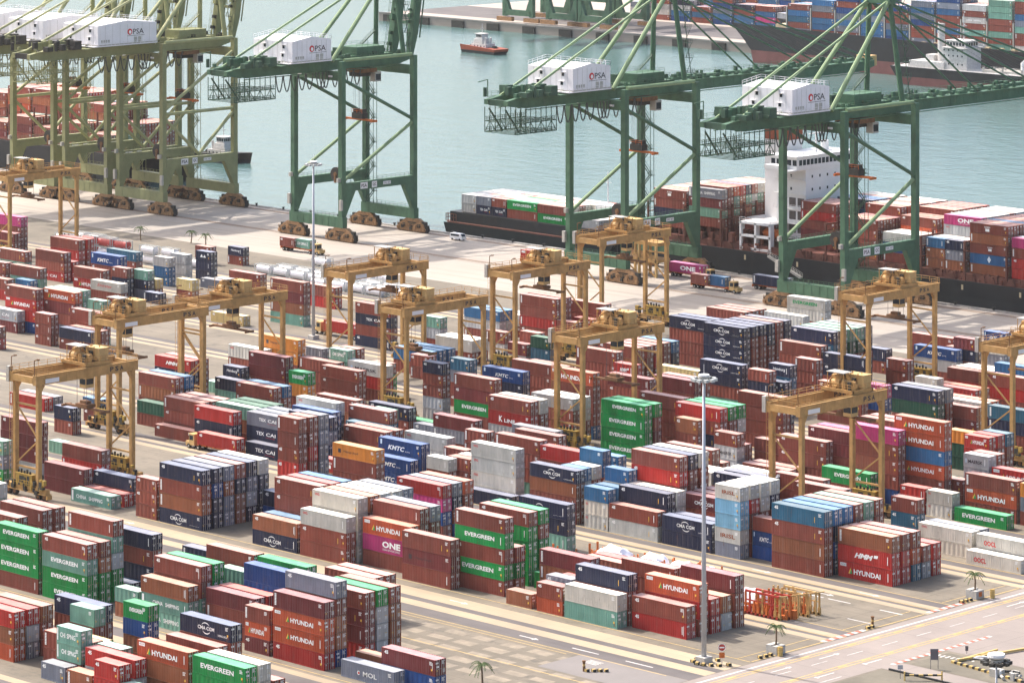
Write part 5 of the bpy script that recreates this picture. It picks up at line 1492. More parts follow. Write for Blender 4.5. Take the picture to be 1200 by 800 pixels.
b -788.6 799.0 0 2.62 6.62 R
b -788.6 801.5 0 2.62 6.62 R
b -788.6 804.0 0 2.62 6.62 W
b -782.2 789.0 1 2.62 4.00 R/G:EV
b -782.2 791.5 1 2.62 6.62 W
b -782.2 794.0 1 2.62 6.62 W
b -782.2 796.5 1 2.62 6.62 G
b -782.2 799.0 1 2.62 6.62 R
b -782.2 801.5 1 2.62 6.62 W
b -782.2 804.0 1 2.62 6.62 W
b -769.8 789.0 1 2.62 4.00 G:EV/R
b -769.8 791.5 1 2.62 4.00 R/W
b -769.8 794.0 1 2.62 4.00 R/R
b -769.8 796.5 1 2.62 4.00 N/W
b -769.8 799.0 1 2.62 6.62 W
b -769.8 801.5 1 2.62 6.62 r
b -769.8 804.0 1 2.62 6.62 W
b -757.4 789.0 1 2.62 4.00 w:OR
b -757.4 791.5 1 2.62 4.00 W
b -757.4 794.0 1 2.62 4.00 w
b -757.4 796.5 1 2.62 4.00 W
b -757.4 799.0 1 2.62 4.00 R/W
b -757.4 801.5 1 2.62 4.00 R/W
b -757.4 804.0 1 2.62 4.00 D/r
l -1040.0 792.5 1 2.70 11.20 g
l -1040.0 795.0 1 2.70 11.20 R/R/b/R
l -1040.0 797.5 1 2.70 19.30 R
l -1040.0 800.0 1 2.70 19.30 r
l -1040.0 802.5 1 2.70 19.30 o
l -1026.5 785.0 1 2.70 8.50 D/R
l -1026.5 787.5 1 2.70 11.20 R
l -1026.5 790.0 1 2.70 11.20 o
l -1026.5 792.5 1 2.70 11.20 g
l -1026.5 795.0 1 2.70 13.90 o/o/b/R
l -1026.5 797.5 1 2.70 22.00 R
l -1026.5 800.0 1 2.70 22.00 r
l -1026.5 802.5 1 2.70 22.00 o
l -1026.5 805.0 1 2.70 22.00 R
l -1026.5 807.5 1 2.70 22.00 r
l -1026.5 810.0 1 2.70 22.00 o
l -1013.0 785.0 1 2.70 8.50 R/D/R
l -1013.0 787.5 1 2.70 11.20 b/R
l -1013.0 790.0 1 2.70 11.20 b/o
l -1013.0 792.5 1 2.70 11.20 D/g
l -1013.0 795.0 1 2.70 11.20 b/b/R/b/R
l -1013.0 797.5 1 2.70 22.00 R
l -1013.0 800.0 1 2.70 22.00 r
l -1013.0 802.5 1 2.70 22.00 o
l -1013.0 805.0 1 2.70 22.00 R
l -1013.0 807.5 1 2.70 22.00 r
l -1013.0 810.0 1 2.70 22.00 o
l -999.5 785.0 1 2.70 8.50 D/R
l -999.5 787.5 1 2.70 11.20 R
l -999.5 790.0 1 2.70 11.20 o
l -999.5 792.5 1 2.70 11.20 g
l -999.5 795.0 1 2.70 13.90 R/R/b/R
l -999.5 797.5 1 2.70 19.30 R/R
l -999.5 800.0 1 2.70 19.30 R/r
l -999.5 802.5 1 2.70 19.30 R/o
l -999.5 805.0 1 2.70 19.30 o/R
l -999.5 807.5 1 2.70 19.30 b/r
l -999.5 810.0 1 2.70 19.30 R/o
l -986.0 785.0 1 2.70 8.50 b/D/R
l -986.0 787.5 1 2.70 11.20 R/R
l -986.0 790.0 1 2.70 11.20 R/o
l -986.0 792.5 1 2.70 11.20 D/g
l -986.0 795.0 1 2.70 11.20 D/R/b/R
l -986.0 797.5 1 2.70 13.90 b/o/R
l -986.0 800.0 1 2.70 13.90 R/r/r
l -986.0 802.5 1 2.70 13.90 D/R/o
l -986.0 805.0 1 2.70 13.90 o/R/R
l -986.0 807.5 1 2.70 13.90 D/R/r
l -986.0 810.0 1 2.70 13.90 R/R/o
l -972.0 785.0 1 2.70 8.50 D/R
l -972.0 787.5 1 2.70 8.50 R/R
l -972.0 790.0 1 2.70 8.50 R/o
l -972.0 792.5 1 2.70 8.50 g/g
l -972.0 795.0 1 2.70 8.50 r/b/R
l -972.0 797.5 1 2.70 8.50 b/D/R
l -972.0 800.0 1 2.70 8.50 R/o/r
l -972.0 802.5 1 2.70 8.50 o/R/o
l -972.0 805.0 1 2.70 8.50 b/R/R
l -972.0 807.5 1 2.70 8.50 o/R/r
l -972.0 810.0 1 2.70 8.50 R/R/o
f -1073.0 1255.5 1 2.60 10.30 S/R/T/B/R
f -1073.0 1258.0 1 2.60 20.70 B
f -1073.0 1260.5 1 2.60 20.70 B
f -1073.0 1263.0 1 2.60 20.70 B
f -1073.0 1265.5 1 2.60 20.70 R
f -1059.4 1255.5 1 2.60 10.30 R/B/B/R/S/B
f -1059.4 1258.0 1 2.60 23.30 K
f -1045.8 1255.5 1 2.60 10.30 R/S/B/S/K/R/K
f -1032.2 1255.5 1 2.60 10.30 B/B/B/S/B/R/B
f -1032.2 1258.0 1 2.60 23.30 B/B
f -1032.2 1260.5 1 2.60 23.30 R/K
f -1032.2 1263.0 1 2.60 23.30 K/B
f -1032.2 1265.5 1 2.60 23.30 R/K
f -1018.6 1255.5 1 2.60 10.30 K/B/S/R/R/K
f -1018.6 1258.0 1 2.60 23.30 R
f -1018.6 1260.5 1 2.60 23.30 S
f -1018.6 1263.0 1 2.60 23.30 B
f -1018.6 1265.5 1 2.60 23.30 R
f -1005.0 1255.5 1 2.60 10.30 S/R/R/K/S/B/S
f -1005.0 1258.0 1 2.60 25.90 K
f -1005.0 1260.5 1 2.60 25.90 R
f -1005.0 1263.0 1 2.60 25.90 K
f -991.4 1255.5 1 2.60 10.30 R/R/B/R/R/B/S/K
f -991.4 1258.0 1 2.60 25.90 S/R
f -991.4 1260.5 1 2.60 25.90 B/R
f -991.4 1263.0 1 2.60 25.90 R/B
f -991.4 1265.5 1 2.60 25.90 K/S
f -977.8 1255.5 1 2.60 10.30 w/R/g/R/w:CS/R/w
f -977.8 1258.0 1 2.60 25.90 R
f -977.8 1260.5 1 2.60 25.90 R
f -977.8 1263.0 1 2.60 25.90 R
f -977.8 1265.5 1 2.60 25.90 R
f -964.2 1255.5 1 2.60 10.30 g/R/g/R/R/g/g/g
f -964.2 1258.0 1 2.60 28.50 S
f -964.2 1260.5 1 2.60 28.50 R
f -950.6 1255.5 1 2.60 10.30 w/R/R/g/S/B/R/R/g
f -1256.0 1352.0 1 2.60 0.60 R/w/S
f -1256.0 1354.5 1 2.60 5.80 B
f -1256.0 1357.0 1 2.60 5.80 R
f -1256.0 1359.5 1 2.60 5.80 N
f -1242.6 1352.0 1 2.60 0.60 R/w/w/R
f -1242.6 1385.0 1 2.60 5.80 B/R
f -1229.2 1352.0 1 2.60 0.60 K/B/w/N
f -1229.2 1354.5 1 2.60 5.80 R/w
f -1229.2 1357.0 1 2.60 5.80 B/N
f -1229.2 1359.5 1 2.60 5.80 R/R
f -1215.8 1352.0 1 2.60 0.60 R/B/R
f -1215.8 1354.5 1 2.60 5.80 K
f -1215.8 1357.0 1 2.60 5.80 R
f -1215.8 1359.5 1 2.60 5.80 M
f -1215.8 1385.0 1 2.60 8.40 R
f -1202.4 1352.0 1 2.60 0.60 K/B/S/K/R
f -1202.4 1354.5 1 2.60 8.40 S/N
f -1202.4 1357.0 1 2.60 8.40 N/R
f -1202.4 1359.5 1 2.60 8.40 S/K
f -1202.4 1385.0 1 2.60 8.40 B
f -1189.0 1352.0 1 2.60 0.60 B/B/R/N
f -1189.0 1354.5 1 2.60 8.40 R
f -1189.0 1357.0 1 2.60 8.40 R
f -1189.0 1359.5 1 2.60 8.40 N
f -1189.0 1385.0 1 2.60 8.40 K/S
f -1175.6 1352.0 1 2.60 0.60 B/M/B/R
f -1175.6 1354.5 1 2.60 5.80 R/R
f -1175.6 1357.0 1 2.60 5.80 S/R
f -1175.6 1359.5 1 2.60 5.80 B/R
f -1175.6 1385.0 1 2.60 8.40 S/B
f -1162.2 1352.0 1 2.60 0.60 M/R/w
f -1162.2 1354.5 1 2.60 5.80 K
f -1162.2 1357.0 1 2.60 5.80 R
t -600.8 514.6 1 2.60 1.30 r:sm*
t -566.1 514.6 1 2.60 1.30 r:lg*
t -801.1 716.8 0 2.60 1.30 R*
t -795.5 717.6 0 2.60 1.30 g:CH*
t -735.3 746.9 1 2.60 1.30 r:HY*
t -691.2 759.3 1 2.60 1.30 M:ON*
t -672.8 747.6 0 2.60 1.30 R*
t -667.6 748.5 0 2.60 1.30 B*
t -660.1 758.0 1 2.60 1.30 N*
t -686.9 629.0 1 2.60 1.30 r*
y -722.4 623.2 1 2.60 0.00 Y:sm*
""".strip().split('\n')
LABELS = """
long orange red container with white oval mark, third down, in the bottom left corner
long rust brown container, second down, in the bottom left corner
long bright red container, topmost, leftmost, in the bottom left corner
long bright red container, topmost, second from left, in the bottom left corner
long rust brown container, topmost, in the bottom left corner
short slate grey container, alone on the ground, in the bottom left corner
short rust brown container, alone on the ground, in the bottom left corner
short bright red container, topmost, in the bottom left corner
short pale sea green container with pale white words, second down, in the bottom left corner
short pale sea green container with pale white words, topmost, in the bottom left corner
short pale sea green container, topmost, in the bottom left corner
short deep blue container, second down, in the nearest left block
short bright green container with wide white lettering, topmost, in the nearest left block
long rust brown container, second down, at the bottom edge of the yard
orange red container with green triangle, topmost, at the bottom edge of the yard
long bright green container with wide white lettering, topmost, at the bottom edge of the yard
long off-white container, topmost, at the bottom edge of the yard
long brownish red container, topmost, at the bottom edge of the yard
long navy blue container with white letters between arcs, topmost, in the nearest left block
long bright red container, topmost, rightmost, in the bottom left corner
long brownish red container, fourth down, by the green walls at left edge
bright green container with wide white lettering, third down, leftmost, by the green walls
bright green container with wide white lettering, second down, by the green walls at left edge
long bright green container with wide white lettering, topmost, by the green walls at left edge
bright green container with wide white lettering, fourth down, by the green walls at left edge
bright green container with wide white lettering, third down, rightmost, by the green walls
pale sea green container with wide white lettering, second down, by the green walls
long brownish red container with white corner code, topmost, by the green walls at left edge
long brownish red container, topmost, third from left, by the green walls at left edge
long brownish red container, topmost, rightmost, by the green walls at left edge
long brownish red container, topmost, leftmost, by the green walls at left edge
long brownish red container, topmost, second from left, by the green walls at left edge
long brownish red container, second down, by the green walls at left edge
long navy blue container, topmost, rightmost, by the green walls at left edge
long navy blue container, topmost, leftmost, by the green walls at left edge
long pale sea green container with two white words, second down, in the nearest left block
long rust brown container, topmost, in the nearest left block
long brownish red container, topmost, in the nearest left block
long bright green container, topmost, leftmost, in the second left block
long brownish red container, second down, in the nearest left block
long dark maroon container, topmost, in the second left block
long deep blue container, topmost, in the second left block
long bright green container, topmost, rightmost, in the second left block
long brownish red container, topmost, in the second left block
long slate grey container with white corner code, topmost, by the foreground orange red pair
long bright red container with white corner code, fourth down, by the foreground orange red pair
orange red container with green triangle, third down, by the foreground orange red pair
orange red container with green triangle, second down, right one, by the foreground orange red pair
long dark maroon container, topmost, leftmost, by the foreground orange red pair
long dark maroon container, third down, by the foreground orange red pair
long dark maroon container, second down, by the foreground orange red pair
long brownish red container, topmost, leftmost, by the magenta and orange stack
long bright green container, topmost, by the magenta and orange stack
long brownish red container, topmost, rightmost, by the magenta and orange stack
short dark maroon container with white corner code, third down, by the foreground orange red pair
orange red container with green triangle, second down, left one, by the foreground orange red pair
short brownish red container, topmost, by the foreground orange red pair
slate grey container with white badge and letters, by the foreground orange red pair
long dark maroon container, topmost, rightmost, by the foreground orange red pair
long light grey container, fourth down, under the near left yard crane
long dark maroon container, third down, under the near left yard crane
long dark maroon container, second down, under the near left yard crane
long dark maroon container, topmost, under the near left yard crane
long brownish red container, topmost, beside the empty left lane
long dark maroon container, second down, beside the empty left lane
long dark maroon container, topmost, beside the empty left lane
long navy blue container with white corner code, topmost, beside the empty left lane
pale sea green container with two white words, on the ground, beside the empty left lane
navy blue container with arcs, fourth down, in the navy block by empty lane
long rust brown container, third down, in the navy block by empty lane
long brownish red container, second down, leftmost, in the navy block by empty lane
long navy blue container with white corner code, topmost, in the navy block by empty lane
long navy blue container with white letters between arcs, second down, in the second left block
long rust brown container, topmost, in the second left block
long brownish red container, second down, rightmost, in the navy block by empty lane
long brownish red container, topmost, in the navy block by empty lane
long brownish red container, third down, leftmost, by the magenta and orange stack
long brownish red container with white corner code, second down, by the magenta and orange stack
long off-white container with small red mark, topmost, leftmost, by the magenta and orange stack
long off-white container with small red mark, topmost, rightmost, by the magenta and orange stack
long brownish red container, third down, second from left, by the magenta and orange stack
long magenta pink container with white outline letters, second down, by the magenta and orange stack
orange red container with green triangle and white lettering, topmost, by the magenta and orange stack
long brownish red container, third down, rightmost, by the magenta and orange stack
long dark maroon container with dark small letters, second down, by the magenta and orange stack
long brownish red container, topmost, rightmost, by the bright red five high stack
long brownish red container, topmost, leftmost, by the bright red five high stack
long bright red container with white corner code, topmost, by the bright red five high stack
long brownish red container, fifth down, by the five high mixed green stack
bright green container with wide white lettering, fourth down, by the five high mixed green stack
long brownish red container, third down, by the five high mixed green stack
bright green container with wide white lettering, second down, by the five high mixed green stack
long brownish red container, topmost, leftmost, by the five high mixed green stack
long brownish red container, topmost, rightmost, by the five high mixed green stack
long dark maroon container, topmost, by the first low stacks
short rust brown container, alone on the ground, by the first low stacks
short orange red container, second down, by the first low stacks
short brownish red container, topmost, by the first low stacks
long pale sea green container, second down, before the white tarpaulins
long off-white container, topmost, before the white tarpaulins
long navy blue container with white corner code, topmost, before the white tarpaulins
long brownish red container, topmost, before the white tarpaulins
long bright red container with white corner code, second down, by the tall foreground lamp mast
long brownish red container with white corner code, topmost, by the tall foreground lamp mast
orange red container with green triangle and white lettering, topmost, by the tall foreground lamp mast
long dark maroon container, topmost, by the tall foreground lamp mast
bright red container with green triangle, third down, by the bright red corner stack
long bright red container with slanted white lettering, second down, by the bright red corner stack
long rust brown container, topmost, by the bright red corner stack
long brownish red container, topmost, by the bright red corner stack
long brownish red container, fourth down, in the tall teal-topped block
long rust brown container, third down, in the tall teal-topped block
long brownish red container, second down, in the tall teal-topped block
long teal blue container, topmost, in the tall teal-topped block
short slate grey container, fifth down, by the tall foreground lamp mast
short off-white container with brown letters, fourth down, by the cream short stack
short faded light blue container, third down, by the cream short stack
short faded light blue container, second down, by the cream short stack
short off-white container with brown letters, topmost, by the cream short stack
long navy blue container, second down, before the white tarpaulins
long navy blue container with white letters between arcs, topmost, by the cream short stack
long dark maroon container with white letters between arcs, topmost, by the cream short stack
long off-white container with white corner code, second down, before the white tarpaulins
long brownish red container with white corner code, topmost, behind the blue and white stacks
long navy blue container with white corner code, topmost, behind the blue and white stacks
short mid blue container, topmost, leftmost, behind the blue and white stacks
long rust brown container, second down, by the three stacked off-white boxes
long navy blue container with white letters between arcs, topmost, by the middle yard crane
long navy blue container, second down, by the first low stacks
navy blue container with white letters between arcs, topmost, by the five high mixed green stack
long bright red container with white corner code, second down, behind the blue and white stacks
long brownish red container, topmost, behind the blue and white stacks
short mid blue container, topmost, rightmost, behind the blue and white stacks
short mid blue container, topmost, by the middle yard crane
long bright red container with white corner code, topmost, by the middle yard crane
long off-white container with small red mark, third down, by the three stacked off-white boxes
long off-white container with small red mark, second down, by the three stacked off-white boxes
long off-white container with small red mark, topmost, by the three stacked off-white boxes
long navy blue container, alone on the ground, by the three stacked off-white boxes
long brownish red container, topmost, by the three stacked off-white boxes
long brownish red container, topmost, by the middle yard crane
long dark maroon container, topmost, by the middle bright red box
short off-white container, topmost, by the bright red five high stack
long deep blue container with slanted white capitals, topmost, leftmost, by the three deep blue boxes
long deep blue container with slanted white capitals, topmost, rightmost, by the three deep blue boxes
long off-white container with small red mark, topmost, by the three deep blue boxes
long brownish red container, second down, by the three deep blue boxes
long orange container with dark small letters, topmost, by the three deep blue boxes
long brownish red container with white corner code, topmost, leftmost, by the three deep blue boxes
short brownish red container with white corner code, third down, behind the left truck lane
short brownish red container, second down, behind the left truck lane
short brownish red container, topmost, behind the left truck lane
long navy blue container with outlined letters, second down, behind the left truck lane
long slate grey container with outlined letters, topmost, behind the left truck lane
long navy blue container with outlined letters, alone on the ground, behind the left truck lane
long navy blue container with white corner code, second down, behind the left truck lane
long bright red container with white corner code, topmost, behind the left truck lane
long brownish red container, topmost, rightmost, below the paired yard cranes
long brownish red container, alone on the ground, in the navy block by empty lane
long brownish red container, topmost, behind the left truck lane
long off-white container with small red mark, topmost, right of the paired yard cranes
long brownish red container with white corner code, topmost, rightmost, by the three deep blue boxes
long navy blue container, topmost, by the left middle yard crane
long brownish red container, topmost, leftmost, below the paired yard cranes
long bright red container with slanted white lettering, topmost, below the paired yard cranes
long bright red container, alone on the ground, under the near left yard crane
short navy blue container, topmost, under the near left yard crane
short brownish red container, alone on the ground, under the near left yard crane
long brownish red container, second down, in the far left yard by tanks
long navy blue container, topmost, in the far left yard by tanks
long brownish red container, topmost, rightmost, in the far left yard by tanks
bright red container with green triangle and white lettering, second down, in the far left yard
long brownish red container, topmost, leftmost, in the far left yard
long orange red container with green triangle and white lettering, topmost, in the far left yard
long brownish red container, topmost, second from left, in the far left yard
long brownish red container, topmost, third from left, in the far left yard
long brownish red container, topmost, leftmost, in the far left yard by tanks
long off-white container with red script, topmost, in the far left yard by tanks
long deep blue container with slanted white capitals, topmost, in the far left yard by tanks
long brownish red container, topmost, rightmost, in the far left yard
long brownish red container, topmost, leftmost, by the far lamp mast
long slate grey container, alone on the ground, by the far lamp mast
long pale sea green container, fourth down, by the far lamp mast
long rust brown container, third down, by the far lamp mast
long dark maroon container, second down, by the far lamp mast
long brownish red container, topmost, rightmost, by the far lamp mast
long orange container with dark small letters, topmost, right of the paired yard cranes
long dark maroon container, second down, behind the left truck lane
long dark maroon container, topmost, behind the left truck lane
long brownish red container, second down, right of the paired yard cranes
long brownish red container with white corner code, topmost, right of the paired yard cranes
long off-white container with star badge and letters, topmost, by the left middle yard crane
long navy blue container, fourth down, by the left middle yard crane
long brownish red container, third down, by the left middle yard crane
long navy blue container with outlined letters, second down, by the left middle yard crane
long brownish red container with white corner code, topmost, by the left middle yard crane
long off-white container, topmost, by the left middle yard crane
long bright green container with wide white lettering, third down, by the middle bright red box
long dark maroon container with white corner code, second down, by the middle bright red box
long brownish red container, topmost, leftmost, by the middle bright red box
long bright red container with white serif letters, second down, by the middle bright red box
long brownish red container, topmost, second from left, by the middle bright red box
long deep blue container with slanted white capitals, topmost, by the middle bright red box
long light grey container with white corner code, topmost, by the middle yard crane
long brownish red container, topmost, rightmost, by the middle bright red box
long brownish red container, second down, by the middle yard crane
long orange red container with green triangle and white lettering, topmost, by the far middle stacks
long mid blue container, topmost, beneath the far middle yard crane
long brownish red container, second down, beneath the far middle yard crane
long brownish red container, topmost, leftmost, beneath the far middle yard crane
long brownish red container, topmost, rightmost, beneath the far middle yard crane
long brownish red container, topmost, second from left, by the far middle stacks
long navy blue container with white letters between arcs, topmost, leftmost, by the far navy block
long navy blue container with white letters between arcs, third down, by the far navy block
long navy blue container with white letters between arcs, second down, by the far navy block
long navy blue container with white letters between arcs, topmost, rightmost, by the far navy block
long navy blue container, second down, by the far navy block
navy blue container with white letters between arcs, topmost, second along, by the far navy block
long brownish red container, topmost, rightmost, by the far middle stacks
long brownish red container, topmost, leftmost, by the far middle stacks
long dark maroon container, topmost, by the dark green far box
long bright green container with wide white lettering, third down, by the tall all green stack
long bright green container with wide white lettering, second down, by the tall all green stack
long bright green container with wide white lettering, topmost, by the tall all green stack
long brownish red container with white corner code, topmost, by the dark green far box
long dark maroon container, topmost, by the far middle stacks
long bright red container with white corner code, topmost, by the dark green far box
short brownish red container with white corner code, topmost, by the cream short stack
long brownish red container, third down, leftmost, under the near right yard crane
long brownish red container, second down, by the pale stacked twenty footers
long brownish red container, topmost, leftmost, by the pale stacked twenty footers
long brownish red container, second down, leftmost, under the near right yard crane
long brownish red container with white corner code, topmost, leftmost, under the near right yard crane
long dark maroon container with white corner code, topmost, under the near right yard crane
long brownish red container, third down, rightmost, under the near right yard crane
long brownish red container, second down, second from left, under the near right yard crane
long brownish red container with white corner code, topmost, rightmost, under the near right yard crane
long magenta pink container with white outline letters, topmost, under the near right yard crane
long brownish red container, topmost, rightmost, by the pale stacked twenty footers
long navy blue container, topmost, leftmost, by the pale stacked twenty footers
long off-white container with green lettering, topmost, by the pale stacked twenty footers
long navy blue container, second down, by the pale stacked twenty footers
long navy blue container, topmost, rightmost, by the pale stacked twenty footers
long dark green container, second down, by the orange red and blue stack
long navy blue container with white corner code, topmost, behind the right edge yard crane
long brownish red container, topmost, third from left, behind the right edge yard crane
long bright red container, second down, behind the right edge yard crane
long brownish red container, topmost, rightmost, behind the right edge yard crane
long brownish red container, topmost, second from left, behind the right edge yard crane
long brownish red container, topmost, leftmost, behind the right edge yard crane
long light grey container, second down, behind the right edge yard crane
long deep blue container with slanted white capitals, topmost, behind the right edge yard crane
orange red container with green triangle, fourth down, by the orange red and blue stack
long mid blue container, third down, by the orange red and blue stack
orange red container with green triangle, second down, by the orange red and blue stack
orange red container with green triangle, topmost, by the orange red and blue stack
bright red container with green triangle, topmost, by the orange red and blue stack
long teal blue container, topmost, behind the right edge yard crane
long brownish red container, third down, by the orange red and blue stack
long brownish red container, second down, rightmost, under the near right yard crane
long magenta pink container, topmost, under the near right yard crane
long bright green container with wide white lettering, topmost, under the near right yard crane
short off-white container with small red mark, topmost, by the lone green right box
short teal blue container, second down, by the bright red corner stack
short brownish red container, topmost, by the bright red corner stack
short light grey container with star badge and letters, topmost, by the lone green right box
orange red container with green triangle, second down, by the lone green right box
long brownish red container, topmost, by the lone green right box
bright green container with wide white lettering, on the ground, by the lone green right box
long off-white container with small red mark, topmost, by the off-white lower right pair
long off-white container with big red letters, topmost, by the off-white lower right pair
long off-white container with big red letters, on the ground, by the off-white lower right pair
long brownish red container with white corner code, topmost, in the tall teal-topped block
short rust brown container, topmost, by the dark green far box
long brownish red container, topmost, by the cream short stack
rust brown container with white end strip, fifth down, on the moored ship at right edge
long mid blue container with white diamond, fourth down, on the moored ship at right edge
long brownish red container with white panel, third down, on the moored ship at right edge
rust brown container with white end strip, second down, on the moored ship at right edge
long brownish red container with white panel, topmost, on the moored ship at right edge
brownish red container with white end strip, third down, on the moored ship at right edge
long deep blue container, second down, amidships on the moored ship
long off-white container, topmost, amidships on the moored ship
long brownish red container with white corner code, topmost, on the moored ship at right edge
long brownish red container, topmost, leftmost, amidships on the moored ship
long brownish red container, topmost, rightmost, amidships on the moored ship
long brownish red container with white end strip, topmost, amidships on the moored ship
long slate grey container with two white words, topmost, stacked aft on the moored ship
long brownish red container, topmost, stacked aft on the moored ship
long bright red container with white corner code, on a truck, behind the left truck lane
long bright red container with white panel, on a truck, by the three deep blue boxes
short brownish red container, on a truck, by the far lamp mast
pale sea green container with pale white words, on a truck, by the far lamp mast
bright red container with green triangle, on a truck, beneath the far middle yard crane
magenta pink container with white outline letters, on a truck, stacked aft on the moored ship
short brownish red container, on a truck, by the far navy block
short mid blue container, on a truck, by the far navy block
long navy blue container, on a truck, by the far navy block
long bright red container, on a truck, right of the paired yard cranes
long cream yellow container with white corner code, on the ground, by the far lamp mast
""".strip().split('\n')
_li = iter(LABELS)
for ln in STACKS:
    g, x, y, li, h, z, toks = ln.split()
    x = float(x); y = float(y); li = int(li); h = float(h); z = float(z); L = LENS[li]
    for k, t in enumerate(toks.split('/')):
        ind = t.endswith('*'); t = t.rstrip('*'); c, _, code = t.partition(':')
        if not code: code = random.choice(('vs','vs','sm','sm','','','','')) if c in 'RbDrTSN' else ''
        jx = random.uniform(-.05, .05); jy = random.uniform(-.03, .03)
        a = (li, h, x + L/2 + jx, y + HW + jy, z + k*h)
        if ind: container(*a, c, code, next(_li), g)
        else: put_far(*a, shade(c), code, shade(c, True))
me = bpy.data.meshes.new('stacked_containers')
me.from_pydata(FARV, [], FARF)
for k in ('box_far','roof_far','box_far','galv'): me.materials.append(M[k])
for p in PRINTS: me.materials.append(M[p])
me.polygons.foreach_set('material_index', FARM)
ca = me.color_attributes.new('Col', 'FLOAT_COLOR', 'POINT')
ca.data.foreach_set('color', [q for c in FARC for q in c])
me.update()
tag(link('stacked_containers', me), 'mixed red, blue, green and white containers stacked farther back and aboard the ships', None, None, 'stuff')
# ------------------------------------------------------------------ ships
M['tugred'] = mat('tug_red_paint', (.26,.06,.03), .6, 0, .2, .5)
M['bulb'] = mat('faded_orange_boot', (.45,.19,.11), .6, 0, .2, .5)
M['shade'] = mat('dark_gallery_shade', (.10,.085,.08), .7, 0, .4, .8)  # shade inside the open deck galleries, put into a dark plate colour
M['tugwhite'] = mat('grey_white_paint', (.50,.48,.46), .6, 0, .25, 1.2, rust=.4)
M['funnel'] = mat('brown_red_funnel_paint', (.22,.06,.03), .5, 0, .15, .4)
def loft(mb, secs, mi=0, cap=True):
    n = len(secs[0]); o = []
    vs = [p for s in secs for p in s]; fs = []
    for a in range(len(secs)-1):
        for k in range(n): fs.append((a*n+k, a*n+(k+1)%n, (a+1)*n+(k+1)%n, (a+1)*n+k))
    if cap: fs += [tuple(range(n-1,-1,-1)), tuple(range((len(secs)-1)*n, len(secs)*n))]
    mb.add(vs, fs, mi)
def hull_poly(x0, x1, y0, y1, z, bow, taper, tw=.12, stern=0):
    """plan outline at height z, bow at x0 (bow=-1) or x1 (bow=1), taper length"""
    ym = (y0+y1)/2; h = (y1-y0)/2; pts = []
    side = []
    for k in range(9):
        t = k/8; side.append((taper*(1-t), h*(math.sin(t*PI/2)**.8 if t > 0 else tw)))
    if bow > 0:
        right = [(x1-d, ym-w) for d, w in side]
        poly = [(x0+stern, y0+h*.12), (x0+stern*2, y0)] + right[::-1] + [(x1-d, ym+w) for d, w in side] + [(x0+stern*2, y1), (x0+stern, y1-h*.12)]
    else:
        poly = [(x0+d, ym+w) for d, w in side][::-1] + [(x0+d, ym-w) for d, w in side] + [(x1-stern*2, y0), (x1-stern, y0+h*.12), (x1-stern, y1-h*.12), (x1-stern*2, y1)]
        poly = poly
    return [(x, y, z) for x, y in poly]
def make_hull(parent, x0, x1, y0, y1, zd, bow, boot=0.0, taper=35, flare=8, sheer=2.5, matn='hull'):
    zs = [-3.4, boot] if boot else [-3.4]
    def sec(z, f): 
        e = flare*f
        return hull_poly(x0-(e if bow<0 else 0), x1+(e if bow>0 else 0), y0, y1, z, bow, taper+e*.4, .10+.22*f, 1.5*(1-f))
    if boot:
        mb = MB(); loft(mb, [sec(-3.4, 0), sec(boot, .15)]); mb.obj('boot_topping', M['boot'], parent)
    mb = MB()
    s0 = sec(boot+.002 if boot else -3.4, .15 if boot else 0); s1 = sec((boot+zd)*.5, .5); s2 = sec(zd, 1)
    xb = x0 if bow < 0 else x1
    s2 = [(x, y, z + sheer*max(0, 1-abs(x-xb)/(taper*1.3))**1.5) for x, y, z in s2]
    loft(mb, [s0, s1, s2]); mb.obj('hull', M[matn], parent)
    return s2
GRPS = 'ships in the harbour'
# moored container ship
r = thing('container_ship', (-600,795,-3.2), 'black container ship moored along the quay with a white bridge tower', 'ship')
def R(mb, nm, m): return mb.obj(nm, m, r, (600,-795,3.2))
hp = MB(); loft(hp, [hull_poly(-724,-430,779.2,811.5,-3.4,1,40,.1,6), hull_poly(-724,-430,779.2,811.5,1.5,1,40,.12,2), hull_poly(-726,-424,779.0,811.7,5.6,1,44,.2,0)]); R(hp,'hull',M['hull'])
b = MB(); b.box(-722,-470,780.2,810.6,5.61,7.4); b.box(-724,-440,779.4,811.2,5.6,5.7); R(b,'deck',M['deck'])
for x in (-717.5,-704.0,-690.6,-653.2,-635.4,-620.8,-606.5,-593.0,-579.2,-566):
    b = MB()
    for y in (779.6,784.6,789.6,794.6,799.6,804.6,809.6): b.box(x-.35,x+.15,y,y+.45,5.7,17 if y>780 else 15.5)
    for z in (10.2,12.9,15.5): b.box(x-.4,x+.2,779.6,810.1,z,z+.25); b.rail((x,779.8,z+.25),(x,810,z+.25),1.0,3,.09)
    R(b,'lashing_bridge',M['lash'])
b = MB()
for k in range(30):
    x = -720+k*6.4
    if -680 < x < -668: continue
    b.box(x,x+1.1,779.3,780.0,5.7,7.5); b.prism_xz([(x-1.0,5.7),(x+2.1,5.7),(x+1.1,7.5),(x,7.5)],779.35,779.7)
b.rail((-724,779.3,5.7),(-450,779.3,5.7),1.1,3.2,.08); tag(R(b,'side_support',M['lash']), kind='stuff')
b = MB()
for k in range(12): b.box(-700+k*18.6,-699.4+k*18.6,778.93,779.0,3.3,4.6)
tag(R(b,'draft_mark',M['buff']), kind='stuff')
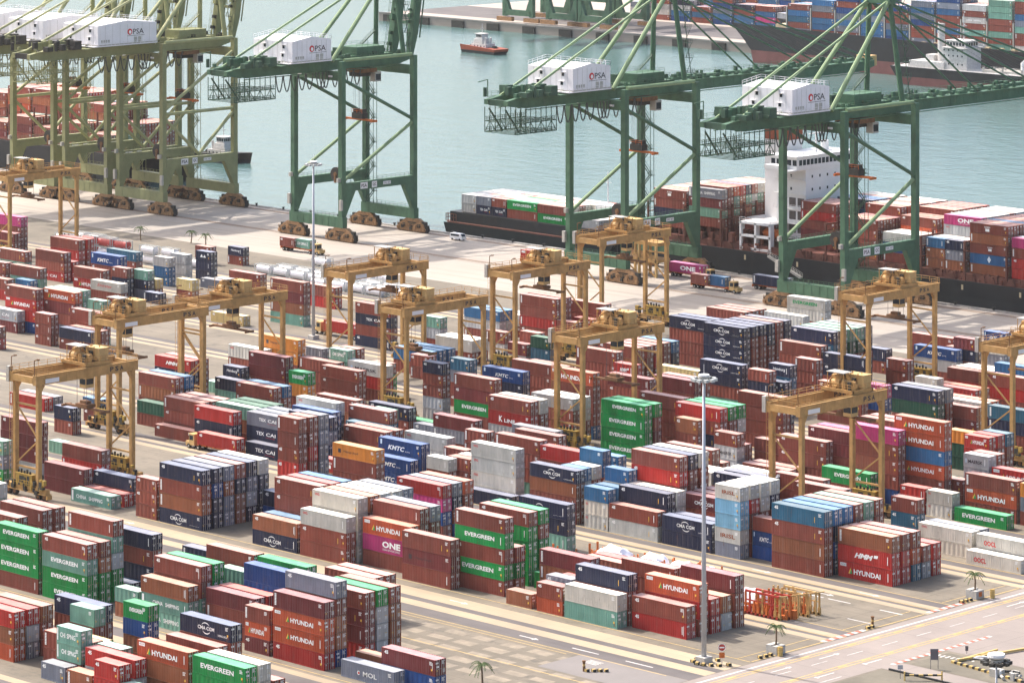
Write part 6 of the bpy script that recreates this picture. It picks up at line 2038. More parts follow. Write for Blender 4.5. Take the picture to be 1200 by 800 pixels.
b = MB(); b.box(-678,-667.6,788.5,805.5,5.7,29.0); b.box(-690,-678,790,804,5.7,13); b.box(-676,-667.4,781.5,811,28.0,28.3); b.box(-677,-667.2,784.5,808,28.3,31.6); b.box(-676,-670,781,784.5,28.3,29.5); b.box(-676,-670,808,811.5,28.3,29.5); b.box(-678,-666.9,783.8,808.6,31.6,31.9)
for z in (9,13,17,21,25): b.box(-678.4,-667.2,787.6,788.5,z,z+.2); b.rail((-678.4,787.6,z+.2),(-667.4,787.6,z+.2),1.0,1.6,.08)
b.box(-686.5,-679,793.5,800.5,13,34.5); b.rail((-677,784.6,31.9),(-667,784.6,31.9)); b.rail((-667,784.6,31.9),(-667,808,31.9))
tower = R(b,'bridge_tower',M['white'])
for z in (7,10.6,14.2,17.8):
    for x in (-676.6,-673.4,-670.4): w = MB(); w.box(x,x+2.3,788.40,788.49,z,z+2.3); w.obj('gallery_opening', M['shade'], tower)
w = MB()
for k in range(14): w.box(-667.21,-667.14,785.3+k*1.6,786.5+k*1.6,29.4,30.9)
for k in range(5): w.box(-676.4+k*1.9,-675+k*1.9,784.44,784.51,29.4,30.9)
w.obj('bridge_window', M['glass'], tower)
w = MB()
for z in (14.5,18.5,22.5,26):
    for y in (791,794.2,797.4,800.6,803.4): w.box(-667.62,-667.55,y,y+.55,z-.35,z+.4)
    for x in (-676,-673): w.box(x,x+.55,788.42,788.49,z-.35,z+.4)
w.obj('porthole', M['glass'], tower)
b = MB(); b.box(-686.6,-678.9,793.4,800.6,34.6,37.2); R(b,'funnel_band',M['funnel'])
b = MB(); b.box(-686.2,-679.3,793.8,800.2,37.2,38.6); b.tube((-684,796,38.6),(-684,796,41),.9,10); b.tube((-681,798,38.6),(-681,798,40.4),.7,10); R(b,'funnel_top',M['dark'])
b = MB(); b.tube((-671,797,31.9),(-671,797,40),.3,8); b.beam((-671,794,37),(-671,800,37),.3); b.beam((-671,795,35),(-671,799,35),.25); b.tube((-671,797,40),(-671,797,43),.1,6); b.tube((-673,803,31.9),(-673,803,34.5),1.1,10); b.tube((-668.5,806,5.7),(-668.5,806,22),.5,8); R(b,'radar_mast',M['white'])
b = MB()
for x in (-683.5,-673.2):
    for z in (6.2,9.6,13.0): b.box(x-.3,x+.3,780.0,781.2,z-.4 if z>6.3 else 5.7,z)
for z in (5.9,9.4,12.9): b.box(-683.8,-672.9,779.9,781.4,z,z+.6)
for x in (-683.6,-678.3,-673.1): b.box(x-.35,x+.35,779.9,781.4,5.7,13.4)
b.box(-684,-672.8,781.4,787,13.2,13.5); b.rail((-684,780,13.5),(-672.8,780,13.5)); R(b,'boat_deck_frame',M['white'])
b = MB(); b.tube((-676.8,783,10.6),(-672.2,783,10.6),1.35,10); b.tube((-672.2,783,10.6),(-671,783,10.8),1.35,10,.5); b.tube((-678,783,10.8),(-676.8,783,10.6),.5,10,1.35); R(b,'lifeboat',M['orange'])
b = MB(); b.beam((-671,777.0,5.5),(-659,776.6,.9),.9,.5); b.rail((-671,776.6,5.7),(-659,776.2,1.1),1.0,1.2); b.rail((-671,777.5,5.7),(-659,777.1,1.1),1.0,1.2); R(b,'gangway',M['galv'])
b = MB()
rr = random.Random(8)
for k in range(120):
    x = rr.uniform(-722,-676); y = rr.uniform(779.8,786); s_ = rr.uniform(.2,.7); b.box(x-s_,x+s_,y-s_,y+s_,7.4,7.4+rr.uniform(.4,4.0))
for k in range(160):
    x = rr.uniform(-664,-560); y = rr.uniform(779.7,780.7); s_ = rr.uniform(.15,.5); b.box(x-s_,x+s_,y-.3,y+.3,5.7,5.7+rr.uniform(.3,2.2))
tag(R(b,'deck_fittings',M['lash']), kind='stuff')
# barge
r = thing('black_barge', (-772,797,-3.2), 'long black barge carrying two tiers of containers off the quay', 'barge')
def Rb(mb, nm, m): return mb.obj(nm, m, r, (772,-797,3.2))
hb = MB(); loft(hb, [hull_poly(-806,-739,787.6,807.5,-3.4,-1,6,.5,1), hull_poly(-807,-738,787.2,807.9,.6,-1,6,.6,0)]); Rb(hb,'hull',M['hull'])
hb = MB(); hb.prism([(-807,788.5),(-807,806.5),(-805,807.9),(-738,807.9),(-738,787.2),(-805,787.2)],.601,.95); Rb(hb,'rubbing_strake',M['lash'])
hb = MB(); hb.box(-805,-739,788,807,.95,3.9); Rb(hb,'coaming',M['hull'])
hb = MB(); hb.rail((-806.3,788,.95),(-806.3,807,.95),2.2,1.5,.14); hb.rail((-806.3,787.5,.95),(-802,787.5,.95),2.2,1.2,.14)
for k in range(10): hb.box(-806,-805.2,789+k*1.8,789.8+k*1.8,.95,2.2)
Rb(hb,'bow_rail',M['lash'])
hb = MB(); hb.tube((-752,800,8),(-752,800,19),.18,6); hb.box(-755,-749,798,803,3.9,9.5); hb.beam((-753.4,800,16),(-750.6,800,16),.12); hb.tube((-748,802,9.5),(-748,802,13),.12,6); Rb(hb,'mast_house',M['white'])
# left ship behind the olive cranes
r = thing('container_ship', (-1020,800,-3.2), 'dark ship loaded with red containers behind the olive quay cranes', 'ship')
hp = MB(); loft(hp, [hull_poly(-1090,-955,782.5,815,-3.4,1,30,.1,2), hull_poly(-1090,-953,782.3,815.2,8.2,1,30,.2,0)]); hp.obj('hull', M['hull'], r, (1020,-800,3.2))
for x in (-1061,-1047.5,-1034,-1020,-1006.5,-993,-979.5):
    b = MB()
    for y in (785,790,795,800,805,810): b.box(x+6.5,x+6.9,y,y+.5,8.2,20)
    for z in (11,14,17): b.box(x+6.4,x+7,785,812,z,z+.25)
    b.obj('lashing_bridge', M['lash'], r, (1020,-800,3.2))
b = MB(); b.box(-1088,-960,783.5,814,8.21,8.6); b.rail((-1088,783,8.2),(-958,783,8.2),1.1,3,.1); b.obj('deck', M['deck'], r, (1020,-800,3.2))
b = MB(); b.tube((-966,794,8.2),(-966,794,30),.7,8); b.box(-969,-963,789,799,24,24.5); b.box(-971,-962,786,812,8.2,13); b.obj('fore_mast', M['white'], r, (1020,-800,3.2))
# distant ship along the far quay
r = thing('container_ship', (-980,1262,-3.2), 'distant container ship with dark bow and red boot topping at far quay', 'ship')
def Rf(mb, nm, m): return mb.obj(nm, m, r, (980,-1262,3.2))
mbx = MB(); fr = thing  # hull
zd = 9.0
def fsec(z, f): return hull_poly(-1090-13*f,-840,1252,1283,z,-1,36+8*f,.05+.25*f,0)
h = MB(); loft(h, [fsec(-3.4,0), fsec(2.2,.1)]); Rf(h,'boot_topping',M['boot'])
s3 = [(x,y,z+4.5*max(0,1-abs(x+1103)/60)**1.4) for x,y,z in fsec(zd,1)]
h = MB(); loft(h, [fsec(2.21,.1), fsec(7,.45), s3]); Rf(h,'hull',M['hull'])
h = MB(); h.tube((-1086,1267.5,-1.2),(-1099,1267.5,-1.2),3.0,12,2.2); h.tube((-1099,1267.5,-1.2),(-1101.5,1267.5,-1.2),2.2,12,.7); Rf(h,'bulbous_bow',M['bulb'])
h = MB()
for k in range(34): h.box(-1066+k*6.8,-1063.8+k*6.8,1252.6,1254.4,zd,zd+2.6)
h.box(-1066,-840,1254.4,1281,zd,zd+1.2); h.rail((-1068,1252.4,zd),(-842,1252.4,zd),1.1,3.4,.12); tag(Rf(h,'coaming_support',M['buff']), kind='stuff')
h = MB(); h.box(-1084,-1076,1260,1275,zd,zd+4.5); h.tube((-1080,1267,zd),(-1080,1267,zd+20),.6,8); Rf(h,'forecastle_mast',M['buff'])
for k in range(15): h = MB(); h.box(-1074.2+k*13.6,-1073.6+k*13.6,1255.5,1281,zd+1.2,zd+13); Rf(h,'lashing_bridge',M['galv'])
# bunker tanker in front of it
r = thing('bunker_tanker', (-955,1231,-3.2), 'small white bridged tanker lying beside the distant container ship', 'ship')
def Rt(mb, nm, m): return mb.obj(nm, m, r, (955,-1231,3.2))
h = MB(); loft(h, [hull_poly(-988,-890,1224.5,1238.5,-3.4,1,16,.1,3), hull_poly(-990,-890,1224.3,1238.7,0.2,1,16,.12,1)]); Rt(h,'boot_topping',M['boot'])
h = MB(); loft(h, [hull_poly(-990,-890,1224.3,1238.7,.21,1,16,.12,1), hull_poly(-991,-888,1224,1239,4.2,1,16,.2,0)]); Rt(h,'hull',M['hull'])
h = MB(); h.box(-990,-894,1224.6,1238.4,4.2,4.4); h.box(-982,-964,1225.5,1237.5,4.4,7); h.box(-966,-953,1226.5,1236,4.4,13.2); h.box(-965,-952.6,1225.2,1237,13.2,13.5); h.box(-964,-954,1227,1235.5,13.5,16.0); h.box(-964.5,-953.5,1226.6,1235.9,16.0,16.3); h.box(-966.2,-952.8,1226.3,1236.2,8.4,8.6); h.box(-976,-972,1229,1234,7,9.5); h.tube((-969.5,1231,7),(-969.5,1231,21.5),1.5,10); h.tube((-958,1231,16.3),(-958,1231,27),.25,6); h.beam((-958,1229,22),(-958,1233,22),.3); h.beam((-958,1228,19.5),(-958,1234,19.5),.3)
for y in (1224.8,1238.2): h.rail((-989,y,4.4),(-896,y,4.4),1.1,3,.1)
tower = Rt(h,'deckhouse',M['tugwhite'])
w = MB()
for k in range(6): w.box(-963.4+k*1.55,-962.4+k*1.55,1226.93,1226.99,14.2,15.5)
for z in (6.8,10.2,12.4):
    for k in range(5): w.box(-964.8+k*2.3,-964.2+k*2.3,1226.42,1226.49,z-.5,z+.2)
for k in range(5): w.box(-953.99,-953.93,1227.5+k*1.6,1228.6+k*1.6,14.2,15.5)
w.obj('window', M['glass'], tower)
h = MB(); h.tube((-969.5,1231,21.5),(-969.5,1231,22.4),1.6,10); h.box(-945,-900,1227,1236,4.4,5.4)
for k in range(14): h.tube((-944+k*3.2,1226+3*(k%3),4.4),(-944+k*3.2,1226+3*(k%3),6.6),.5,6)
tag(Rt(h,'deck_piping',M['galv']), kind='stuff')
h = MB(); h.tube((-928,1231,4.4),(-928,1231,9),.9,8); h.beam((-928,1231,9),(-914,1231,20),.9,.9); h.beam((-927,1231,6),(-920,1231,14),.4); Rt(h,'deck_crane',M['white'])
# tug
def make_tug(loc, rz, label, s=1.0, hullm='hull', bandm='orange'):
    t = thing('tug_boat', loc, label, 'tug boat', None, rz)
    h = MB(); loft(h, [hull_poly(-13.5*s,13.5*s,-4.6*s,4.6*s,-1.0,1,8*s,.15,1), hull_poly(-14*s,14*s,-5*s,5*s,1.6*s,1,8*s,.3,0)]); h.obj('hull', M[hullm], t)
    h = MB(); loft(h, [hull_poly(-14*s,14*s,-5*s,5*s,1.61*s,1,8*s,.3,0), [(x,y,z+1.5*s*max(0,(x+2*s)/(16*s))) for x,y,z in hull_poly(-14.2*s,14.6*s,-5.2*s,5.2*s,3.0*s,1,8*s,.36,0)]]); h.obj('bulwark', M[bandm], t)
    h = MB(); h.box(-5*s,7*s,-3.4*s,3.4*s,1.7*s,5.2*s); h.box(-1*s,5.6*s,-2.7*s,2.7*s,5.2*s,7.9*s); h.box(-.4*s,4.6*s,-2.2*s,2.2*s,7.9*s,10.4*s); h.box(-.8*s,5.2*s,-2.6*s,2.6*s,10.4*s,10.7*s); h.tube((-3*s,-1.8*s,5.2*s),(-3.4*s,-1.8*s,8.6*s),.6*s,8); h.tube((-3*s,1.8*s,5.2*s),(-3.4*s,1.8*s,8.6*s),.6*s,8); h.tube((1.8*s,0,10.7*s),(1.8*s,0,16*s),.16*s,6); h.beam((1.8*s,-1.3*s,13.4*s),(1.8*s,1.3*s,13.4*s),.18*s); h.rail((-5*s,-3.3*s,5.2*s),(7*s,-3.3*s,5.2*s),1.0,1.5,.1); h.rail((-5*s,3.3*s,5.2*s),(7*s,3.3*s,5.2*s),1.0,1.5,.1)
    d = h.obj('deckhouse', M['tugwhite'], t)
    w = MB()
    for sy in (-1,1):
        for k in range(4): w.box((-.1+k*1.15)*s,(.8+k*1.15)*s,sy*2.2*s-.02,sy*2.2*s+.02,8.8*s,10.0*s)
        for k in range(4): w.box((-4+k*2.6)*s,(-3.2+k*2.6)*s,sy*3.4*s-.02,sy*3.4*s+.02,3.6*s,4.4*s)
    for k in range(4): w.box(4.6*s-.02,4.6*s+.02,(-2+k*1.05)*s,(-1.2+k*1.05)*s,8.8*s,10.0*s)
    w.obj('window', M['glass'], d)
    h = MB(); h.box(-10*s,-7*s,-1.6*s,1.6*s,1.7*s,3.6*s); h.tube((-8.5*s,-1.2*s,3.6*s),(-8.5*s,1.2*s,3.6*s),.9*s,10); h.box(8.4*s,10.4*s,-1.4*s,1.4*s,2.2*s,4.2*s); h.obj('towing_winch', M['dark'], t)
    return t
make_tug((-1204,1200,-3.2), math.radians(176), 'dark red and black tug with white wheelhouse crossing the open water', .82, 'hull', 'tugred')
make_tug((-988,857,-3.2), math.radians(-3), 'small dark hulled launch with white cabin beside olive crane legs', .82, 'hull', 'dark')
# ------------------------------------------------------------------ vehicles
def make_truck(loc, direction, length, label):
    """yard tractor with a skeletal trailer; direction +1 drives towards +X"""
    t = thing('container_truck', loc, label, 'truck', 'trucks carrying containers')
    d = direction; L = length
    c = MB()
    for y in (-.55,.55): c.box(-L/2, L/2, y-.14, y+.14, .88, 1.27)
    for k in range(6): c.box(-L/2+.2+k*(L-.5)/5, -L/2+.45+k*(L-.5)/5, -1.2, 1.2, 1.0, 1.26)
    x0 = d*(L/2-.6); x1 = d*(L/2+3.4)
    c.box(min(x0,x1),max(x0,x1),-.5,.5,.62,.92); c.box(-d*(L/2)-.15,-d*(L/2)+.15,-1.2,1.2,.6,1.25)
    c.obj('chassis', [M['orange'], M['dark']], t)
    for x in (-d*(L/2-1.2), -d*(L/2-2.4), d*(L/2-.3), d*(L/2+2.7)):
        for s in (-1,1):
            w = MB(); w.tube((x, s*.75, .5), (x, s*1.2, .5), .5, 12); w.tube((x, s*1.2, .5), (x, s*1.22, .5), .24, 8, mi=1); w.obj('wheel', [M['rubber'], M['galv']], t)
    cb = MB(); a = d*(L/2+.95); b_ = d*(L/2+2.75); lo, hi = min(a,b_), max(a,b_)
    cb.prism_xz([(lo,.75),(hi,.75),(hi-(.0 if d<0 else .25),3.0),(lo+(.25 if d<0 else 0),3.0)], -1.15, .75)
    cb.box(min(d*(L/2+2.75),d*(L/2+3.7)),max(d*(L/2+2.75),d*(L/2+3.7)),-1.1,1.1,.55,1.45); cb.box(lo-.05,hi+.05,-1.2,.8,3.0,3.08)
    co = cb.obj('cab', M['ochre_pale'], t)
    w = MB(); w.box(lo+.3,hi-.35,-1.17,-1.14,1.8,2.75); w.box(lo+.3,hi-.35,.74,.77,1.8,2.75); w.box((hi-.1) if d>0 else (lo-.03),(hi+.03) if d>0 else (lo+.1),-1.0,.6,1.8,2.7); w.obj('window', M['glass'], co)
    w = MB(); w.box(lo,hi,.8,1.15,.8,1.6); w.tube((d*(L/2+.8),.9,1.0),(d*(L/2+.8),.9,3.3),.09,6); w.obj('exhaust_stack', M['dark'], t)
    return t
make_truck((-600.83+6.1, 514.6+1.22, .02), -1, 12.4, 'yellow cab yard truck under the bright red box in the left lane')
make_truck((-566.1+6.1, 514.6+1.22, .02), -1, 12.4, 'yellow cab yard truck by the three deep blue boxes')
make_truck((-801.1+6.1, 717.2+1.22, .02), 1, 12.4, 'orange truck on open quay with one brown and one green box')
make_truck((-735.27+6.1, 746.9+1.22, .02), 1, 12.4, 'truck with red container standing behind the centre quay crane legs')
make_truck((-691.16+6.1, 759.3+1.22, .02), 1, 12.4, 'truck carrying the magenta container beside the moored ship')
make_truck((-672.81+6.0, 748.0+1.22, .02), 1, 12.4, 'truck with brown and blue short boxes and yellow cab on quay')
make_truck((-660.11+6.1, 758.0+1.22, .02), 1, 12.4, 'truck with navy container next to the gangway')
make_truck((-686.92+6.1, 628.95+1.22, .02), -1, 12.4, 'yellow cab truck with red container by the far lamp mast')
v = thing('white_van', (-779.5,766.2,0), 'white van with dark windows parked near the quay edge', 'van')
b = MB(); b.prism_xz([(-2.4,.4),(2.4,.4),(2.4,1.2),(1.7,1.95),(-2.3,2.0),(-2.45,1.0)], -.9, .9); b.obj('body', M['white'], v)
b = MB(); b.box(-2.1,1.3,-.92,-.895,1.25,1.8); b.box(-2.1,1.3,.895,.92,1.25,1.8); b.prism_xz([(1.76,1.92),(2.4,1.24),(2.42,1.26),(1.78,1.94)],-.75,.75); b.box(-2.42,-2.36,-.7,.7,1.25,1.8); b.obj('window', M['glass'], v)
for x in (-1.5,1.5):
    for s in (-1,1):
        w = MB(); w.tube((x,s*.7,.34),(x,s*.92,.34),.34,12); w.obj('wheel', M['rubber'], v)
# ------------------------------------------------------------------ tank containers
def make_tank():
    t = thing('tank_container', (0,0,0), 'x', 'tank container', 'tank containers standing by the quay road')
    b = MB()
    for sx in (-1,1):
        for sy in (-1,1): b.box(sx*3.03-.08,sx*3.03+.08,sy*1.14-.08,sy*1.14+.08,0,2.59)
        for z in (.08,2.5): b.box(sx*3.03-.07,sx*3.03+.07,-1.06,1.06,z-.07,z+.08)
        b.beam((sx*3.03,-1.1,.1),(sx*3.03,0,1.2),.09); b.beam((sx*3.03,1.1,.1),(sx*3.03,0,1.2),.09)
    for sy in (-1,1):
        for z in (.09,2.51): b.box(-2.95,2.95,sy*1.14-.06,sy*1.14+.06,z-.06,z+.07)
        b.beam((-2.9,sy*1.14,.15),(-1.9,sy*1.14,.9),.08); b.beam((2.9,sy*1.14,.15),(1.9,sy*1.14,.9),.08)
    b.obj('frame', M['frame_grey'], t)
    b = MB(); b.tube((-2.55,0,1.32),(2.55,0,1.32),1.13,20)
    b.tube((2.55,0,1.32),(2.85,0,1.32),1.13,20,.7); b.tube((-2.85,0,1.32),(-2.55,0,1.32),.7,20,1.13)
    for k in range(5): b.tube((-2.3+k*1.12,0,1.32),(-2.2+k*1.12,0,1.32),1.16,20)
    b.obj('tank_shell', M['tank'], t)
    b = MB(); b.box(-2.6,2.6,-.3,.3,2.44,2.5); b.tube((.3,0,2.4),(.3,0,2.6),.3,10); b.obj('walkway', M['galv'], t)
    return t
tk = make_tank(); first = True
M['tank_red'] = mat('red_tank_paint', (.50,.085,.075), .45, 0, .15, 1.2)
tanks = [(-834,675.0,0,'r'),(-834,675,2.6,'r'),(-827,675.0,0,'w'),(-827,675,2.6,'r'),(-820,675,0,'w'),(-820,675,2.6,'r'),(-806.5,673.6,0,'w'),(-806.5,673.6,2.6,'w'),(-799,674.6,0,'w'),(-799,674.6,2.6,'w'),(-857,684,0,'w'),(-850,684,0,'w'),(-856,689,0,'w'),(-849,689.5,0,'w'),(-842,688,0,'w'),(-792,678,0,'w'),(-771,684.6,0,'w'),(-764,684.6,0,'w'),(-766.5,688.5,0,'w'),(-756.5,684,0,'w'),(-759.5,688.5,0,'w'),(-752.5,688.3,0,'w'),(-769.5,704.2,0,'w'),(-749.5,684,0,'w'),(-743,679,0,'w'),(-736,683,0,'w'),(-736,679.6,0,'w'),(-729,683,0,'w'),(-729,679.8,0,'w'),(-737,696.4,0,'w'),(-722,683,0,'w'),(-722,679.6,0,'w'),(-715,682,0,'w'),(-730,687,0,'w'),(-723,686.6,0,'w'),(-745.5,692,0,'w'),(-738.5,691.6,0,'w')]
redshell = None
for k, (x, y, z, c) in enumerate(tanks):
    o = tk if k == 0 else dup(tk, (x, y, z))
    o.location = (x, y, z)
    for ch in o.children:
        if ch.name.startswith('tank_shell') :
            if c == 'r':
                if redshell is None: redshell = ch.data.copy(); redshell.materials[0] = M['tank_red']
                ch.data = redshell
            elif k: ch.data = tkdata
    if k == 0: tkdata = [m for m in bpy.data.meshes if m.name.startswith('tank_shell')][0]
    o['label'] = ('faded red tank container in the row below the olive quay cranes' if c == 'r' else ('pale tank container in steel frame, left group behind the far yard' if x < -785 else 'pale tank container in steel frame, group beside the far lamp mast'))
    o['group'] = 'red tank containers' if c == 'r' else ('pale tank containers, left group' if x < -785 else 'pale tank containers by the far lamp mast')
# ------------------------------------------------------------------ lamp masts
def lamp_mast(x, y, h, r0, r1, label, dish=False):
    t = thing('lamp_mast', (x,y,0), label, 'lamp mast')
    b = MB(); b.tube((0,0,.9),(0,0,h),r0,14,r1); b.obj('mast', M['mast'], t, smooth=True)
    b = MB(); b.box(-1,1,-1,1,0,.9); b.obj('base_block', M['conc'], t)
    if dish:
        b = MB(); b.tube((0,0,h+.2),(0,0,h+.55),1.25,20,1.2); b.tube((0,0,h),(0,0,h+.2),1.1,20,1.25); b.obj('lamp_head', M['white'], t)
    b = MB(); b.tube((0,0,h-.6),(0,0,h-.2),1.0,14); b.obj('head_ring', M['galv'], t)
    for k in range(10):
        a = 2*PI*k/10; c_ = math.cos(a); s_ = math.sin(a)
        b = MB(); b.beam((.9*c_,.9*s_,h-.45),(1.6*c_,1.6*s_,h-.45),.12); b.cbox((1.75*c_,1.75*s_,h-.65),(.7,.7,.45),1)
        b.obj('floodlight', [M['dark'], M['frame_grey'] if not dish else M['dark']], t)
    if not dish:
        b = MB(); b.tube((0,0,h-.1),(0,0,h+.15),.9,14); b.tube((0,0,h+.15),(0,0,h+1.8),.04,5); b.obj('head_cap', M['white'], t)
    return t
lamp_mast(-410.6, 459.5, 46.4, .44, .23, 'tall grey lamp mast rising from lower right foreground past the stacks')
lamp_mast(-684.7, 623.6, 43.1, .42, .22, 'thin grey lamp mast at left standing before the green quay crane')
lamp_mast(-325.3, 425.4, 22.0, .22, .14, 'dark lamp head with white round cap at bottom right corner', True)
# ------------------------------------------------------------------ palms
def palm(x, y, h, label, seed, pot=False):
    rr = random.Random(seed)
    t = thing('palm_tree', (x,y,0), label, 'palm tree')
    b = MB(); px, py = 0, 0
    for k in range(6):
        qx = px+rr.uniform(-.08,.08); qy = py+rr.uniform(-.08,.08)
        b.tube((px,py,h*k/6),(qx,qy,h*(k+1)/6),.20-.014*k,7,.19-.014*k); px, py = qx, qy
    b.obj('trunk', M['trunk'], t)
    for i in range(13):
        a = 2*PI*i/13+rr.uniform(-.2,.2); up = rr.uniform(.1,1.1); L = rr.uniform(1.7,2.3)
        b = MB(); prev = None; n = 7
        for k in range(n+1):
            s = k/n; r_ = L*s*math.cos(up*.5); z = h + L*(math.sin(up)*s - .95*s*s); p = Vector((px+r_*math.cos(a), py+r_*math.sin(a), z))
            if prev is not None:
                b.beam(prev, p, .05)
                side = Vector((-math.sin(a), math.cos(a), 0))
                for sg in (-1,1):
                    for q in range(2):
                        e = prev.lerp(p, q*.5); ln = .62*(1-s*.75)
                        tip = e + side*sg*ln + Vector((math.cos(a)*.2, math.sin(a)*.2, -.22-.25*rr.random()))
                        f = (p-prev)*.30
                        b.add([e, e+f, tip], [(0,1,2)])
            prev = p
        b.obj('frond', M['frond'], t)
    return t
palm(-406.3,525.3,4.2,'short palm in a grey planter beside the road at right',1)
palm(-405.9,471.9,4.4,'short palm with orange box, right of the tall lamp mast',2)
palm(-424.0,422.2,4.0,'palm top showing at the bottom edge of the picture',3)
palm(-843.6,701.3,3.8,'leftmost small palm behind the red tank containers',4)
palm(-829.4,708.1,3.4,'middle small palm on the pale quay road edge',5)
palm(-822.6,707.7,3.2,'rightmost small palm on the pale quay road edge',6)
def planter(x, y, label, sgn):
    t = thing('planter_block', (x,y,0), label, 'planter', 'grey concrete planters')
    b = MB(); b.box(-1.2,-.2,-1.1,1.1,0,1.5); b.box(.2,1.1,-1.1,1.1,0,1.4); b.box(-.2,.2,-1.1,-.3,0,1.3); b.box(-.2,.2,.3,1.1,0,1.3); b.obj('block', M['conc'], t)
    b = MB(); b.box(1.12,1.2,-.4,.4,.4,1.2); b.obj('panel', M['orange'], t)
planter(-406.3,525.3,'grey planter of concrete blocks around the palm by the road',1)
planter(-405.9,471.9,'grey planter of concrete blocks around the palm by the lamp mast',1)
def drum(x, y, label):
    t = thing('yellow_drum', (x,y,0), label, 'drum'); b = MB(); b.tube((0,0,0),(0,0,1.5),.42,14); b.obj('body', M['yellow'], t)
    b = MB()
    for z in (.02,.5,1.0,1.46): b.tube((0,0,z),(0,0,z+.05),.45,14)
    b.obj('hoop', M['yellow_box'], t)
drum(-404.0,527.2,'yellow drum standing beside the palm planter at right'); drum(-404.2,471.0,'yellow drum standing beside the palm planter near lamp mast')
# ------------------------------------------------------------------ kerb blocks, signs, barriers
kb = MB(); kb.box(-.4,.4,-.28,.28,0,.45); kb.box(-.24,.24,-.29,.29,.08,.46,1)
kbm = kb.mesh('kerb_block', [M['black'], M['yellow']])
def blocks(lst, label, grp):
    for x, y in lst: tag(link('kerb_block', kbm, None, (x,y,0), random.uniform(-.4,.4)), label, 'kerb block', grp)
blocks([(-411.6,458.0),(-410.2,457.4),(-409.0,457.6),(-407.9,458.2),(-406.9,459.0),(-412.0,459.4),(-409.3,461.4),(-406.0,460.4)], 'black and yellow kerb block round the tall lamp mast foot', 'kerb blocks round the tall lamp mast')
blocks([(-405.6,467.6),(-405.5,468.9),(-405.5,470.0)], 'black and yellow kerb block left of the palm by the lamp mast', 'kerb blocks left of the near palm')
blocks([(-405.6,520.6),(-405.6,521.8),(-405.6,523.0),(-405.6,496.2),(-405.6,495.2)], 'black and yellow kerb block along the road edge at right', 'kerb blocks along the road edge')
blocks([(-419.8,441.6),(-419.0,442.4),(-418.3,443.1),(-417.6,443.8)], 'kerb block by the striped bollard at bottom centre', 'kerb blocks at bottom centre')
def bollard(x, y, label):
    t = thing('road_bollard', (x,y,0), label, 'bollard'); b = MB(); b.tube((0,0,0),(0,0,1.5),.22,10); b.tube((0,0,1.5),(0,0,1.75),.3,10); b.obj('post', M['rust'], t); b = MB(); b.tube((0,0,.9),(0,0,1.2),.235,10); b.obj('band', M['yellow'], t)
bollard(-406.0,496.9,'rusty bollard with yellow band at the road edge right of rack'); bollard(-420.3,441.5,'rusty bollard with yellow band at bottom centre beside kerb blocks')
t = thing('no_entry_sign', (-406.8,459.6,0), 'round red no entry sign above an orange plate by lamp mast', 'road sign')
b = MB(); b.tube((0,0,0),(0,0,3.0),.05,8); b.obj('post', M['galv'], t)
FD = Vector((.70,-.71,0))
def disc(parent, nm, r, z, off, m, n=20):
    sd = Vector((.71,.70,0)); b = MB()
    b.add([(FD*off)+sd*(r*math.cos(2*PI*k/n))+Vector((0,0,z+r*math.sin(2*PI*k/n))) for k in range(n)], [tuple(range(n))]); return b.obj(nm, m, parent)
disc(t,'rim',.62,3.0,.055,M['white']); disc(t,'disc',.54,3.0,.06,M['redpaint'])
def plate(parent, nm, w, z0, z1, off, m, c=0.0):
    sd = Vector((.71,.70,0)); b = MB(); p = FD*off + sd*c
    q = [p-sd*w/2, p+sd*w/2]; th = FD*-.03
    b.add([q[0]+Vector((0,0,z0)), q[1]+Vector((0,0,z0)), q[1]+Vector((0,0,z1)), q[0]+Vector((0,0,z1)), q[0]+th+Vector((0,0,z0)), q[1]+th+Vector((0,0,z0)), q[1]+th+Vector((0,0,z1)), q[0]+th+Vector((0,0,z1))], [(0,1,2,3),(5,4,7,6),(4,0,3,7),(1,5,6,2),(3,2,6,7),(4,5,1,0)]); return b.obj(nm, m, parent)
plate(t,'bar',.8,2.9,3.1,.065,M['white_print']); plate(t,'plate',.9,1.3,2.2,.06,M['orange'])
t = thing('notice_board', (-381.2,482.2,0), 'dark grey notice board on two posts beside the road', 'notice board')
plate(t,'board',1.3,1.5,3.25,.06,M['sign_grey'])
for c in (-.6,.6): plate(t,'post',.09,0,1.5,.05,M['sign_grey'],c)
t = thing('small_notice_board', (-381.3,473.6,0), 'small grey board on one post at the verge, bottom right', 'notice board'); plate(t,'board',.85,1.5,2.2,.06,M['mast']); plate(t,'post',.08,0,1.5,.05,M['sign_grey'])
t = thing('small_notice_board', (-383.5,493.6,0), 'tiny dark board behind the red and white kerb, bottom right', 'notice board'); plate(t,'board',.5,.5,1.3,.06,M['sign_grey']); plate(t,'post',.07,0,.5,.05,M['sign_grey'])
t = thing('height_barrier', (-377.9,475.2,0), 'low yellow barrier frame with black striped crossbar at bottom edge', 'barrier')
for s in (-1,1): b = MB(); b.box(s*2.1-.1+.0,s*2.1+.1,s*2.1-.1,s*2.1+.1,0,1.5); b.obj('post', M['yellow'], t)
for k in range(8):
    a = -2.1+k*.525; b = MB(); b.beam((a,a,.9),(a+.525,a+.525,.9),.28); b.obj('crossbar_segment', M['yellow'] if k % 2 else M['black'], t)
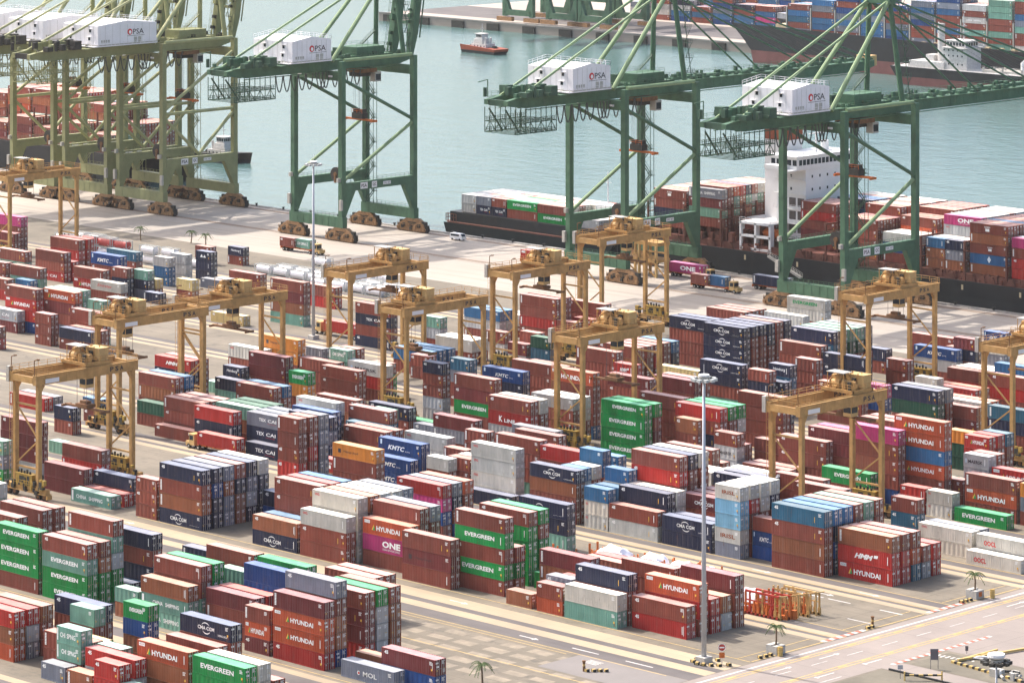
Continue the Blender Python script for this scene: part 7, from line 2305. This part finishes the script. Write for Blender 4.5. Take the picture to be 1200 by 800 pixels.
for k in range(12):
    b = MB(); x = -381.0+k*1.35; y = 487.3-k*.18
    t = thing('striped_kerb', (x,y,0), 'black and yellow kerb length along the verge, bottom right', 'kerb', 'striped kerb lengths at the verge')
    b.box(-.66,.0,-.25,.25,0,.4); b.obj('yellow_half', M['yellow'], t); b = MB(); b.box(0,.66,-.25,.25,0,.4); b.obj('black_half', M['black'], t)
t = thing('yellow_pipe_rail', (-375,492,0), 'long yellow pipe rail lying across the verge at bottom right', 'rail')
b = MB(); b.beam((-6.3,-3.6,.3),(-3.0,10.2,.3),.35); b.obj('rail', M['yellow'], t); b = MB(); b.beam((-6.3,-3.6,.25),(-6.0,6.5,.25),.3); b.obj('rail', M['yellow'], t); b = MB(); b.beam((-6.2,1.5,.28),(-4.2,6,.28),.3); b.obj('rail', M['yellow'], t)
t = thing('white_awning_frame', (-379.5,492.3,0), 'folded white awning frame on the ground by the verge', 'frame')
b = MB(); 
for p, q in (((-1.6,-1.6,.5),(1.4,-.6,.6)),((1.4,-.6,.6),(1.9,1.8,.5)),((1.9,1.8,.5),(-1.1,1.4,.6)),((-1.1,1.4,.6),(-1.6,-1.6,.5)),((-1.2,-1,.8),(1.4,1.2,.8))): b.beam(Vector(p)*.6,Vector(q)*.6,.22,.15)
b.obj('frame', M['white'], t)
t = thing('scrap_heap', (-370.5,487.5,0), 'heap of dark pipes and pale sacks beside the lamp head', 'scrap heap')
rr = random.Random(12)
for k in range(14):
    b = MB(); x = rr.uniform(-4,4); y = rr.uniform(-2.5,3); s_ = rr.uniform(.3,.9)
    if k % 3: b.box(x-s_,x+s_,y-s_*.6,y+s_*.6,0,rr.uniform(.3,1.3))
    else: b.tube((x,y,.3),(x+rr.uniform(-2,2),y+rr.uniform(-2,2),.5),.25,8)
    b.obj('scrap_piece', M[('dark','conc','galv','white')[k % 4]], t)
t = thing('kerb_wall', (-382,470,0), 'thin dark kerb wall between verge and cross road', 'kerb'); b = MB(); b.beam((-4.0,6.6,.15),(16,6.4,.15),.3); b.obj('kerb', M['black'], t)
# ------------------------------------------------------------------ spreader rack and tarpaulin loads
t = thing('spreader_rack', (-424,492,0), 'rusty orange and yellow rack of upright steel frames right of lamp mast', 'steel rack')
rr = random.Random(4)
def rackrow(x0, x1, y, h, m):
    n = int((x1-x0)/.95)
    for k in range(n+1):
        x = x0+(x1-x0)*k/n
        b = MB(); hh = h+rr.uniform(-.5,.5) if rr.random() < .7 else h*.6
        b.box(x-.13,x+.13,y-.13,y+.13,0,hh); b.box(x-.24,x+.24,y-.2,y+.2,0,.9+rr.uniform(0,.8)); b.obj('post', M[rr.choice(m)], t)
    b = MB(); b.box(x0-.2,x1+.2,y-.2,y+.2,.05,.45); b.box(x0,x1,y-.1,y+.1,h*.55,h*.55+.22); b.box(x0,x1,y-.16,y+.16,h-.45,h-.1); b.obj('rail', M[rr.choice(m)], t)
rackrow(-3.4,4.2,-3.0,4.2,('orange','redpaint','ochre'))
rackrow(-2.6,5.0,-1.2,4.2,('orange','ochre','redpaint'))
rackrow(-1.6,6.2,2.2,3.9,('ochre_pale','ochre','orange'))
rackrow(-1.2,6.6,4.6,4.0,('ochre','ochre_pale'))
for k in range(5):
    b = MB(); x = 4.2+k*.55; b.box(x-.1,x+.1,-3+k*1.7,-2.7+k*1.7,0,4.1); b.beam((x,-2.9+k*1.7,3.9),(x+.4,-1.2+k*1.7,3.9),.2); b.obj('end_frame', M[('ochre_pale','ochre')[k%2]], t)
b = MB()
for k in range(30):
    x = rr.uniform(-3,6); y = rr.uniform(-3,4.4); s_ = rr.uniform(.2,.5); b.box(x-s_,x+s_,y-s_,y+s_,0,rr.uniform(.5,1.8))
tag(b.obj('base_clutter', M['orange'], t), kind='stuff')
t = thing('flat_rack', (-430.5,489.3,0), 'empty rusty flat rack with chains beside the spreader rack', 'flat rack')
b = MB(); b.box(-3,3.2,-1.2,1.2,.1,.5); b.box(-3,3.2,-1.3,-1.1,.1,.75); b.obj('deck', M['orange'], t)
for k in range(9): b = MB(); x = rr.uniform(-2.5,2.8); y = rr.uniform(-.9,.9); s_ = rr.uniform(.3,.7); b.box(x-s_,x+s_,y-s_*.7,y+s_*.7,.5,.5+s_); b.obj('chain_pile', M['frame_grey'], t)
def tarp(x, y, L, Wd, h, label, seed):
    rr = random.Random(seed); t = thing('tarpaulin_load', (x,y,0), label, 'tarpaulin load')
    n, m = 14, 8; vs = []; fs = []
    for i in range(n+1):
        for j in range(m+1):
            u = i/n; w = j/m; e = min(1, 4.5*min(u,1-u), 4.0*min(w,1-w))
            z = h*(e**.45)*(1+.16*math.sin(u*9+seed)*math.sin(w*5)) + rr.uniform(-.08,.10)*h*.5
            vs.append(((u-.5)*L+rr.uniform(-.06,.06), (w-.5)*Wd+rr.uniform(-.06,.06), .85+max(.0,z)))
    for i in range(n):
        for j in range(m): a = i*(m+1)+j; fs.append((a, a+m+1, a+m+2, a+1))
    b = MB(); b.add(vs, fs); b.obj('tarpaulin', M['tarp'], t)
    b = MB(); b.box(-L/2-.6,L/2+.6,-Wd/2,Wd/2,.3,.84); 
    for sx in (-1,1):
        for sy in (-1,1): b.box(sx*(L/2+.5)-.12,sx*(L/2+.5)+.12,sy*(Wd/2-.2)-.12,sy*(Wd/2-.2)+.12,.3,2.6)
    b.obj('flat_rack', M['orange'], t)
    b = MB()
    for k in range(4):
        x_ = -L/2+.6+k*(L-1.2)/3; b.beam((x_,-Wd/2-.03,.6),(x_,-Wd/2+.25,1.3),.04)
    b.obj('lashing', M['rope'], t)
tarp(-472.5,493.6,9.5,3.0,1.0,'low white tarpaulin load, leftmost of the row before the lane',1)
tarp(-467.2,498.8,7.5,3.4,2.5,'tallest peaked white tarpaulin load in the row',2)
tarp(-459.4,500.6,5.8,3.2,2.2,'rounded white tarpaulin load between the peaked one and the low ones',3)
tarp(-453.6,501.6,4.8,3.0,1.6,'third white tarpaulin load, left of the lamp mast',4)
tarp(-448.6,502.8,4.2,2.6,1.3,'last white tarpaulin load, touching the lamp mast line',5)
tarp(-429.5,493.6,5.4,2.6,2.0,'white tarpaulin load with folds left of the spreader rack',6)
for k, (x, y, lab) in enumerate(((-478.5,496.5,'leftmost empty orange flat rack behind the tarpaulins'),(-474.0,503.5,'second empty orange flat rack behind the tarpaulins'))):
    t = thing('flat_rack', (x,y,0), lab, 'flat rack'); b = MB(); b.box(-3,3,-1.2,1.2,.1,.5); b.obj('deck', M['orange'], t)
    for s in (-1,1):
        for q in (-1,1): b = MB(); b.box(s*2.9-.15,s*2.9+.15,q*1.05-.15,q*1.05+.15,.5,2.0); b.obj('corner_post', M['orange' if s<0 else 'rust'], t)
# ------------------------------------------------------------------ people on the quay
def person(x, y, rz, label):
    t = thing('person', (x,y,0), label, 'person', None, rz)
    me = bpy.data.meshes.new('body')
    pts = [(0,0,.92),(0,0,1.15),(0,0,1.42),(0,0,1.53),(0,.02,1.68),(-.10,0,.90),(-.11,.03,.48),(-.12,-.02,.06),(-.12,.14,.03),(.10,0,.90),(.11,-.05,.48),(.13,-.14,.06),(.13,.02,.03),(-.20,0,1.40),(-.25,.02,1.12),(-.24,.12,.90),(-.24,.16,.83),(.20,0,1.40),(.25,-.02,1.12),(.25,.08,.90),(.25,.12,.83)]
    ed = [(0,1),(1,2),(2,3),(3,4),(0,5),(5,6),(6,7),(7,8),(0,9),(9,10),(10,11),(11,12),(2,13),(13,14),(14,15),(15,16),(2,17),(17,18),(18,19),(19,20)]
    rad = [.15,.14,.16,.06,.11,.095,.065,.045,.04,.095,.065,.045,.04,.065,.05,.038,.035,.065,.05,.038,.035]
    me.from_pydata(pts, ed, []); o = link('body', me, t)
    me.materials.append(M['cloth'])
    sm = o.modifiers.new('skin', 'SKIN'); ss = o.modifiers.new('sub', 'SUBSURF'); ss.levels = 1; ss.render_levels = 1
    for k, v_ in enumerate(me.skin_vertices[0].data if me.skin_vertices else []): v_.radius = (rad[k], rad[k])
    b = MB(); b.tube((0,0,1.0),(0,0,1.45),.19,10,.20); b.obj('vest', M['vest'], t)
    b = MB(); b.tube((0,.02,1.70),(0,.02,1.80),.125,10,.06); b.obj('helmet', M['white'], t)
for x, y, rz, lab in ((-663.5,763.0,.5,'worker in orange vest and white helmet on the quay near gangway'),):
    person(x, y, rz, lab)
# ochre steel platform waiting on the quay
t = thing('steel_platform', (-694,756,0), 'ochre steel platform with legs seen through the farthest yard crane', 'steel platform')
for z in (4.0, 8.5):
    b = MB(); b.box(-9,4,-2.5,2.5,z,z+.9); b.rail((-9,-2.5,z+.9),(4,-2.5,z+.9),1.1,1.5,.1); b.obj('deck', M['ochre'], t)
for x in (-8.5,-3,3.2):
    for y in (-2.2,2.2): b = MB(); b.box(x-.3,x+.3,y-.3,y+.3,0,8.5); b.obj('leg', M['ochre_pale'], t)
for k in range(2): b = MB(); b.beam((-8.5+k*5.5,-2.3,4.0),(-3+k*6,-2.3,.3),.3); b.obj('diagonal_brace', M['ochre'], t)
# ------------------------------------------------------------------ air
hz = bpy.data.materials.new('air'); hz.use_nodes = True
n = hz.node_tree.nodes; n.clear()
out = n.new('ShaderNodeOutputMaterial'); pv = n.new('ShaderNodeVolumePrincipled')
pv.inputs['Color'].default_value = (.97, .95, .94, 1); pv.inputs['Density'].default_value = .000018; pv.inputs['Anisotropy'].default_value = .2
hz.node_tree.links.new(pv.outputs[0], out.inputs['Volume'])
b = MB(); b.box(-4300, 2300, -320, 5100, -11, 182)
tag(b.obj('haze', hz), None, None, None, 'stuff')
